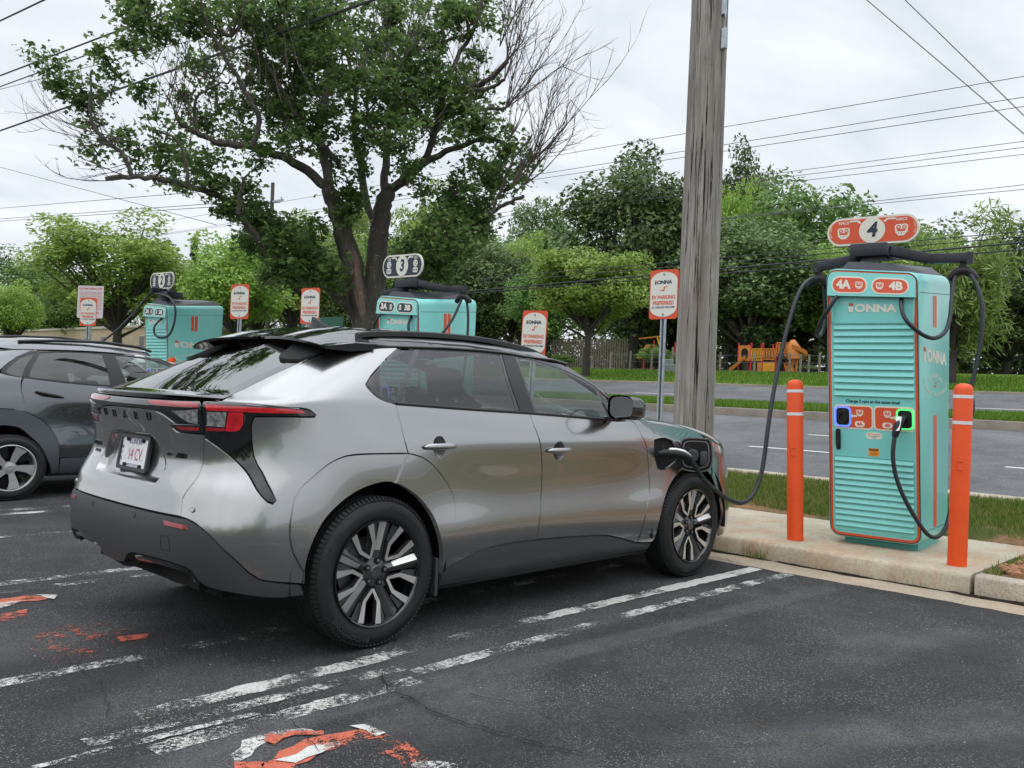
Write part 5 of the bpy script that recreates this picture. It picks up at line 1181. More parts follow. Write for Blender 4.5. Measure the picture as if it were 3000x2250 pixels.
def wordmark(fn, x0, x1, z, h, mat, parent, dot, off=.002):
    """lower-case i with a coloured dot, then ONNA, in wide capitals"""
    w = x1-x0; iw = w*.085
    o = txt('lettering', 'ONNA', fn, x0+w*.555, z, h*1.36, mat, parent, bold=.045, off=off, fit=w*.88)
    slab2('lettering', [(x0, z-h/2), (x0+iw, z-h/2), (x0+iw*1.1, z+h*.22), (x0-iw*.1, z+h*.22)], fn, off, off-.0015, mat, parent)
    slab2('lettering', rrect(x0, z+h*.32, x0+iw*1.1, z+h*.66, h*.05, 2), fn, off, off-.0015, dot, parent)
def port_face(fn, x, z, s, mat, back, parent, kind, off=.003):
    """plug-type pictogram"""
    if kind == 'five_pin':
        o = slab2('plug_pictogram', [(x-s*.5, z+s*.30), (x-s*.36, z+s*.44), (x+s*.36, z+s*.44), (x+s*.5, z+s*.30), (x+s*.44, z-s*.2), (x+s*.2, z-s*.46), (x-s*.2, z-s*.46), (x-s*.44, z-s*.2)], fn, off, off-.001, mat, parent)
        for dx in (-.22, .22):
            slab2('pin_mark', circ(x+dx*s, z+.20*s, s*.17, 16), fn, off+.001, off, back, o); slab2('pin_mark', circ(x+dx*s, z+.20*s, s*.09, 12), fn, off+.002, off+.001, mat, o); slab2('pin_mark', circ(x+dx*s, z+.20*s, s*.035, 8), fn, off+.003, off+.002, back, o)
        slab2('pin_mark', [(x-s*.36, z), (x, z+s*.05), (x+s*.36, z), (x+s*.26, z-s*.12), (x-s*.26, z-s*.12)], fn, off+.001, off, back, o)
        for dx, r in ((-.2, .035), (0, .05), (.2, .035)): slab2('pin_mark', circ(x+dx*s, z-.25*s, r*s, 8), fn, off+.001, off, back, o)
    else:
        o = slab2('plug_pictogram', circ(x, z+.26*s, s*.33, 20, s*.30), fn, off, off-.001, mat, parent)
        slab2('plug_pictogram', rrect(x-s*.34, z-s*.52, x+s*.34, z-s*.08, s*.15, 4), fn, off, off-.001, mat, parent)
        for dx, dz, r in ((-.14, .34, .06), (.14, .34, .06), (0, .18, .06), (-.2, .16, .04), (.2, .16, .04)): slab2('pin_mark', circ(x+dx*s, z+dz*s, r*s, 8), fn, off+.001, off, back, o)
        for dx in (-.15, .15): slab2('pin_mark', circ(x+dx*s, z-.3*s, .10*s, 12), fn, off+.001, off, back, o); slab2('pin_mark', circ(x+dx*s, z-.3*s, .045*s, 8), fn, off+.002, off+.001, mat, o)
def louvre(name, x0, x1, z0, z1, nrow, parent):
    mb = MB(); h = (z1-z0)/nrow
    for i in range(nrow):
        a = z1-i*h; b = a-h*.80
        P = [(0, a), (-.017, b+h*.10), (-.014, b), (.0, b)]
        V = [warp(x0+.004*(k > 0), y-.001, z) for k, (y, z) in enumerate(P)]+[warp(x1-.004*(k > 0), y-.001, z) for k, (y, z) in enumerate(P)]
        mb.add(V, [(0, 1, 5, 4), (1, 2, 6, 5), (2, 3, 7, 6), (0, 3, 2, 1), (4, 5, 6, 7)])
    return mb.build(name, TEAL, parent)
def swing_bar(mb, a, b, h=.075, w=.07):
    a = Vector(a); b = Vector(b); d = b-a; L = d.length; M = Matrix.Translation((a+b)/2) @ d.to_track_quat('X', 'Z').to_matrix().to_4x4(); mb.box((0, 0, 0), (L, w, h), M=M, bev=.008)
def make_cabinet(num, loc, label, plug, col, arm='right', sx=.195, up=0, sw=.74, sh=.235):
    g = empty('charging_cabinet', loc, R_(-84), label, 'ev charger', 'turquoise charging cabinets along the kerb')
    out = rrect(0, .205, HW, HH, .085, 7); n = len(out)
    ins = lambda d: rrect(d, .205+d, HW-d, HH-d, max(.085-d, .02), 7)
    # body
    mb = MB(); lay = [(ins(.016), 0.0), (ins(.004), .004), (out, .016), (out, HD-.03), (ins(.012), HD-.006), (ins(.035), HD)]; V = []
    for P, y in lay: V += [warp(x, y, z) for x, z in P]
    mb.add(V, [(k*n+i, k*n+(i+1) % n, (k+1)*n+(i+1) % n, (k+1)*n+i) for k in range(5) for i in range(n)]+[tuple(range(n))[::-1], tuple(5*n+i for i in range(n))])
    body = mb.build('cabinet_body', TEAL, g, smooth=35)
    ring2('edge_band', ins(.016), ins(.036), wf, 0, .0025, ORG, g); ring2('edge_seal', ins(.010), ins(.016), wf, -.002, .002, BLK, g)
    slab2('front_door', ins(.036), wf, 0, .004, TEAL, g)
    # header hood with two badges
    mb = MB(); A = [(x, z) for x, z in rrect(.022, 2.155, .70, 2.345, .06, 5)]
    A = [(max(x, .022), z) for x, z in A]; A = [(.022, 2.155)]+[(x, z) for x, z in rrect(.022, 2.0, .70, 2.345, .06, 6) if z > 2.2][::-1]+[(.70, 2.155)]
    m_ = len(A); V = [wf(x, z, .004) for x, z in A]+[wf(x, z, .012+.035*min(1, (2.345-z)/.19)) for x, z in A]
    mb.add(V, [tuple(range(m_, 2*m_))]+[(i, m_+i, m_+(i+1) % m_, (i+1) % m_) for i in range(m_)]); hood = mb.build('header_hood', TEAL, g)
    hf = lambda x, z, o: wf(x, z, .012+.035*min(1, (2.345-z)/.19)+o)
    for x, t, side in ((.196, '%dA' % num, 1), (.513, '%dB' % num, -1)):
        slab2('bay_badge', pill(x, 2.243, .286, .137), hf, .003, 0, CREAM, g); b = slab2('bay_badge', pill(x, 2.243, .262, .113), hf, .0045, .003, col, g)
        txt('lettering', t, hf, x-.045*side, 2.243, .092, CREAM, b, .05, 1.0, .006); port_face(hf, x+.078*side, 2.243, .062, CREAM, col, b, plug, .006)
    # recessed name panel, louvres
    mb = MB(); mb.add([warp(.062, .0+.03, 2.155), warp(.672, .03, 2.155), warp(.672, -.007, 1.955), warp(.062, -.007, 1.955)], [(0, 1, 2, 3)])
    V = [warp(.045, -.006, 2.155), warp(.062, .03, 2.155), warp(.062, -.007, 1.955), warp(.69, -.006, 2.155), warp(.672, .03, 2.155), warp(.672, -.007, 1.955)]
    for x in (.05, .672): mb = MB(); mb.box(warp(x+.006, -.008, 2.05), (.018, .02, .21), bev=.006); mb.build('panel_rib', TEAL, g)
    slab2('name_panel', [(.068, 1.955), (.666, 1.955), (.672, 1.962), (.672, 2.155), (.062, 2.155), (.062, 1.962)], lambda x, z, o: wf(x, z, o+.012-.010*(z-1.955)/.2), 0, -.004, TEAL, g)
    mb = MB(); mb.add([wf(.03, 2.155, .046), wf(.70, 2.155, .046), wf(.70, 2.155, 0.003), wf(.03, 2.155, .003)], [(0, 1, 2, 3)]); mb.build('hood_underside', CHAR, g)
    nf = lambda x, z, o: wf(x, z, o+.012-.010*(z-1.955)/.2)
    wordmark(nf, .185, .555, 2.062, .062, CREAM, g, ORG, .003); txt('lettering', 'TM', nf, .57, 2.095, .012, CREAM, g, 0)
    slab2('panel_lip', rrect(.055, 1.942, .68, 1.956, .004, 2), wf, .016, .003, TEAL, g)
    louvre('upper_louvres', .058, .678, 1.345, 1.937, 11, g); louvre('lower_louvres', .052, .668, .285, .862, 12, g)
    ring2('louvre_frame', rrect(.040, .262, .680, .875, .02), rrect(.050, .275, .670, .866, .02), wf, .003, .008, TEAL, g, 40)
    # socket area
    txt('lettering', 'Charge 2 cars at the same time!', wf, .36, 1.315, .034, NAVY, g, .03, off=.006, fit=.42)
    for x, side, led, t in ((.209, -1, BLUEL, '%dA' % num), (.523, 1, GRNL, '%dB' % num)):
        pl_ = slab2('socket_panel', rrect(x-.155, 1.09, x+.155, 1.285, .035), wf, .007, .003, CREAM, g); slab2('socket_panel', rrect(x-.143, 1.102, x+.143, 1.273, .026), wf, .0085, .007, col, g)
        cx = x+side*.083
        l_ = ring2('status_light', rrect(cx-.066, 1.105, cx+.066, 1.270, .035), rrect(cx-.053, 1.118, cx+.053, 1.257, .028), wf, .008, .016, led, g)
        slab2('socket_well', rrect(cx-.054, 1.117, cx+.054, 1.258, .028), wf, .012, .0, BLK, g)
        ring2('socket_collar', circ(cx, 1.185, .040, 24, .05), circ(cx, 1.185, .026, 24, .032), wf, .012, .028, BLK, g, 40)
        port_face(wf, x-side*.05, 1.222, .058, CREAM, col, g, plug, .0095)
        slab2('bay_tag', pill(x-side*.05, 1.132, .078, .046), wf, .0098, .0085, CREAM, g); txt('lettering', t, wf, x-side*.05, 1.132, .036, col, g, .04, off=.011)
        ar = [(-.028, 0), (-.006, .018), (-.006, .007), (.026, .007), (.026, -.007), (-.006, -.007), (-.006, -.018)]
        ax = x+side*.0-side*0.0; ax = cx-side*.085
        slab2('arrow_mark', [(ax+(-side)*(-1)*0+(a if side < 0 else -a), 1.195+b) for a, b in ar], wf, .0098, .0085, CREAM, g)
    # lever handle, stickers
    slab2('door_lever', rrect(.068, .915, .104, 1.085, .015), wf, .010, .003, BLK, g); slab2('door_lever', rrect(.072, .945, .100, 1.078, .013), wf, .035, .012, BLK, g)
    st = slab2('help_sticker', pill(.367, 1.043, .126, .052), wf, .006, .004, CREAM, g); txt('lettering', 'NEED A HAND?', wf, .367, 1.055, .014, ORG, st, .02, off=.007); txt('lettering', 'CALL OR SCAN THE APP', wf, .367, 1.040, .008, NAVY, st, .02, off=.007); txt('lettering', 'ANY TIME', wf, .367, 1.029, .008, NAVY, st, .02, off=.007)
    st = slab2('warning_sticker', rrect(.324, .880, .404, .944, .004), wf, .006, .004, WARN, g); slab2('warning_header', rrect(.328, .924, .400, .941, .002), wf, .0068, .006, BLK, st); txt('lettering', 'ELECTRICITY', wf, .364, .932, .011, WARN, st, .02, off=.0075)
    for z, t in ((.914, 'CAUTION'), (.902, 'HIGH VOLTAGE'), (.891, 'KEEP CLEAR')): txt('lettering', t, wf, .364, z, .009, BLK, st, .01, off=.007)
    # right side: seam, stripes, wordmark, round slogan
    mb = MB(); 
    for z0, z1 in ((2.205, 2.225),): mb.tube([warp(HW+.001, y, z0+(z1-z0)*y/HD) for y in (.02, .3, .6, .9)], .002, 4)
    mb.build('panel_seam', BLK, g); mb = MB(); mb.tube([warp(HW+.001, y, .31) for y in (.02, .4, .9)], .0022, 4); mb.build('panel_seam', BLK, g)
    for y0 in (.36, .418):
        slab2('stripe', [(y0, 1.945), (y0+.044, 1.945), (y0+.044, 2.195), (y0, 2.195)], ws, .002, 0, ORG, g); slab2('stripe', [(y0, .32), (y0+.044, .32), (y0+.044, 1.225), (y0, 1.225)], ws, .002, 0, ORG, g)
    wordmark(ws, .10, .76, 1.70, .100, CREAM, g, ORG, .002)
    def arc_text(s, cy, cz, ry, rz, a0, a1, size, flip):
        k = len(s)
        for i, ch in enumerate(s):
            if ch == ' ': continue
            a = R_(a0+(a1-a0)*i/(k-1)); y = cy+ry*math.cos(a); z = cz+rz*math.sin(a)
            ta = math.atan2(rz*math.cos(a), -ry*math.sin(a)); ta = ta+math.pi if not flip else ta
            V, Fc = text_geo(ch, size, .03); mb = MB(); c, s_ = math.cos(ta), math.sin(ta)
            mb.add([ws(y+(a_*2.6*c-b_*s_*1.0 if 1 else 0), z+(a_*.8*s_+b_*c), .002) for a_, b_ in V], Fc); mb.build('lettering', CREAM, g)
    arc_text('GENUINE', .43, 1.475, .20, .075, 155, 25, .034, False); arc_text('CHARGE DISPENSER', .43, 1.50, .33, .105, 178, 362, .034, True)
    bolt('bolt_emblem', ws, .43, 1.478, .06, ORG, g, .002, 2.2)
    # plinth
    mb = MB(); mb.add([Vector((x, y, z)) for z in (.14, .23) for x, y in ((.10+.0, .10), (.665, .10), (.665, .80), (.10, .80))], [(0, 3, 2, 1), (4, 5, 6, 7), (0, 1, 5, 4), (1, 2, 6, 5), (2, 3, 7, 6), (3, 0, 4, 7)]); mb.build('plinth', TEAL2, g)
    # roof deck, swivel block, arms
    mb = MB(); Vb = [(.10, .06), (.66, .06), (.66, .86), (.10, .86)]; V = [warp(x, y, 2.365) for x, y in Vb]+[warp(x, y, 2.435) for x, y in ((.14, .10), (.44, .10), (.58, .8), (.14, .8))]
    mb.add(V, [(0, 3, 2, 1), (4, 5, 6, 7), (0, 1, 5, 4), (1, 2, 6, 5), (2, 3, 7, 6), (3, 0, 4, 7)]); mb.build('roof_deck', CHAR, g)
    bx = MB(); bx.box((.20, .22, 2.565), (.29, .30, .105), bev=.006); bx.tube([(.33, .22, 2.50), (.33, .22, 2.63)], .018, 12); bx.build('swivel_block', CHAR, g, smooth=40)
    for nm, pts in (('cable_arm', [(.33, .20, 2.565), (.60, .44, 2.515), (.885, .45, 2.512)] if arm == 'right' else [(.33, .20, 2.565), (.30, .95, 2.60), (.52, 1.1, 2.56)] if arm == 'back' else [(.30, .22, 2.565), (-.05, .30, 2.66), (.02, -.02, 2.63)]), ('cable_arm', [(.08, .28, 2.53), (-.255, .20, 2.455)])):
        mb = MB()
        for a, b_ in zip(pts, pts[1:]): swing_bar(mb, a, b_, .080, .070)
        mb.tube([Vector(pts[-1])+Vector((0, 0, -.045)), Vector(pts[-1])+Vector((0, 0, .042))], .036, 14); mb.build(nm, CHAR, g, smooth=40)
    # numbered sign on top
    sf = lambda x, z, o: Vector((sx+x, .20-o, 2.742+up+z*sh/.235))
    s_ = slab2('number_sign', pill(0, 0, sw, .235), sf, .012, -.012, CREAM, g); slab2('sign_face', pill(0, 0, sw-.035, .200), sf, .0145, .012, col, s_)
    slab2('sign_disc', circ(0, 0, .105, 40), sf, .017, .0145, CREAM, s_); txt('lettering', str(num), sf, .0, 0, .165, NAVY, s_, .035, .95, .019, shear=.12)
    for sd in (-1, 1):
        pz = -.012; port_face(sf, sd*.232, pz, .105 if plug == 'five_pin' else .12, CREAM, col, s_, plug, .016)
        txt('lettering', 'NACS' if plug == 'five_pin' else 'CCS', sf, sd*.232, .074, .033, CREAM, s_, .03, off=.016)
        for i, ch in enumerate('PLUG TYPE'):
            if ch == ' ': continue
            a = R_(152+56*i/8) if sd < 0 else R_(28-56*i/8); V, Fc = text_geo(ch, .017, .02); ta = a-math.pi/2 if sd > 0 else a+math.pi/2; ta = a-math.pi/2
            c, q = math.cos(ta), math.sin(ta); mb = MB(); mb.add([sf(sd*.262+.078*math.cos(a)*(1 if sd < 0 else 1)+x*c-y*q, .083*math.sin(a)+x*q+y*c, .016) for x, y in V], Fc); mb.build('lettering', CREAM, s_)
        slab2('arm_mark', [(sd*.100, .058), (sd*.125, .080), (sd*.185, .078), (sd*.185, .092), (sd*.118, .094), (sd*.088, .070)], sf, .016, .0145, CREAM, s_)
    mb = MB(); mb.box((.245, .21, 2.60+up*.5), (.10, .02, .08+up)); mb.build('sign_foot', CHAR, s_)
    return g
def cable(name, pts, r, parent=None, mat=CABLE, n=10, sub=7, label=None):
    mb = MB(); P = catmull(pts, sub); mb.tube(P, r, n); return mb.build(name, mat, parent, smooth=60)
def hanger(g, p, spread=.10, dy=0):
    p = Vector(p); mb = MB(); a = p+Vector((-spread, -.02, -.085)); b = p+Vector((spread, .02, -.085)); P = catmull([a, p+Vector((-spread*.55, -.01, -.035)), p+Vector((0, 0, -.012)), p+Vector((spread*.55, .01, -.035)), b], 5); mb.tube(P, [.026+.012*math.sin(math.pi*i/(len(P)-1)) for i in range(len(P))], 10)
    mb.prism([(-.035, -.01), (.035, -.01), (.02, .06), (-.02, .06)], -.02, .02, Matrix.Translation(p)); mb.build('cable_saddle', BLK, g, smooth=45)
c4 = make_cabinet(4, (4.461, -1.216, 0), 'large turquoise charging cabinet numbered 4 with orange top sign, between two orange bollards', 'five_pin', ORG)
R1 = [(.50, .02, 2.19), (.511, -.06, 2.156), (.533, -.14, 2.07), (.566, -.18, 1.988), (.613, -.18, 1.921), (.691, -.12, 1.849), (.754, -.02, 1.828), (.801, .1, 1.883), (.812, .2, 1.998), (.80, .3, 2.165), (.79, .4, 2.316), (.805, .44, 2.385), (.835, .45, 2.415)]
R1b = [(.845, .45, 2.415), (.884, .45, 2.398), (.950, .42, 2.292), (1.004, .38, 2.138), (1.019, .35, 1.988), (1.014, .32, 1.791), (.989, .28, 1.575), (.977, .25, 1.438), (1.001, .2, 1.30), (.977, .15, 1.084), (.928, .12, .782), (.890, .1, .504), (.872, .05, .37), (.833, -.02, .30), (.774, -.08, .315), (.683, -.13, .451), (.6, -.16, .611), (.546, -.175, .763), (.522, -.175, .916), (.524, -.15, 1.06)]
cb = cable('charging_cable', R1+R1b, .0165, c4)
hanger(c4, (.845, .45, 2.42))
mb = MB(); P = catmull([(.524, -.15, 1.05), (.532, -.14, 1.10), (.545, -.115, 1.16), (.565, -.07, 1.20), (.60, -.02, 1.20)], 5); mb.tube(P, [.022+.010*math.sin(math.pi*min(1, i/(len(P)-1)*1.2)) for i in range(len(P))], 12)
pg_ = mb.build('charging_plug', BLK, c4, smooth=50)
mb = MB(); mb.add([Vector((.545+sx*.019, -.115-.033+dz*.4-.002, 1.15+dz)) for sx, dz in ((-.8, -.05), (.8, -.05), (1, .0), (1, .06), (-1, .06), (-1, 0))], [(0, 1, 2, 3, 4, 5)]); mb.build('plug_shell', pm('silver_plastic', (.6, .6, .6), .25, .6), pg_)
L1 = [(.05, -.06, 2.20), (.02, -.13, 2.151), (-.019, -.155, 2.068), (-.074, -.14, 1.989), (-.124, -.10, 1.9), (-.155, -.02, 1.854), (-.165, .10, 1.87), (-.17, .2, 1.97), (-.18, .22, 2.12), (-.20, .22, 2.28), (-.215, .21, 2.35)]
cb = cable('charging_cable', L1, .0165, c4)
hanger(c4, (-.235, .20, 2.372), .085)
# the cable plugged into the car, top-level: runs from the left arm to the car's port
cm = [(4.52, -.985, 2.335), (4.431, -.977, 2.325), (4.261, -.97, 2.206), (4.095, -.966, 1.924), (3.936, -.969, 1.538), (3.80, -.985, 1.166), (3.70, -.995, .767), (3.60, -.985, .575), (3.48, -.965, .505), (3.36, -.955, .515), (3.122, -.966, .590), (2.846, -.991, .714), (2.67, -1.03, .815), (2.586, -1.035, .858)]
t = empty('plugged_cable', (4.4, -.98, .15), 0, 'long black charging cable sagging from the left arm to the socket in the car wing', 'cable')
cb = cable('cable', [tuple(Vector(p)-Vector((4.4, -.98, .15))) for p in cm], .0175, t)
mb = MB(); P = catmull([(2.60, -1.035, .850), (2.55, -1.03, .885), (2.49, -1.0, .903), (2.44, -.95, .905), (2.40, -.90, .90)], 6); mb.tube([p-Vector((4.4, -.98, .15)) for p in P], [.022+.012*math.sin(math.pi*i/(len(P)-1)) for i in range(len(P))], 12); mb.build('charging_plug', BLK, t, smooth=50)
mb = MB(); P = catmull([(2.57, -1.045, .887), (2.52, -1.035, .918), (2.47, -.99, .932), (2.44, -.96, .93)], 5); mb.tube([p-Vector((4.4, -.98, .15)) for p in P], .014, 8); mb.build('plug_shell', MATS['silver_plastic'], t, smooth=50)
# cabinets 3 and 2
c3 = make_cabinet(3, (4.31, 4.55, 0), 'turquoise charging cabinet numbered 3 with navy top sign, seen above the car roof', 'ccs', NAVY, sx=.06, up=.06, sw=.70, sh=.29)
cb = cable('charging_cable', [(.50, .02, 2.19), (.52, -.08, 2.14), (.53, -.14, 2.0), (.58, -.12, 1.86), (.70, -.02, 1.80), (.82, .10, 1.90), (.86, .28, 2.12), (.86, .42, 2.35), (.875, .45, 2.42), (.93, .47, 2.30), (.97, .45, 2.0), (.98, .4, 1.5), (.95, .3, .9), (.90, .2, .4), (.80, 0, .3), (.62, -.12, .6), (.56, -.14, 1.0), (.57, -.05, 1.18)], .0165, c3)
cb = cable('charging_cable', L1, .0165, c3)
hanger(c3, (.875, .45, 2.43))
c2 = make_cabinet(2, (4.21, 10.90, .12), 'turquoise charging cabinet numbered 2 with navy top sign, behind the neighbouring dark car', 'ccs', NAVY, arm='left', sx=-.03, up=.08, sh=.29)
cb = cable('charging_cable', [(.50, .02, 2.19), (.48, -.10, 2.12), (.45, -.2, 1.98), (.50, -.22, 1.86), (.62, -.2, 1.80), (.76, -.12, 1.84), (.84, -.08, 2.05), (.80, -.05, 2.3), (.60, -.03, 2.48), (.30, -.02, 2.55), (.10, -.02, 2.56)], .0175, c2)
t = empty('plugged_cable', (4.2, 10.9, .27), 0, 'black charging cable pulled down from cabinet 2 to the neighbouring dark car', 'cable')
cable('cable', [(.0, .05, 2.43), (-.05, .1, 2.35), (-.25, .15, 2.05), (-.6, .2, 1.65), (-1.1, .3, 1.25), (-1.6, .3, 1.0)], .0175, t)
# ---------------------------------------------------------------- bollards
BOLL = pm('bollard_sleeve', (.78, .085, .012), .42, bump=.05, bscale=120, var=.06, vscale=4)
REFL = pm('reflective_tape', (.72, .72, .74), .3)
def make_bollard(h):
    g = empty('bollard', (0, 0, 0)); r = .066
    mb = MB(); mb.lathe([(r+.001, 0), (r, .02), (r, h-.05), (r-.006, h-.025), (r-.02, h-.008), (r-.045, h), (0, h+.002)], 36); mb.build('sleeve', BOLL, g, smooth=40)
    for z in (.095, .285):
        mb = MB(); mb.lathe([(r+.0012, h-z-.012), (r+.0012, h-z+.012)], 36, caps=False); mb.build('reflective_band', REFL, g)
    mb = MB(); [mb.box((-r*.985, -.012, h*.55+dz), (.006, d, .005)) for dz, d in ((.03, .04), (-.03, .04))]; mb.box((-r*.985, .008, h*.55), (.006, .004, .06)); mb.build('maker_mark', BOLL, g)
    return g
b1 = make_bollard(1.325); b1.location = (4.27, -1.012, .15); b1.rotation_euler = (R_(-2.4), 0, 0); tag(b1, 'orange bollard with two white bands, leaning slightly, left of cabinet 4', 'bollard', 'orange bollards guarding the chargers')
def bol(x, y, z, rx, lab):
    b = copy_tree(b1); b.location = (x, y, z); b.rotation_euler = (rx, 0, 0); b['label'] = lab; return b
bol(4.24, -2.28, .15, 0, 'orange bollard with two white bands at the right edge, right of cabinet 4')
bol(4.25, 10.14, .27, 0, 'orange bollard in front of cabinet 2, only its rounded top showing')
# ---------------------------------------------------------------- parking signs
GALV = pm('galvanised_steel', (.38, .42, .44), .45, .7, var=.15, vscale=20); SIGNW = pm('sign_white', (.70, .69, .62), .45)
def make_sign(w=.33, h=.485, z0=1.99, lean=0):
    g = empty('parking_sign', (0, 0, 0))
    f = lambda x, z, o: Vector((-o, -x, z0+h/2+z))
    pw = slab2('sign_plate', rrect(-w/2, -h/2, w/2, h/2, .03), f, .0, -.003, ORG, g)
    A = []
    for i in range(17): 
        t_ = -1+2*i/16; A.append((t_*(w/2-.012), h*.5-.012-(.085*t_*t_)-.012))
    B = [(x, -z) for x, z in A[::-1]]
    P = []
    e = w/2-.010; k = 18
    P = [(e*math.sin(math.pi*(i/k-.5)), h*.27+(h*.5-.022-h*.27)*math.cos(math.pi*(i/k-.5))) for i in range(k+1)]
    P = P+[(-x, -z) for x, z in P]
    slab2('sign_face', P, f, .0025, 0, SIGNW, g)
    wordmark(f, -.105, .095, .118, .036, NAVY, g, ORG, .004); bolt('bolt_emblem', f, 0, .055, .055, ORG, g, .004, 1.5)
    txt('lettering', 'EV PARKING', f, 0, -.030, .052, ORG, g, .028, off=.004, fit=.27); txt('lettering', 'PREFERRED', f, 0, -.086, .052, ORG, g, .028, off=.004, fit=.245); txt('lettering', 'ALL VEHICLES WELCOME', f, 0, -.128, .024, NAVY, g, .03, off=.004, fit=.27)
    for z in (h/2-.045, -h/2+.045):
        mb = MB(); mb.lathe([(0, .006), (.010, .006), (.011, .003), (.018, .002), (.018, -.01)], 14, M=Matrix.Translation((0, 0, z0+h/2+z)) @ Matrix.Rotation(R_(-90), 4, 'Y')); mb.build('bolt', STEEL, g, smooth=30)
    mb = MB(); pr = [(-.03, .004), (-.03, .018), (-.016, .018), (-.014, .046), (.014, .046), (.016, .018), (.03, .018), (.03, .004), (.012, .004), (.010, .038), (-.010, .038), (-.012, .004)]
    n = len(pr); V = [(y, x, z) for z in (-.3, z0+h*.92) for x, y in pr]; mb.add(V, [tuple(range(n)), tuple(range(2*n-1, n-1, -1))]+[(i, (i+1) % n, n+(i+1) % n, n+i) for i in range(n)]); mb.build('sign_post', GALV, g)
    return g
GS = 'EV parking signs on steel posts'
s0 = make_sign()
def place_sign(o, x, y, ztop, rz, lab, tilt=0, sc=1):
    o.location = (x, y, ztop-2.475*sc); o.rotation_euler = (R_(tilt), 0, rz); o.scale = (sc, sc, sc); tag(o, lab, 'parking sign', GS)
place_sign(s0, 4.10, .265, 2.445, R_(0), 'EV parking sign just left of the wooden pole, its whole post visible', 0, .93)
place_sign(copy_tree(s0), 4.05, 1.88, 2.115, R_(4), 'EV parking sign behind the front of the car roof, leaning left', 2.0, .98)
place_sign(copy_tree(s0), 4.10, 5.92, 2.545, R_(14), 'EV parking sign behind the roof antenna, beside the green street sign', 0, 1.0)
place_sign(copy_tree(s0), 4.10, 7.76, 2.685, R_(18), 'EV parking sign between cabinets 2 and 3 with its post visible', 0, 1.06)
place_sign(copy_tree(s0), 4.10, 13.35, 2.705, R_(30), 'farthest EV parking sign, in front of the pale text-covered notice', 0, 1.1)
# ---------------------------------------------------------------- trees
def leaf_mat(name, c1, c2, c3, trans=.35, rough=.5):
    m, t, b, tc_ = nodes_mat(name); g = t.nodes.new('ShaderNodeNewGeometry')
    c = ramp(t, g.outputs['Random Per Island'], (0, c1), (.55, c2), (1, c3)); oi = t.nodes.new('ShaderNodeObjectInfo')
    hs = t.nodes.new('ShaderNodeHueSaturation'); t.links.new(c, hs.inputs['Color']); hs.inputs['Saturation'].default_value = .88; t.links.new(ramp(t, oi.outputs['Random'], (0, .86), (1, 1.14)), hs.inputs['Value']); t.links.new(ramp(t, oi.outputs['Random'], (0, .488), (1, .507)), hs.inputs['Hue']); c = hs.outputs[0]
    t.links.new(c, b.inputs['Base Color']); b.inputs['Roughness'].default_value = rough; b.inputs['Specular IOR Level'].default_value = .3
    o = t.nodes['Material Output']; tl = t.nodes.new('ShaderNodeBsdfTranslucent'); t.links.new(mixc(t, .5, c, (.35, .5, .05), 'MULTIPLY') if 0 else c, tl.inputs[0]); mx = t.nodes.new('ShaderNodeMixShader'); mx.inputs[0].default_value = trans
    t.links.new(b.outputs[0], mx.inputs[1]); t.links.new(tl.outputs[0], mx.inputs[2]); t.links.new(mx.outputs[0], o.inputs[0]); return m
def bark_mat(name, c1, c2, scale=6):
    m, t, b, tc_ = nodes_mat(name); v = tc_.outputs['Object']; n = nz(t, v, scale, 8, .7, .4, (1, 1, .22)); c = ramp(t, n, (.3, c1), (.7, c2))
    c = mixc(t, ramp(t, nz(t, v, 14, 3), (.60, 0.0), (.68, .5)), c, (.22, .23, .19))
    t.links.new(c, b.inputs['Base Color']); b.inputs['Roughness'].default_value = .95; bump(t, b, n, .9, .05); return m
BARK = bark_mat('maple_bark', (.045, .038, .032), (.13, .115, .095)); BARK2 = bark_mat('dark_bark', (.03, .026, .022), (.08, .07, .06))
LM = {'maple': leaf_mat('maple_leaf', (0.050, 0.110, 0.022), (0.101, 0.194, 0.039), (0.210, 0.329, 0.067), .50),
      'L': leaf_mat('leaf_light', (0.152, 0.289, 0.023), (0.258, 0.425, 0.038), (0.394, 0.546, 0.068), .4), 'M': leaf_mat('leaf_mid', (0.076, 0.175, 0.023), (0.129, 0.258, 0.033), (0.213, 0.365, 0.061), .35),
      'D': leaf_mat('leaf_dark', (.046, .084, .016), (.076, .132, .022), (.13, .20, .035), .25), 'G': leaf_mat('leaf_grey', (0.076, 0.137, 0.038), (0.137, 0.220, 0.061), (0.213, 0.304, 0.091), .3),
      'W': leaf_mat('leaf_willow', (0.137, 0.228, 0.030), (0.228, 0.333, 0.053), (0.333, 0.440, 0.091), .4), 'C': leaf_mat('needles', (0.018, 0.043, 0.024), (0.033, 0.068, 0.037), (0.053, 0.091, 0.046), .1),
      'wood': leaf_mat('wood_leaf', (0.040, 0.086, 0.018), (0.092, 0.172, 0.029), (0.196, 0.299, 0.046), .35)}
def fast_mesh(name, V, F_, k, mat, normals=None):
    me = bpy.data.meshes.new(name); n = len(F_)
    me.vertices.add(len(V)); me.vertices.foreach_set('co', np.asarray(V, np.float32).ravel()); me.loops.add(n*k); me.loops.foreach_set('vertex_index', np.asarray(F_, np.int32).ravel())
    me.polygons.add(n); me.polygons.foreach_set('loop_start', np.arange(n, dtype=np.int32)*k); me.polygons.foreach_set('loop_total', np.full(n, k, np.int32)); me.update(calc_edges=True); me.materials.append(mat); return me
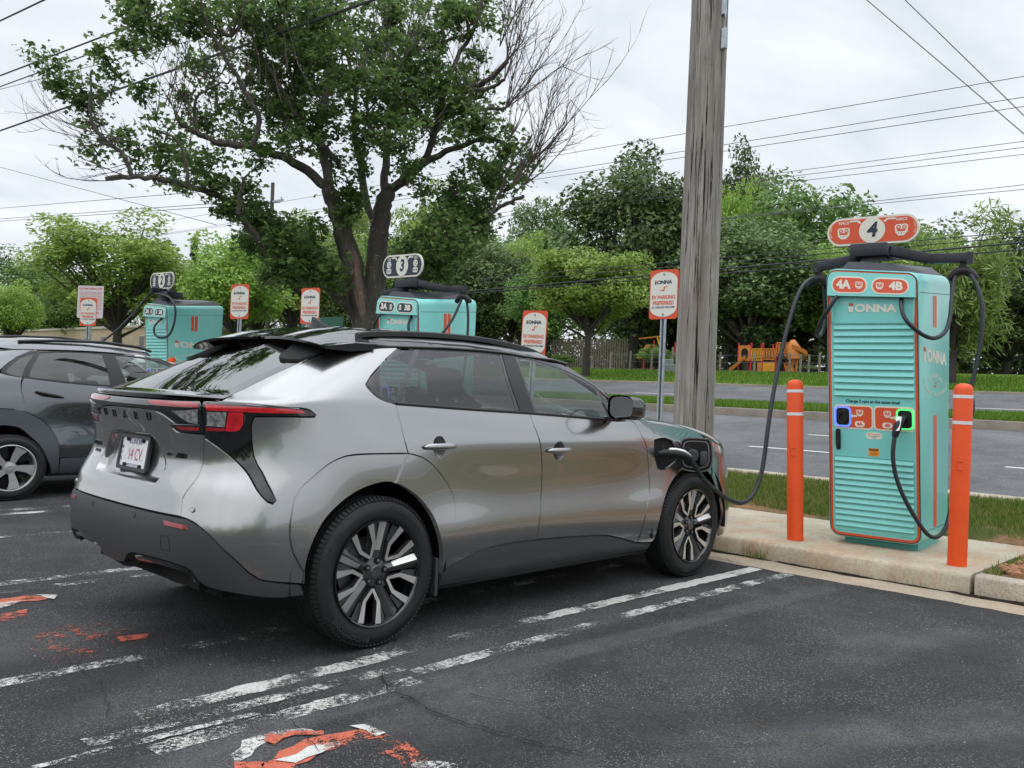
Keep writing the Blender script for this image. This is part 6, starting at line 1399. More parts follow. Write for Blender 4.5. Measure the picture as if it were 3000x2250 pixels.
def leaf_cards(C_, size, r, shape='quad', up=.55, nbias=None, droop=0):
    n = len(C_); N_ = r.normal(size=(n, 3)); N_ /= np.linalg.norm(N_, axis=1, keepdims=True)
    if nbias is not None: N_ = N_*.8+nbias
    N_[:, 2] = np.abs(N_[:, 2])+up; N_ /= np.linalg.norm(N_, axis=1, keepdims=True)
    A = r.normal(size=(n, 3)); A[:, 2] -= droop; A -= (A*N_).sum(1, keepdims=True)*N_; A /= np.linalg.norm(A, axis=1, keepdims=True); B = np.cross(N_, A)
    s = size*r.uniform(.45, 1.4, (n, 1))
    if shape == 'quad': P = [(-.5, 0), (.05, .36), (.55, 0), (.0, -.36)]
    elif shape == 'long': P = [(-.9, 0), (.0, .17), (1., 0), (.0, -.17)]
    elif shape == 'maple': P = [(-.45, 0), (-.30, .30), (-.02, .52), (.06, .20), (.58, 0), (.06, -.20), (-.02, -.52), (-.30, -.30)]
    k = len(P); V = np.stack([C_+A*s*a+B*s*b+N_*s*(.12 if abs(b) > .3 else 0)*-1 for a, b in P], 1).reshape(-1, 3)
    i = np.arange(n)*k
    if shape == 'maple': F_ = np.concatenate([np.stack([i+a, i+b, i+c, i+d], 1) for a, b, c, d in ((0, 1, 2, 3), (0, 3, 4, 5), (0, 5, 6, 7))]); return V, F_, 4
    return V, np.stack([i, i+1, i+2, i+3], 1), 4
def proto_tree(kind, seed, n_leaf=17000, crown0=.05, nclump=95, trunk=.03, leaf=.025):
    """unit tree: 1 wide, 1 high"""
    r = np.random.default_rng(seed); rn = random.Random(seed); root = empty('tree')
    c = np.array([0, 0, (1+crown0)/2]); rad = np.array([.5, .5, (1-crown0)/2]); cl = []; 
    if kind == 'C':
        P = []; lv = 30
        for i in range(lv):
            z = crown0+(1-crown0)*(i/lv); R_z = .5*(1-(i/lv))**.85
            for q in range(9):
                a = rn.uniform(0, 6.283); L = R_z*rn.uniform(.65, 1.1)
                for s in np.linspace(.15, 1, 9): P += [(L*s*math.cos(a)+rn.gauss(0, .02), L*s*math.sin(a)+rn.gauss(0, .02), z-.05*s*s*L*6*.2+rn.gauss(0, .008)) for _ in range(4)]
        P = np.array(P); V, F_, k = leaf_cards(P, .04, r, 'long', .4); cl = []
    else:
        P = []; W_ = []
        for i in range(nclump):
            d = r.normal(size=3); d /= np.linalg.norm(d); d[2] = d[2]*.9+.1; q = r.uniform(.35, .98)**.6
            ce = c+d*rad*q*np.array([1, 1, 1])*(.80+.25*math.sin(d[0]*5+seed)*math.cos(d[1]*4+seed*2))
            if ce[2] < crown0: ce[2] = crown0+.03
            cr = r.uniform(.07, .145); cl.append(ce); m_ = int(n_leaf/nclump*(cr/.11)**2)
            o = r.normal(size=(m_, 3)); o /= np.linalg.norm(o, axis=1, keepdims=True); o *= (r.uniform(.2, 1, (m_, 1))**.45)*cr*np.array([1.15, 1.15, .72]); o[:, 2] = o[:, 2]*1.0+.25*cr
            if kind == 'W': o[:, 2] -= np.abs(r.normal(size=m_))*.05
            P.append(ce+o)
        P = np.concatenate(P); nb = (P-c)/rad; V, F_, k = leaf_cards(P, leaf, r, 'long' if kind == 'W' else 'quad', .5, nb*.5, .6 if kind == 'W' else .0)
    V[:, 2] = np.maximum(V[:, 2], crown0*.6)
    me = fast_mesh('crown', V, F_, k, LM[kind]); o = bpy.data.objects.new('crown', me); COL.objects.link(o); o.parent = root
    mb = MB(); top = .93 if kind == 'C' else .55
    mb.tube([(0, 0, -.02), (.004, .004, crown0*.5), (-.006, .004, crown0+.05), (.01, -.01, top)], [trunk*1.25, trunk, trunk*.8, trunk*.2], 8)
    for ce in cl[::2]:
        z0 = crown0*.8+(ce[2]-crown0)*.35; mb.tube([(0, 0, z0), tuple(np.array([0, 0, z0])*.55+np.array(ce)*.45+np.array([0, 0, -.01])), tuple(ce)], [trunk*.42, trunk*.25, .003], 5, caps=False)
    mb.build('trunk', BARK2, root); return root
PROTO = {'L': [proto_tree('L', 1, crown0=.12, nclump=80), proto_tree('L', 2, crown0=.09, nclump=70)], 'M': [proto_tree('M', 3), proto_tree('M', 4, nclump=120)], 'D': [proto_tree('D', 5, 20000, .02, 120), proto_tree('D', 6, 16000, .04, 90)],
         'G': [proto_tree('G', 7, 20000, .02, 90)], 'W': [proto_tree('W', 8, 13000, .06, 60, leaf=.032)], 'C': [proto_tree('C', 9, crown0=.08, trunk=.02)], 'A': [proto_tree('L', 12, 17000, .27, 60, .028, .028)]}
USED = set(); rnt = random.Random(77)
def put_tree(kind, X, Y, h, w, label, k=None, name=None, rz=None, cat='tree', grp='trees beyond the road'):
    ps = PROTO[kind]; i = rnt.randrange(len(ps)) if k is None else k; p = ps[i]; key = (kind, i)
    t = p if key not in USED else copy_tree(p); USED.add(key)
    t.name = name or ('conifer_tree' if kind == 'C' else 'broadleaf_tree'); t.location = (X, Y, gz(X)-.05); t.scale = (w, w, h); t.rotation_euler = (0, 0, rnt.uniform(0, 6.28) if rz is None else rz)
    tag(t, label, cat, grp); return t
TREES = [('A', 29.0, 21.2, 6.0, 6.3, 'small lime-green street tree on the lawn, its forked trunk beside the parking sign'),
 ('D', 44.0, 29.6, 14.4, 11.5, 'tall dark airy tree just left of the wooden pole'), ('D', 75.0, 40.2, 22.6, 9.5, 'very dark conifer top just right of the wooden pole'),
 ('M', 60.0, 26.1, 15.6, 14.5, 'big bright green domed tree, tallest between the pole and cabinet 4'), ('G', 46.0, 22.6, 9.8, 10.5, 'grey-green bushy tree right of the pole above the orange playset'),
 ('L', 64.0, 34.6, 17.4, 6.5, 'yellow-green tree top peeping over its neighbours right of the pole'), ('M', 50.0, 15.1, 9.2, 10.5, 'green tree directly behind the number 4 sign'),
 ('W', 31.0, 6.3, 7.0, 4.6, 'feathery light green tree leaning out right of cabinet 4'), ('C', 88.0, 19.4, 11.6, 5.0, 'thin distant conifer at the right edge'),
 ('D', 56.0, 11.2, 6.6, 9.0, 'dark spreading evergreen on the lawn at the right edge'), ('D', 54.0, 14.4, 6.2, 8.0, 'dark tree low behind the right side of cabinet 4'), ('D', 60.0, 8.0, 7.4, 9.0, 'dark tree cut by the right edge of the photo'),
 ('G', 66.0, 56.9, 18.2, 11.0, 'hazy grey-green round tree right of the big maple'), ('M', 58.0, 52.2, 13.5, 8.4, 'vivid green tree under the maple\'s right branches'),
 ('L', 56.0, 61.3, 17.3, 10.5, 'loose light green tree right of the maple trunks'), ('C', 92.0, 106.9, 27.5, 6.5, 'small dark conifer top seen right of the maple trunks'),
 ('W', 52.0, 76.1, 19.3, 14.0, 'tall yellowish drooping tree behind the maple trunks'), ('G', 62.0, 82.2, 19.5, 12.0, 'grey-green tree seen between the maple\'s two stems'),
 ('L', 34.0, 83.0, 14.2, 17.5, 'broad vase-shaped green tree left of the number 2 sign'), ('L', 31.0, 103.3, 9.3, 7.5, 'small bright tree at the left edge above the white car roof'),
 ('M', 50.0, 161.1, 19.7, 20.0, 'mid-green tree top at the far left'), ('L', 33.0, 59.5, 11.0, 10.5, 'yellow-green tree between the number 2 and 3 signs'),
 ('L', 42.0, 65.5, 13.2, 8.5, 'bright lime tree close left of the maple trunk'), ('C', 75.0, 149.3, 22.7, 7.0, 'dark conifer tip between the two left-hand light trees'),
 ('M', 40.0, 47.5, 9.9, 7.8, 'green tree just right of cabinet 3\'s sign'), ('G', 42.0, 41.2, 9.4, 9.6, 'grey-green tree behind the arm of cabinet 3'), ('M', 38.0, 31.9, 6.8, 5.6, 'low green tree left of the lime street tree'),
 ('D', 52.0, 32.1, 12.2, 9.0, 'dark tree hidden mostly by the wooden pole'), ('D', 58.0, 21.1, 9.4, 8.4, 'dark tree left of the number 4 sign'), ('M', 55.0, 115.1, 14.2, 13.0, 'green tree behind the number 2 sign'),
 ('M', 52.0, 26.5, 8.6, 9.5, 'green tree low between the pole and the bright domed tree'), ('L', 50.0, 19.4, 8.0, 8.0, 'light green tree low to the left of cabinet 4'), ('G', 58.0, 9.6, 10.2, 9.5, 'grey-green tree right of cabinet 4 behind the feathery one'), ('M', 54.0, 36.5, 10.5, 9.0, 'green tree filling the gap left of the tall airy tree'), ('L', 50.0, 46.0, 10.8, 9.0, 'light green tree right of the number 3 sign'), ('M', 56.0, 55.0, 12.6, 10.0, 'green tree filling the gap right of the maple trunk'), ('M', 48.0, 66.0, 12.5, 11.0, 'green tree low between the maple stems'), ('L', 52.0, 88.0, 15.5, 13.0, 'light green tree left of the maple behind the parking signs'), ('M', 46.0, 124.0, 13.0, 14.0, 'green tree at the far left behind the notice'),
 ('D', 58.0, 161.3, 17.4, 16.0, 'dark tree low at the far left'), ('D', 44.0, 58.4, 9.2, 8.0, 'dark tree filling the gap behind the maple trunk'), ('D', 50.0, 32.9, 8.0, 8.0, 'dark tree above the picket fence'), ('D', 52.0, 23.3, 6.6, 8.0, 'dark tree behind the orange playset')]
for T_ in TREES: put_tree(*T_)
# a far wood that reads as one mass behind the separate trees
r = np.random.default_rng(21); P = []
for Y in np.arange(-10, 330, 3.2):
    Xc = 70+4*math.sin(Y*.13)+Y*.10; h = (6.2+1.6*math.sin(Y*.21)+1.2*math.sin(Y*.57))*(1+max(Y-25, 0)*.010)
    if Y < 14: h *= .72
    m_ = 900; o = r.normal(size=(m_, 3)); o /= np.linalg.norm(o, axis=1, keepdims=True); P.append(np.array([Xc, Y, 3.6+h*.5])+o*np.array([3, 3.2, h*.56])*r.uniform(.5, 1, (m_, 1))**.4)
for Y in np.arange(-14, 330, 2.0):
    m_ = 380; o = r.normal(size=(m_, 3)); o /= np.linalg.norm(o, axis=1, keepdims=True); P.append(np.array([62+3*math.sin(Y*.4)+Y*.12, Y, 4.5+.5*math.sin(Y*.9)])+o*np.array([1.6, 1.9, 2.0])*r.uniform(.4, 1, (m_, 1))**.4)
P = np.concatenate(P); V, F_, k = leaf_cards(P, .50, r, 'quad', .4); me = fast_mesh('far_wood', V, F_, k, LM['wood']); o = bpy.data.objects.new('far_wood', me); COL.objects.link(o); tag(o, kind='stuff')
P = []
for i in range(64):   # the wood on the other side of the car park (seen only mirrored in the cars)
    a = R_(150+210*i/63); R_w = 42+5*math.sin(i*1.7); h = 7.5+2.2*math.sin(i*.9)+1.5*math.sin(i*2.3); m_ = 520
    o = r.normal(size=(m_, 3)); o /= np.linalg.norm(o, axis=1, keepdims=True); P.append(np.array([CAM_LOC.x+R_w*math.cos(a), CAM_LOC.y+R_w*math.sin(a), h*.48])+o*np.array([3, 3, h*.52])*r.uniform(.5, 1, (m_, 1))**.4)
P = np.concatenate(P); P = P[P[:, 0] < 3]; V, F_, k = leaf_cards(P, .8, r, 'quad', .4); me = fast_mesh('wood_behind', V, F_, k, LM['M']); o = bpy.data.objects.new('wood_behind', me); COL.objects.link(o); tag(o, kind='stuff')
# ---- the big maple on the verge: limbs and leaf masses set out from measurements on the photograph
def spot(x, y, Z): k = 3000/2212; return CAM_LOC+(_W+_RR*((x*k-1500)/2650)-_UU*((y*k-1125)/2650))*Z
ZM = 15.1; mp0 = spot(800, 735, ZM); MB0 = Vector((mp0.x, mp0.y, gz(6.5)))
maple = empty('maple_tree', MB0, 0, 'large spreading maple with twin trunks and bare twig ends rising behind cabinet 3', 'tree')
PXM = ZM/2650*3000/2212
def L_(pts, r0, r1, dz=(0, 0), n=10, wob=.03, sub=4, seed=1):
    rn = random.Random(seed); k = len(pts); P = [spot(x, y, ZM+dz[0]+(dz[1]-dz[0])*i/(k-1))-MB0 for i, (x, y) in enumerate(pts)]; P = catmull(P, sub); q = len(P)
    P = [p+Vector((rn.gauss(0, 1), rn.gauss(0, 1), rn.gauss(0, 1)))*wob*.4 if 0 < i < q-1 else p for i, p in enumerate(P)]
    return P, [(r0+(r1-r0)*(i/(q-1)))*PXM for i in range(q)], n
tk = MB(); P0 = [Vector((0, 0, -.2)), Vector((0, 0, .6)), spot(800, 735, ZM)-MB0, spot(796, 700, ZM)-MB0, spot(795, 655, ZM)-MB0]
tk.tube(P0, [.58, .42, 40*PXM, 36*PXM, 22*PXM], 16)
limbs = [([(784, 700), (772, 630), (757, 555), (738, 487), (722, 440), (712, 408)], 26, 16, (0, -.3)), ([(808, 700), (809, 630), (815, 540), (822, 480), (832, 430), (842, 410)], 26, 16, (0, .3)),
 ([(712, 412), (665, 368), (610, 338), (545, 316), (480, 308), (430, 290), (395, 270), (380, 240)], 15, 4, (-.3, -1.4)), ([(713, 410), (700, 345), (688, 280), (702, 200), (712, 110), (716, 10), (712, -60)], 15, 5, (-.3, .6)),
 ([(842, 412), (885, 382), (920, 335), (940, 285), (955, 210), (985, 130), (1030, 50), (1050, -40)], 12, 4, (.3, -.4)), ([(845, 412), (900, 362), (950, 336), (1000, 312), (1060, 300), (1110, 318)], 12, 4, (.3, -1.2)),
 ([(830, 430), (833, 360), (838, 290), (848, 190), (838, 90), (830, -40)], 13, 5, (.3, 1.2)), ([(950, 250), (1010, 195), (1055, 172), (1096, 132)], 9, 6, (-.3, -1.2)), ([(1010, 195), (1060, 190), (1090, 172)], 6, 4, (-.8, -1.4)), ([(960, 250), (1030, 238), (1092, 234)], 6, 4, (-.4, -.9)),
 ([(805, 470), (788, 420), (780, 350), (764, 290), (768, 210), (750, 120)], 12, 5, (.8, 1.6)), ([(785, 715), (745, 655), (700, 618), (650, 592), (600, 562), (555, 515), (515, 462), (470, 425), (405, 402), (335, 384), (290, 382), (228, 387)], 12, 5.5, (0, -2.4)),
 ([(288, 383), (272, 342), (240, 312), (210, 286), (196, 255), (192, 215), (200, 150)], 6, 2, (-2.4, -2.8)), ([(815, 705), (880, 645), (950, 585), (1010, 520), (1062, 462), (1096, 440), (1130, 424)], 5, 5, (.1, -1.6)),
 ([(1062, 462), (1085, 400), (1110, 345), (1150, 290)], 5, 2, (-1.3, -1.8)), ([(735, 352), (690, 310), (640, 250), (600, 180), (560, 110), (530, 20)], 7, 3, (-.2, -1.2)), ([(545, 316), (560, 260), (530, 200), (490, 130), (450, 60), (430, -20)], 8, 3, (-1, -1.6)),
 ([(430, 290), (420, 230), (450, 190), (500, 170)], 5, 2, (-1.3, -1.8)), ([(515, 462), (520, 410), (540, 370)], 6, 2, (-1.9, -2.2)), ([(405, 402), (400, 350), (380, 300), (330, 280)], 5, 2, (-2.2, -2.6)), ([(940, 285), (900, 240), (880, 180), (890, 100)], 8, 3, (.2, 1)), ([(835, 330), (780, 250), (740, 210), (720, 160)], 7, 3, (.6, 1.6))]
for i, (p, a, b_, dz) in enumerate(limbs):
    q_ = 1 if i < 2 else .76; P, rr_, n = L_(p, a*q_, b_*q_, dz, seed=i); tk.tube(P, rr_, n)
tk.build('trunk', BARK, maple, smooth=60)
# torn pale wood where a stem has split away
mb = MB(); V = []
for i, (x, y, w_) in enumerate([(764, 540, 2), (765, 555, 7), (767, 590, 10), (772, 630, 10), (778, 665, 8), (784, 700, 3)]):
    c = spot(x+(y-535)*.02, y, ZM-.262-.001*y)-MB0; V += [c-_RR*w_*PXM, c-_W*.05, c+_RR*w_*PXM]
mb.add(V, [(3*i+k, 3*i+k+1, 3*i+k+4, 3*i+k+3) for i in range(5) for k in range(2)]); mb.build('torn_bark', bark_mat('torn_wood', (.07, .05, .04), (.17, .115, .09), 9), maple)
blobs = [(280, 12, 52, 60), (345, 60, 65, 60), (410, 30, 70, 70), (500, 40, 80, 80), (590, 30, 80, 80), (680, 10, 70, 60), (460, 140, 75, 60), (545, 150, 80, 70), (630, 130, 85, 80), (715, 60, 85, 75), (700, 190, 85, 80), (615, 245, 85, 55), (525, 240, 65, 50),
 (445, 265, 50, 50), (500, 300, 65, 28), (575, 305, 60, 28), (650, 310, 50, 32), (800, 60, 85, 75), (880, 50, 75, 75), (955, 55, 80, 70), (1030, 30, 45, 60), (795, 200, 75, 80), (880, 180, 85, 90), (960, 180, 80, 85), (1025, 175, 50, 80), (790, 300, 45, 60), (865, 290, 65, 60),
 (935, 270, 60, 50), (1000, 260, 75, 55), (1055, 270, 50, 50), (1085, 330, 48, 50), (1130, 350, 42, 34), (1050, 370, 55, 55), (1010, 440, 70, 60), (965, 500, 75, 70), (1020, 490, 50, 45), (905, 560, 60, 50), (940, 570, 50, 40), (985, 400, 40, 40), (1105, 395, 40, 30),
 (100, 140, 28, 25), (140, 165, 34, 40), (165, 200, 36, 48), (200, 250, 36, 50), (215, 320, 30, 30), (235, 120, 26, 36), (238, 175, 22, 50), (285, 95, 20, 30), (315, 210, 20, 48), (260, 290, 30, 35), (300, 330, 35, 35), (350, 300, 45, 60), (340, 360, 45, 35), (410, 330, 50, 50), (400, 385, 55, 28),
 (450, 350, 45, 45), (385, 205, 22, 20), (440, 400, 35, 25), (490, 380, 30, 35), (520, 425, 26, 50), (490, 440, 30, 25), (545, 470, 38, 45), (560, 520, 48, 45), (610, 545, 70, 50), (660, 570, 65, 45), (620, 500, 55, 35), (700, 600, 45, 38), (600, 590, 50, 30), (665, 500, 40, 35),
 (752, 430, 22, 70), (778, 380, 18, 60),  (730, 350, 20, 30), (870, 350, 45, 35), (905, 400, 30, 22), (560, 350, 30, 22), (640, 80, 80, 70), (740, 130, 80, 70), (850, 120, 80, 70), (680, 255, 60, 50), (730, 280, 50, 45), (600, 195, 80, 60), (320, 15, 60, 50)]
r = np.random.default_rng(5); P = []; NB = []
tw = MB()
for i, (x, y, a, b_) in enumerate(blobs):
    dzc = r.uniform(-1.6, 1.6) if y < 340 and 380 < x < 1080 else (r.uniform(-2.2, -1.0) if x < 500 else r.uniform(-1.2, .4))
    # several small leafy sprays per mass
    low = y > 400
    for q in range(max(3, int(a*b_/(140 if low else (400 if x < 345 else (350 if x < 560 else 300)))))):
        u = r.normal(size=2); u /= np.linalg.norm(u); s = r.uniform(0, 1)**.5; cx, cy = x+u[0]*s*a*.80, y+u[1]*s*b_*.80; c = np.array(spot(cx, cy, ZM+dzc+r.uniform(-.5, .5)*a*PXM*2)-MB0)
        n_ = int(r.uniform(30, 84)); sp = r.uniform(.07, .16); o = r.normal(size=(n_, 3))*np.array([sp, sp, sp*.7]); P.append(c+o)
        if r.random() < .5:
            e = c+r.normal(size=3)*.12; bs = np.array(spot(x, y+b_*.5, ZM+dzc)-MB0); tw.tube([tuple(bs), tuple((bs+c)/2+r.normal(size=3)*.08), tuple(c), tuple(e+np.array([0, 0, .12]))], [.017, .012, .007, .003], 4, caps=False)
P = np.concatenate(P); print('maple leaves', len(P)); V, F_, k = leaf_cards(P, .088, r, 'maple', .5, None, .2); me = fast_mesh('crown', V, F_, k, LM['maple']); o = bpy.data.objects.new('crown', me); COL.objects.link(o); o.parent = maple
TWIG = pm('twig_bark', (.085, .068, .058), .9)
tw.build('branches', BARK, maple)['kind'] = 'stuff'
rb = random.Random(12); bt = MB()
def twig(p, d, L, rad, lv):
    seg = 6; P = [p]; q = p.copy(); dd = d.copy()
    for i in range(seg):
        dd = (dd+Vector((rb.gauss(0, .10), rb.gauss(0, .10), rb.gauss(0, .07)+.055))).normalized(); q = q+dd*L/seg; P.append(q.copy())
        if lv > 0 and rb.random() < .62:
            a = (dd+Vector((rb.gauss(0, .5), rb.gauss(0, .5), rb.gauss(.1, .4)))).normalized(); twig(q, a, L*rb.uniform(.35, .62), rad*.55, lv-1)
    bt.tube(P, [rad*(1-.75*i/seg) for i in range(seg+1)], 4, caps=False)
def fan(x, y, x2, y2, Z, k, rad=.012, lv=2):
    a = spot(x, y, Z)-MB0; b_ = spot(x2, y2, Z)-MB0; d = b_-a
    for i in range(k): e = (d.normalized()+Vector((rb.gauss(0, .22), rb.gauss(0, .22), rb.gauss(0, .16)))).normalized(); twig(a.copy(), e, d.length*rb.uniform(.7, 1.1), rad, lv)
fan(1090, 172, 1150, 0, ZM-1.4, 5); fan(1092, 234, 1160, 90, ZM-1.2, 5); fan(1096, 132, 1160, -20, ZM-1.2, 5); fan(1092, 234, 1230, 60, ZM-1.2, 3); fan(1105, 400, 1190, 250, ZM-1.8, 5); fan(1150, 350, 1270, 190, ZM-1.8, 6); fan(1130, 400, 1280, 260, ZM-1.8, 4); fan(1100, 300, 1160, 190, ZM-1.6, 4); fan(1080, 100, 1130, -60, ZM-1, 4)
fan(265, 300, 60, 310, ZM-2.6, 3, .008, 2); fan(240, 312, 30, 300, ZM-2.6, 2, .008, 2); fan(255, 310, 90, 210, ZM-2.6, 2, .007, 2); fan(285, 350, 150, 370, ZM-2.6, 2, .007); fan(380, 250, 300, 120, ZM-1.8, 3, .009); fan(430, 290, 330, 170, ZM-1.8, 3, .009); fan(560, 180, 480, 60, ZM-1.6, 3, .009); fan(285, 385, 120, 360, ZM-2.5, 2, .01)
for i in range(120):
    x = rb.uniform(330, 1060); y = rb.uniform(40, 330); twig(spot(x, y, ZM+rb.uniform(-1.8, 1.4))-MB0, Vector((rb.gauss(0, .35), rb.gauss(0, .35), 1)).normalized(), rb.uniform(.7, 1.5), .010, 1)
bt.build('bare_twigs', TWIG, maple)
# low growth at the foot of the maple
grass('grass', 1500, (6.1, 7.0), (7.0, 8.6), lambda x, y: gz(x), .5, .03, BL1, None, 31)
# ---------------------------------------------------------------- wooden utility pole
def wood_pole_mat():
    m, t, b, tc_ = nodes_mat('weathered_pole'); v = tc_.outputs['Object']
    g = nz(t, v, 9, 10, .72, .25, (1, 1, .07)); g2 = nz(t, v, 42, 6, .7, .1, (1, 1, .035)); c = ramp(t, g, (.25, (.16, .143, .128)), (.5, (.29, .265, .24)), (.75, (.42, .39, .36)))
    c = mixc(t, .75, c, ramp(t, g2, (.30, .26), (.66, .72)), 'OVERLAY'); brown = ramp(t, nz(t, v, .9, 4, .6), (.48, 0.0), (.7, .35)); c = mixc(t, brown, c, (.15, .10, .07))
    ck = ramp(t, nz(t, v, 20, 7, .75, .8, (1, 1, .022)), (.40, 1.0), (.435, 0.0)); c = mixc(t, ck, c, (.018, .014, .012))
    kn = voro(t, mixv(t, v, 3, .1), 2.6); kd = ramp(t, kn.outputs['Distance'], (.03, 1.0), (.06, 0.0)); c = mixc(t, mathn(t, 'MULTIPLY', kd, .8), c, (.03, .02, .016))
    t.links.new(c, b.inputs['Base Color']); b.inputs['Roughness'].default_value = .92; b.inputs['Specular IOR Level'].default_value = .2
    k = bump(t, b, g2, .7, .02); k = bump(t, b, ck, -1.0, .03, k) if 0 else k; return m
pole = empty('utility_pole', (4.78, .322, .1), 0, 'thick weathered grey wooden utility pole with long cracks, rising out of the frame', 'utility pole')
mb = MB(); nr, ns = 90, 48; rn = random.Random(2); V = []
ph = [rn.uniform(0, 6.28) for _ in range(8)]
for i in range(nr):
    z = -.1+12.0*i/(nr-1); R0 = .198-.0046*z
    for j in range(ns):
        a = 2*math.pi*j/ns; d = .004*math.sin(3*a+ph[0]+z*.2)+.003*math.sin(7*a+ph[1]+z*.3)+.0025*math.sin(13*a+ph[2]-z*.5)+rn.uniform(-.0015, .0015)
        da = abs(((a-(3.75+.05*math.sin(z*.9)+.03*math.sin(z*2.7))+math.pi) % (2*math.pi))-math.pi); d -= .0 if da > .07 else .022*(1-da/.07)
        V.append(((R0+d)*math.cos(a)+.0*z, (R0+d)*math.sin(a), z))
mb.add(V, [(i*ns+j, i*ns+(j+1) % ns, (i+1)*ns+(j+1) % ns, (i+1)*ns+j) for i in range(nr-1) for j in range(ns)]); mb.build('pole_shaft', wood_pole_mat(), pole, smooth=60)
mb = MB(); mb.box((-.045, -.185, 6.2), (.05, .035, 2.7), bev=.004); mb.build('cable_guard', GALV, pole); mb = MB(); mb.box((-.045, -.20, 4.62), (.05, .05, .20), bev=.008); mb.tube([(-.045, -.19, 4.7), (-.06, -.21, 4.82), (-.045, -.19, 4.92)], .004, 5); mb.build('junction_box', GALV, pole)
# far pole, wires
fp = empty('utility_pole', (40, 66.2, gz(40)), 0, 'distant utility pole with a short crossarm, left of the maple', 'utility pole')
mb = MB(); mb.tube([(0, 0, 0), (0, .1, 15.9)], [.22, .16], 8); mb.build('pole_shaft', BARK, fp); mb = MB(); mb.box((0, 0, 14.2), (.14, 3.3, .16)); mb.build('crossarm', GALV, fp)
for y in (-1.4, 1.4): mb = MB(); mb.lathe([(.0, 14.5), (.07, 14.45), (.05, 14.3), (.04, 14.25)], 8, M=Matrix.Translation((0, y, 0))); mb.build('insulator', GALV, fp)
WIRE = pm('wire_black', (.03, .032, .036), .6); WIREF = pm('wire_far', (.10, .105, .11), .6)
def wire(p0, p1, r, label, ext=(0, 0), sag=.0, mat=WIRE):
    a = Vector(p0); b = Vector(p1); d = b-a; a2 = a-d*ext[0]; b2 = b+d*ext[1]; n = 24; mb = MB()
    mb.tube([a2.lerp(b2, i/n)+Vector((0, 0, -sag*4*(i/n)*(1-i/n)+sag*.0)) for i in range(n+1)], r, 5); o = mb.build('overhead_wire', mat); tag(o, label, 'wire', 'overhead wires'); return o
wire((4.7, 21.34, 10.21), (4.7, 18.24, 9.92), .022, 'thick black wire across the very top left corner', (2, 3))
wire((4.7, 21.16, 8.76), (4.7, 10.64, 7.89), .020, 'black wire at the upper left entering the maple, highest of its set', (.6, .8)); wire((4.7, 21.12, 8.47), (4.7, 9.34, 7.54), .015, 'black wire just below the thick one at the upper left', (.6, .8)); wire((4.7, 21.11, 8.40), (4.7, 11.69, 7.32), .007, 'thin grey wire hugging the one above it at the upper left', (.6, 1))
wire((4.7, 20.97, 7.32), (4.7, 7.89, 6.66), .022, 'lowest thick black wire at the left, passing through the maple', (.6, .5))
for p0, p1, l in (((40, 138.98, 24.17), (40, 66.6, 18.33), 'distant wire at the left meeting the top of the far pole'), ((40, 138.8, 22.62), (40, 67.68, 17.22), 'distant wire at the left meeting the far pole crossarm'), ((40, 138.7, 22.28), (40, 65, 16.7), 'lowest distant wire at the left meeting the far pole'), ((40, 139.75, 30.21), (40, 76, 15.77), 'faint wire slanting down to the right at the left edge')): wire(p0, p1, .035, l, (.4, 0), mat=WIREF)
for i, (p0, p1, l) in enumerate((((31, 23.75, 12.95), (31, 4.37, 12.56), 'uppermost long wire sloping up to the right edge'), ((31, 23.71, 12.15), (31, 4.34, 11.85), 'second long wire sloping up to the right edge'), ((31, 23.7, 11.9), (31, 4.33, 11.53), 'third long wire, close under the second, sloping up to the right edge'))): wire(p0, p1, .014, l, (2.6, .7), mat=WIREF)
for p0, p1, l in (((40, 16.41, 12.89), (40, 6.62, 12.75), 'wire above the bright domed tree, fourth from the top at the right edge'), ((40, 21.44, 12.71), (40, 6.61, 12.49), 'wire skimming the bright domed tree, fifth from the top at the right edge'), ((40, 21.43, 12.43), (40, 6.6, 12.19), 'wire skimming the bright domed tree, sixth from the top at the right edge'), ((40, 13.58, 10.9), (40, 6.55, 10.88), 'faint wire reaching the right edge above the number 4 sign'), ((40, 19.21, 10.85), (40, 6.55, 10.68), 'wire passing just over the number 4 sign')): wire(p0, p1, .015, l, (1.2, .7), mat=WIREF)
wire((24, 11.89, 5.6), (24, 2.39, 5.75), .026, 'thick black wire low behind the cabinet arms', (1.5, .6)); wire((24, 11.89, 5.45), (24, 2.39, 5.56), .02, 'thin black wire just below the thick low one', (1.5, .6)); wire((24, 11.9, 5.98), (24, 2.4, 6.05), .014, 'upper of two thin low wires at the right edge', (1.2, .6)); wire((24, 11.9, 5.82), (24, 2.4, 5.91), .014, 'lower of two thin low wires at the right edge', (1.2, .6))
wire((18, 4.37, 10.73), (18, .94, 7.02), .012, 'left of two wires dropping steeply to the right edge', (1, .6), mat=WIREF); wire((18, 3.49, 10.5), (18, .96, 7.41), .012, 'right of two wires dropping steeply to the right edge', (1, .6), mat=WIREF)
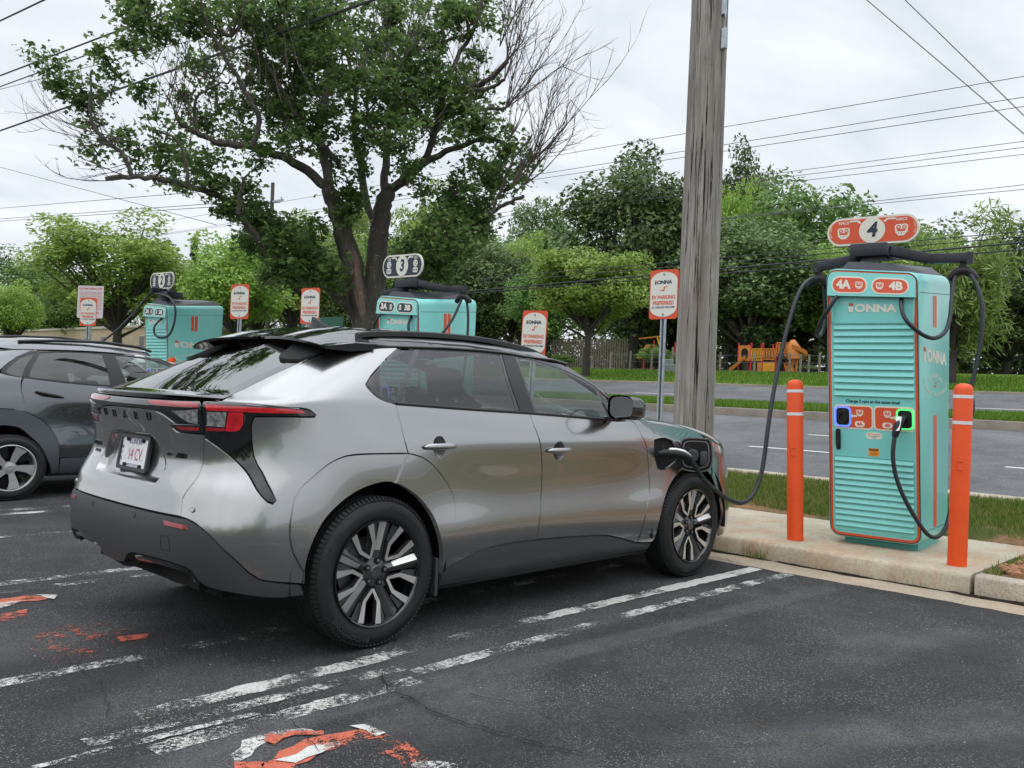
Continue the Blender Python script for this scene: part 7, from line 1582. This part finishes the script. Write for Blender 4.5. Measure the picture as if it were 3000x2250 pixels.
# ---------------------------------------------------------------- other signs
nb = empty('notice_sign', (4.6, 14.55, .3), R_(34), 'white notice covered in small red writing on a steel post, behind the farthest parking sign', 'sign')
f = lambda x, z, o: Vector((-o, -x, 2.42+z)); PINK = pm('faded_red_ink', (.55, .16, .16), .5)
slab2('sign_plate', rrect(-.29, -.33, .29, .33, .03), f, 0, -.004, pm('notice_white', (.66, .60, .60), .5), nb); txt('lettering', 'CUSTOMER PARKING ONLY', f, 0, .27, .055, PINK, nb, .03, fit=.52)
for i in range(13): txt('lettering', ['UNAUTHORIZED VEHICLES WILL BE', 'TOWED AWAY AT OWNERS EXPENSE', 'VEHICLES MAY BE RECLAIMED AT', 'THE LOT AT ALL HOURS BY PHONE'][i % 4], f, -.0, .20-.029*i, .020, PINK, nb, .02, fit=.5)
txt('lettering', '$25.00', f, .13, -.22, .05, PINK, nb, .03); txt('lettering', '2015', f, .12, -.285, .045, PINK, nb, .03)
mb = MB(); mb.box((.02, 0, 1.1), (.03, .06, 2.9)); mb.build('sign_post', GALV, nb)
ssn = empty('street_sign', (7.0, 9.87, .4), 0, 'green street name sign with white letters, partly behind the roof antenna', 'street sign'); f = lambda x, z, o: Vector((-o, -x, 1.98+z)); GRN = pm('sign_green', (.005, .13, .075), .4)
slab2('sign_plate', rrect(-.68, -.11, .68, .11, .02), f, 0, -.004, GRN, ssn); txt('lettering', 'S.', f, -.50, -.01, .15, WHITE, ssn, .02); mb = MB(); mb.tube([(.02, 0, -.3), (.02, 0, 1.95)], .03, 8); mb.build('sign_post', GALV, ssn)
# ---------------------------------------------------------------- playground beyond the road
PLO = pm('orange_plastic', (.52, .17, .03), .45); PLY = pm('yellow_plastic', (.62, .29, .015), .4); PLR = pm('red_post', (.45, .02, .03), .4); PLD = pm('dark_deck', (.03, .035, .03), .6); WOOD = pm('weathered_wood', (.22, .19, .15), .9, var=.3, vscale=5)
pg = empty('play_structure', (41, 18.9, gz(41)), 0, 'orange and yellow climbing frame with red posts, straight and spiral slides', 'playground'); G0 = Vector((41, 18.9, gz(41)))
def pl(Y, z, dx=0): return Vector((dx, Y-18.9, z-G0.z))
for Y in (20.4, 19.65, 18.96, 18.21): 
    for dx in (0, 1.1):
        mb = MB(); mb.tube([pl(Y, 2.5, dx), pl(Y, 4.25, dx)], .05, 8); mb.build('post', PLR, pg)
def slat_panel(y0, y1, z0, z1, mat, k=5, hole=False, dx=-.02):
    mb = MB(); w = (y0-y1); 
    mb.box(pl((y0+y1)/2, z1-.05, dx), (.05, w, .10)); mb.box(pl((y0+y1)/2, z0+.07, dx), (.05, w, .14))
    for i in range(k+1): mb.box(pl(y0-w*i/k, (z0+z1)/2, dx), (.05, w/k*.58, z1-z0-.1))
    return mb.build('slatted_panel', mat, pg)
slat_panel(19.6, 18.98, 3.30, 3.95, PLY); slat_panel(18.9, 18.25, 3.35, 3.95, PLO, 4); slat_panel(18.18, 17.45, 3.55, 4.27, PLO, 5)
# arched doorway panel
A = [(-.37, -.45), (-.37, .42), (.37, .42), (.37, -.45)]
mb = MB(); n = 24; ou = []; 
for i in range(n): a = 2*math.pi*i/n; c, s = math.cos(a), math.sin(a); q = 1/max(abs(c)/.37, abs(s)/.43); ou.append((c*q, s*q))
V = [pl(20.02-x, 3.68+z, -.04) for x, z in ou]+[pl(20.02-.23*math.cos(2*math.pi*i/n), 3.66+.31*math.sin(2*math.pi*i/n), -.04) for i in range(n)]; V += [v+Vector((.06, 0, 0)) for v in V]
mb.add(V, [(i, (i+1) % n, n+(i+1) % n, n+i) for i in range(n)]+[(n+i, n+(i+1) % n, 3*n+(i+1) % n, 3*n+i) for i in range(n)]+[(i, (i+1) % n, 2*n+(i+1) % n, 2*n+i) for i in range(n)]); mb.build('arch_panel', PLO, pg)
mb = MB(); mb.box(pl(19.3, 3.22, .55), (1.1, 2.2, .08)); mb.box(pl(18.0, 3.45, .55), (1.1, .9, .08)); mb.build('deck', PLD, pg)
def chute(path, w, mat, name='slide'):
    mb = MB(); V = []; P = [Vector(p) for p in path]
    for i, p in enumerate(P):
        d = (P[min(i+1, len(P)-1)]-P[max(i-1, 0)]); s = Vector((0, 0, 1)).cross(d).normalized()
        V += [p-s*w/2+Vector((0, 0, .16)), p-s*w/2, p+s*w/2, p+s*w/2+Vector((0, 0, .16)), p-s*(w/2+.04)+Vector((0, 0, .16)), p+s*(w/2+.04)+Vector((0, 0, .16)), p-s*(w/2)+Vector((0, 0, -.05)), p+s*w/2+Vector((0, 0, -.05))]
    mb.add(V, [(8*i+a, 8*i+b, 8*i+8+b, 8*i+8+a) for i in range(len(P)-1) for a, b in ((0, 1), (1, 2), (2, 3), (0, 4), (3, 5), (4, 6), (5, 7), (6, 7))]); return mb.build(name, mat, pg, smooth=40)
chute(catmull([pl(20.0, 3.40, -.05), pl(20.08, 3.33, -.12), pl(20.35, 3.0, -.28), pl(20.55, 2.80, -.38), pl(20.68, 2.74, -.45)], 4), .36, PLO)
sp = [pl(17.2+.34*math.sin(a)*-1, 4.0-a*.205, .2-.34*math.cos(a)) for a in np.linspace(0, 6.2, 30)]; chute(sp, .40, PLO, 'spiral_slide')
mb = MB(); mb.tube([pl(17.2, 3.4, 0), pl(17.25, 4.0, 0), pl(17.35, 4.35, .1)], [.32, .36, .15], 12); mb.build('slide_hood', PLO, pg, smooth=50)
mb = MB(); mb.tube([pl(17.15, 2.5, .2), pl(17.15, 4.0, .2)], .06, 8); mb.build('post', PLO, pg)
for y0, y1, mt in ((19.25, 18.98, PLO), (18.92, 18.25, PLY)): mb = MB(); mb.box(pl((y0+y1)/2, 2.98, -.03), (.05, y0-y1, .48), bev=.01); mb.box(pl((y0+y1)/2, 3.02, -.06), (.02, (y0-y1)*.5, .05)); mb.box(pl((y0+y1)/2-.05, 2.90, -.06), (.02, (y0-y1)*.6, .04)); mb.build('activity_panel', mt, pg)
ps = empty('playground_slide', (42, 26.8, gz(42)), 0, 'orange slide with red post and yellow swing chains, partly behind foliage left of the pole', 'slide'); G1 = Vector((42, 26.8, gz(42)))
mb = MB(); V = [Vector((dx, Y-26.8, z-G1.z)) for Y, z in ((27.78, 3.42), (27.30, 3.42), (26.75, 4.25), (27.10, 4.25)) for dx in (-.1, 0)]; mb.add(V, [(0, 2, 4, 6), (1, 7, 5, 3), (0, 1, 3, 2), (4, 5, 7, 6), (0, 6, 7, 1), (2, 3, 5, 4)]); mb.build('slide_bed', PLO, ps)
for Y, z0, z1, m_ in ((26.6, 2.5, 4.5, PLR), (25.1, 2.5, 4.4, PLR), (27.3, 2.5, 3.5, PLR)): mb = MB(); mb.tube([(0, Y-26.8, z0-G1.z), (0, Y-26.8, z1-G1.z)], .05, 8); mb.build('post', m_, ps)
for (a, b_), (c, d) in (((27.7, 4.6), (26.0, 4.75)), ((26.4, 4.7), (25.9, 3.4))): mb = MB(); mb.tube([(0, a-26.8, b_-G1.z), (0, c-26.8, d-G1.z)], .05, 6); mb.build('beam', PLY if d < 4 else PLO, ps)
# fence of wooden posts and wire along the playground
fe = empty('wire_fence', (36, 18, gz(36)), 0, 'wire mesh fence on weathered wooden posts in front of the playground', 'fence')
G2 = Vector((36, 18, gz(36)))
for Y, h in ((26.47, .75), (25.2, .95), (23.9, 1.05), (22.55, 1.12), (21.29, 1.25), (19.9, 1.0), (18.54, 1.0), (16.71, .98), (14.93, .96), (14.4, .9), (14.0, .9), (13.5, .98), (12.9, .9), (12.0, .9)): mb = MB(); mb.tube([(0, Y-18, -.2), (0, Y-18, h)], .055 if h > .85 else .04, 7); mb.build('fence_post', WOOD, fe)
mb = MB()
for z in (.1, .5, .85): mb.tube([(-.03, 26.5-18, z), (-.03, 12-18, z)], .008, 4)
for i in range(110): y = 26.5-18-14.5*i/109; mb.tube([(-.03, y, .05), (-.03, y, .85)], .0035, 3, caps=False)
mb.build('wire_mesh', WIREF, fe)
pf_ = empty('picket_fence', (46, 34.7, gz(46)), 0, 'grey wooden picket fence behind the lime street tree', 'fence'); mb = MB()
for i in range(34): mb.box((0, 3.4-.2*i, 1.0), (.03, .12, 2.0))
mb.build('pickets', WOOD, pf_); mb = MB(); [mb.box((.04, .1, z), (.04, 6.9, .1)) for z in (.5, 1.6)]; mb.build('rails', WOOD, pf_)
# brush in front of the fence
shr = [(37.0, 23.0, 1.5, 2.2, 'leafy shrub by the fence left of the pole'), (37, 21.6, 1.1, 1.4, 'small shrub by the fence close to the pole'), (36.6, 20.4, .5, 1.4, 'low weedy shrub behind the wooden pole'), (36.6, 14.3, .5, 1.3, 'low weeds at the right end of the playset fence'), (37, 29.5, 1.0, 1.6, 'shrub left of the lime street tree trunk'), (27.9, 25, .01, .01, '')]
for X, Y, h, w, l in shr[:-1]: put_tree('M' if h > .7 else 'G', X, Y, h, w, l, name='shrub', cat='shrub', grp='shrubs along the playground fence')
mb = MB(); mb.box((0, 0, .2), (.5, 1.0, .4), bev=.04); mb.box((0, .3, .5), (.3, .4, .3), bev=.04); o = mb.build('utility_box', pm('grey_plastic', (.2, .22, .22), .6)); o.location = (34.5, 20.2, gz(34.5)); tag(o, 'low grey utility cover on the lawn left of the wooden pole', 'utility box')
# ---------------------------------------------------------------- buildings glimpsed beyond the trees
BRK = pm('beige_brick', (.42, .33, .24), .9, var=.12, vscale=1.2); WIN = pm('dark_window', (.03, .035, .04), .1); TRIMW = pm('stone_trim', (.45, .40, .33), .8)
bl = empty('brick_building', (44, 105, 1.9), 0, 'low beige brick building with a row of small windows behind the left trees', 'building')
mb = MB(); mb.box((6, 16, 2.2), (12, 56, 5.2)); mb.build('wall', BRK, bl); mb = MB(); mb.box((6, 16, 4.95), (12.4, 56.4, .3)); mb.build('roof_coping', TRIMW, bl)
for y in (40, 36, 32.5, 28.5, 22, 17, 11, 6, 1, -5, -9): mb = MB(); mb.box((-.02, y, 3.0), (.1, 1.3, 1.7)); w = mb.build('window', TRIMW, bl); mb = MB(); mb.box((-.08, y, 3.0), (.06, 1.1, 1.5)); mb.build('pane', WIN, w)
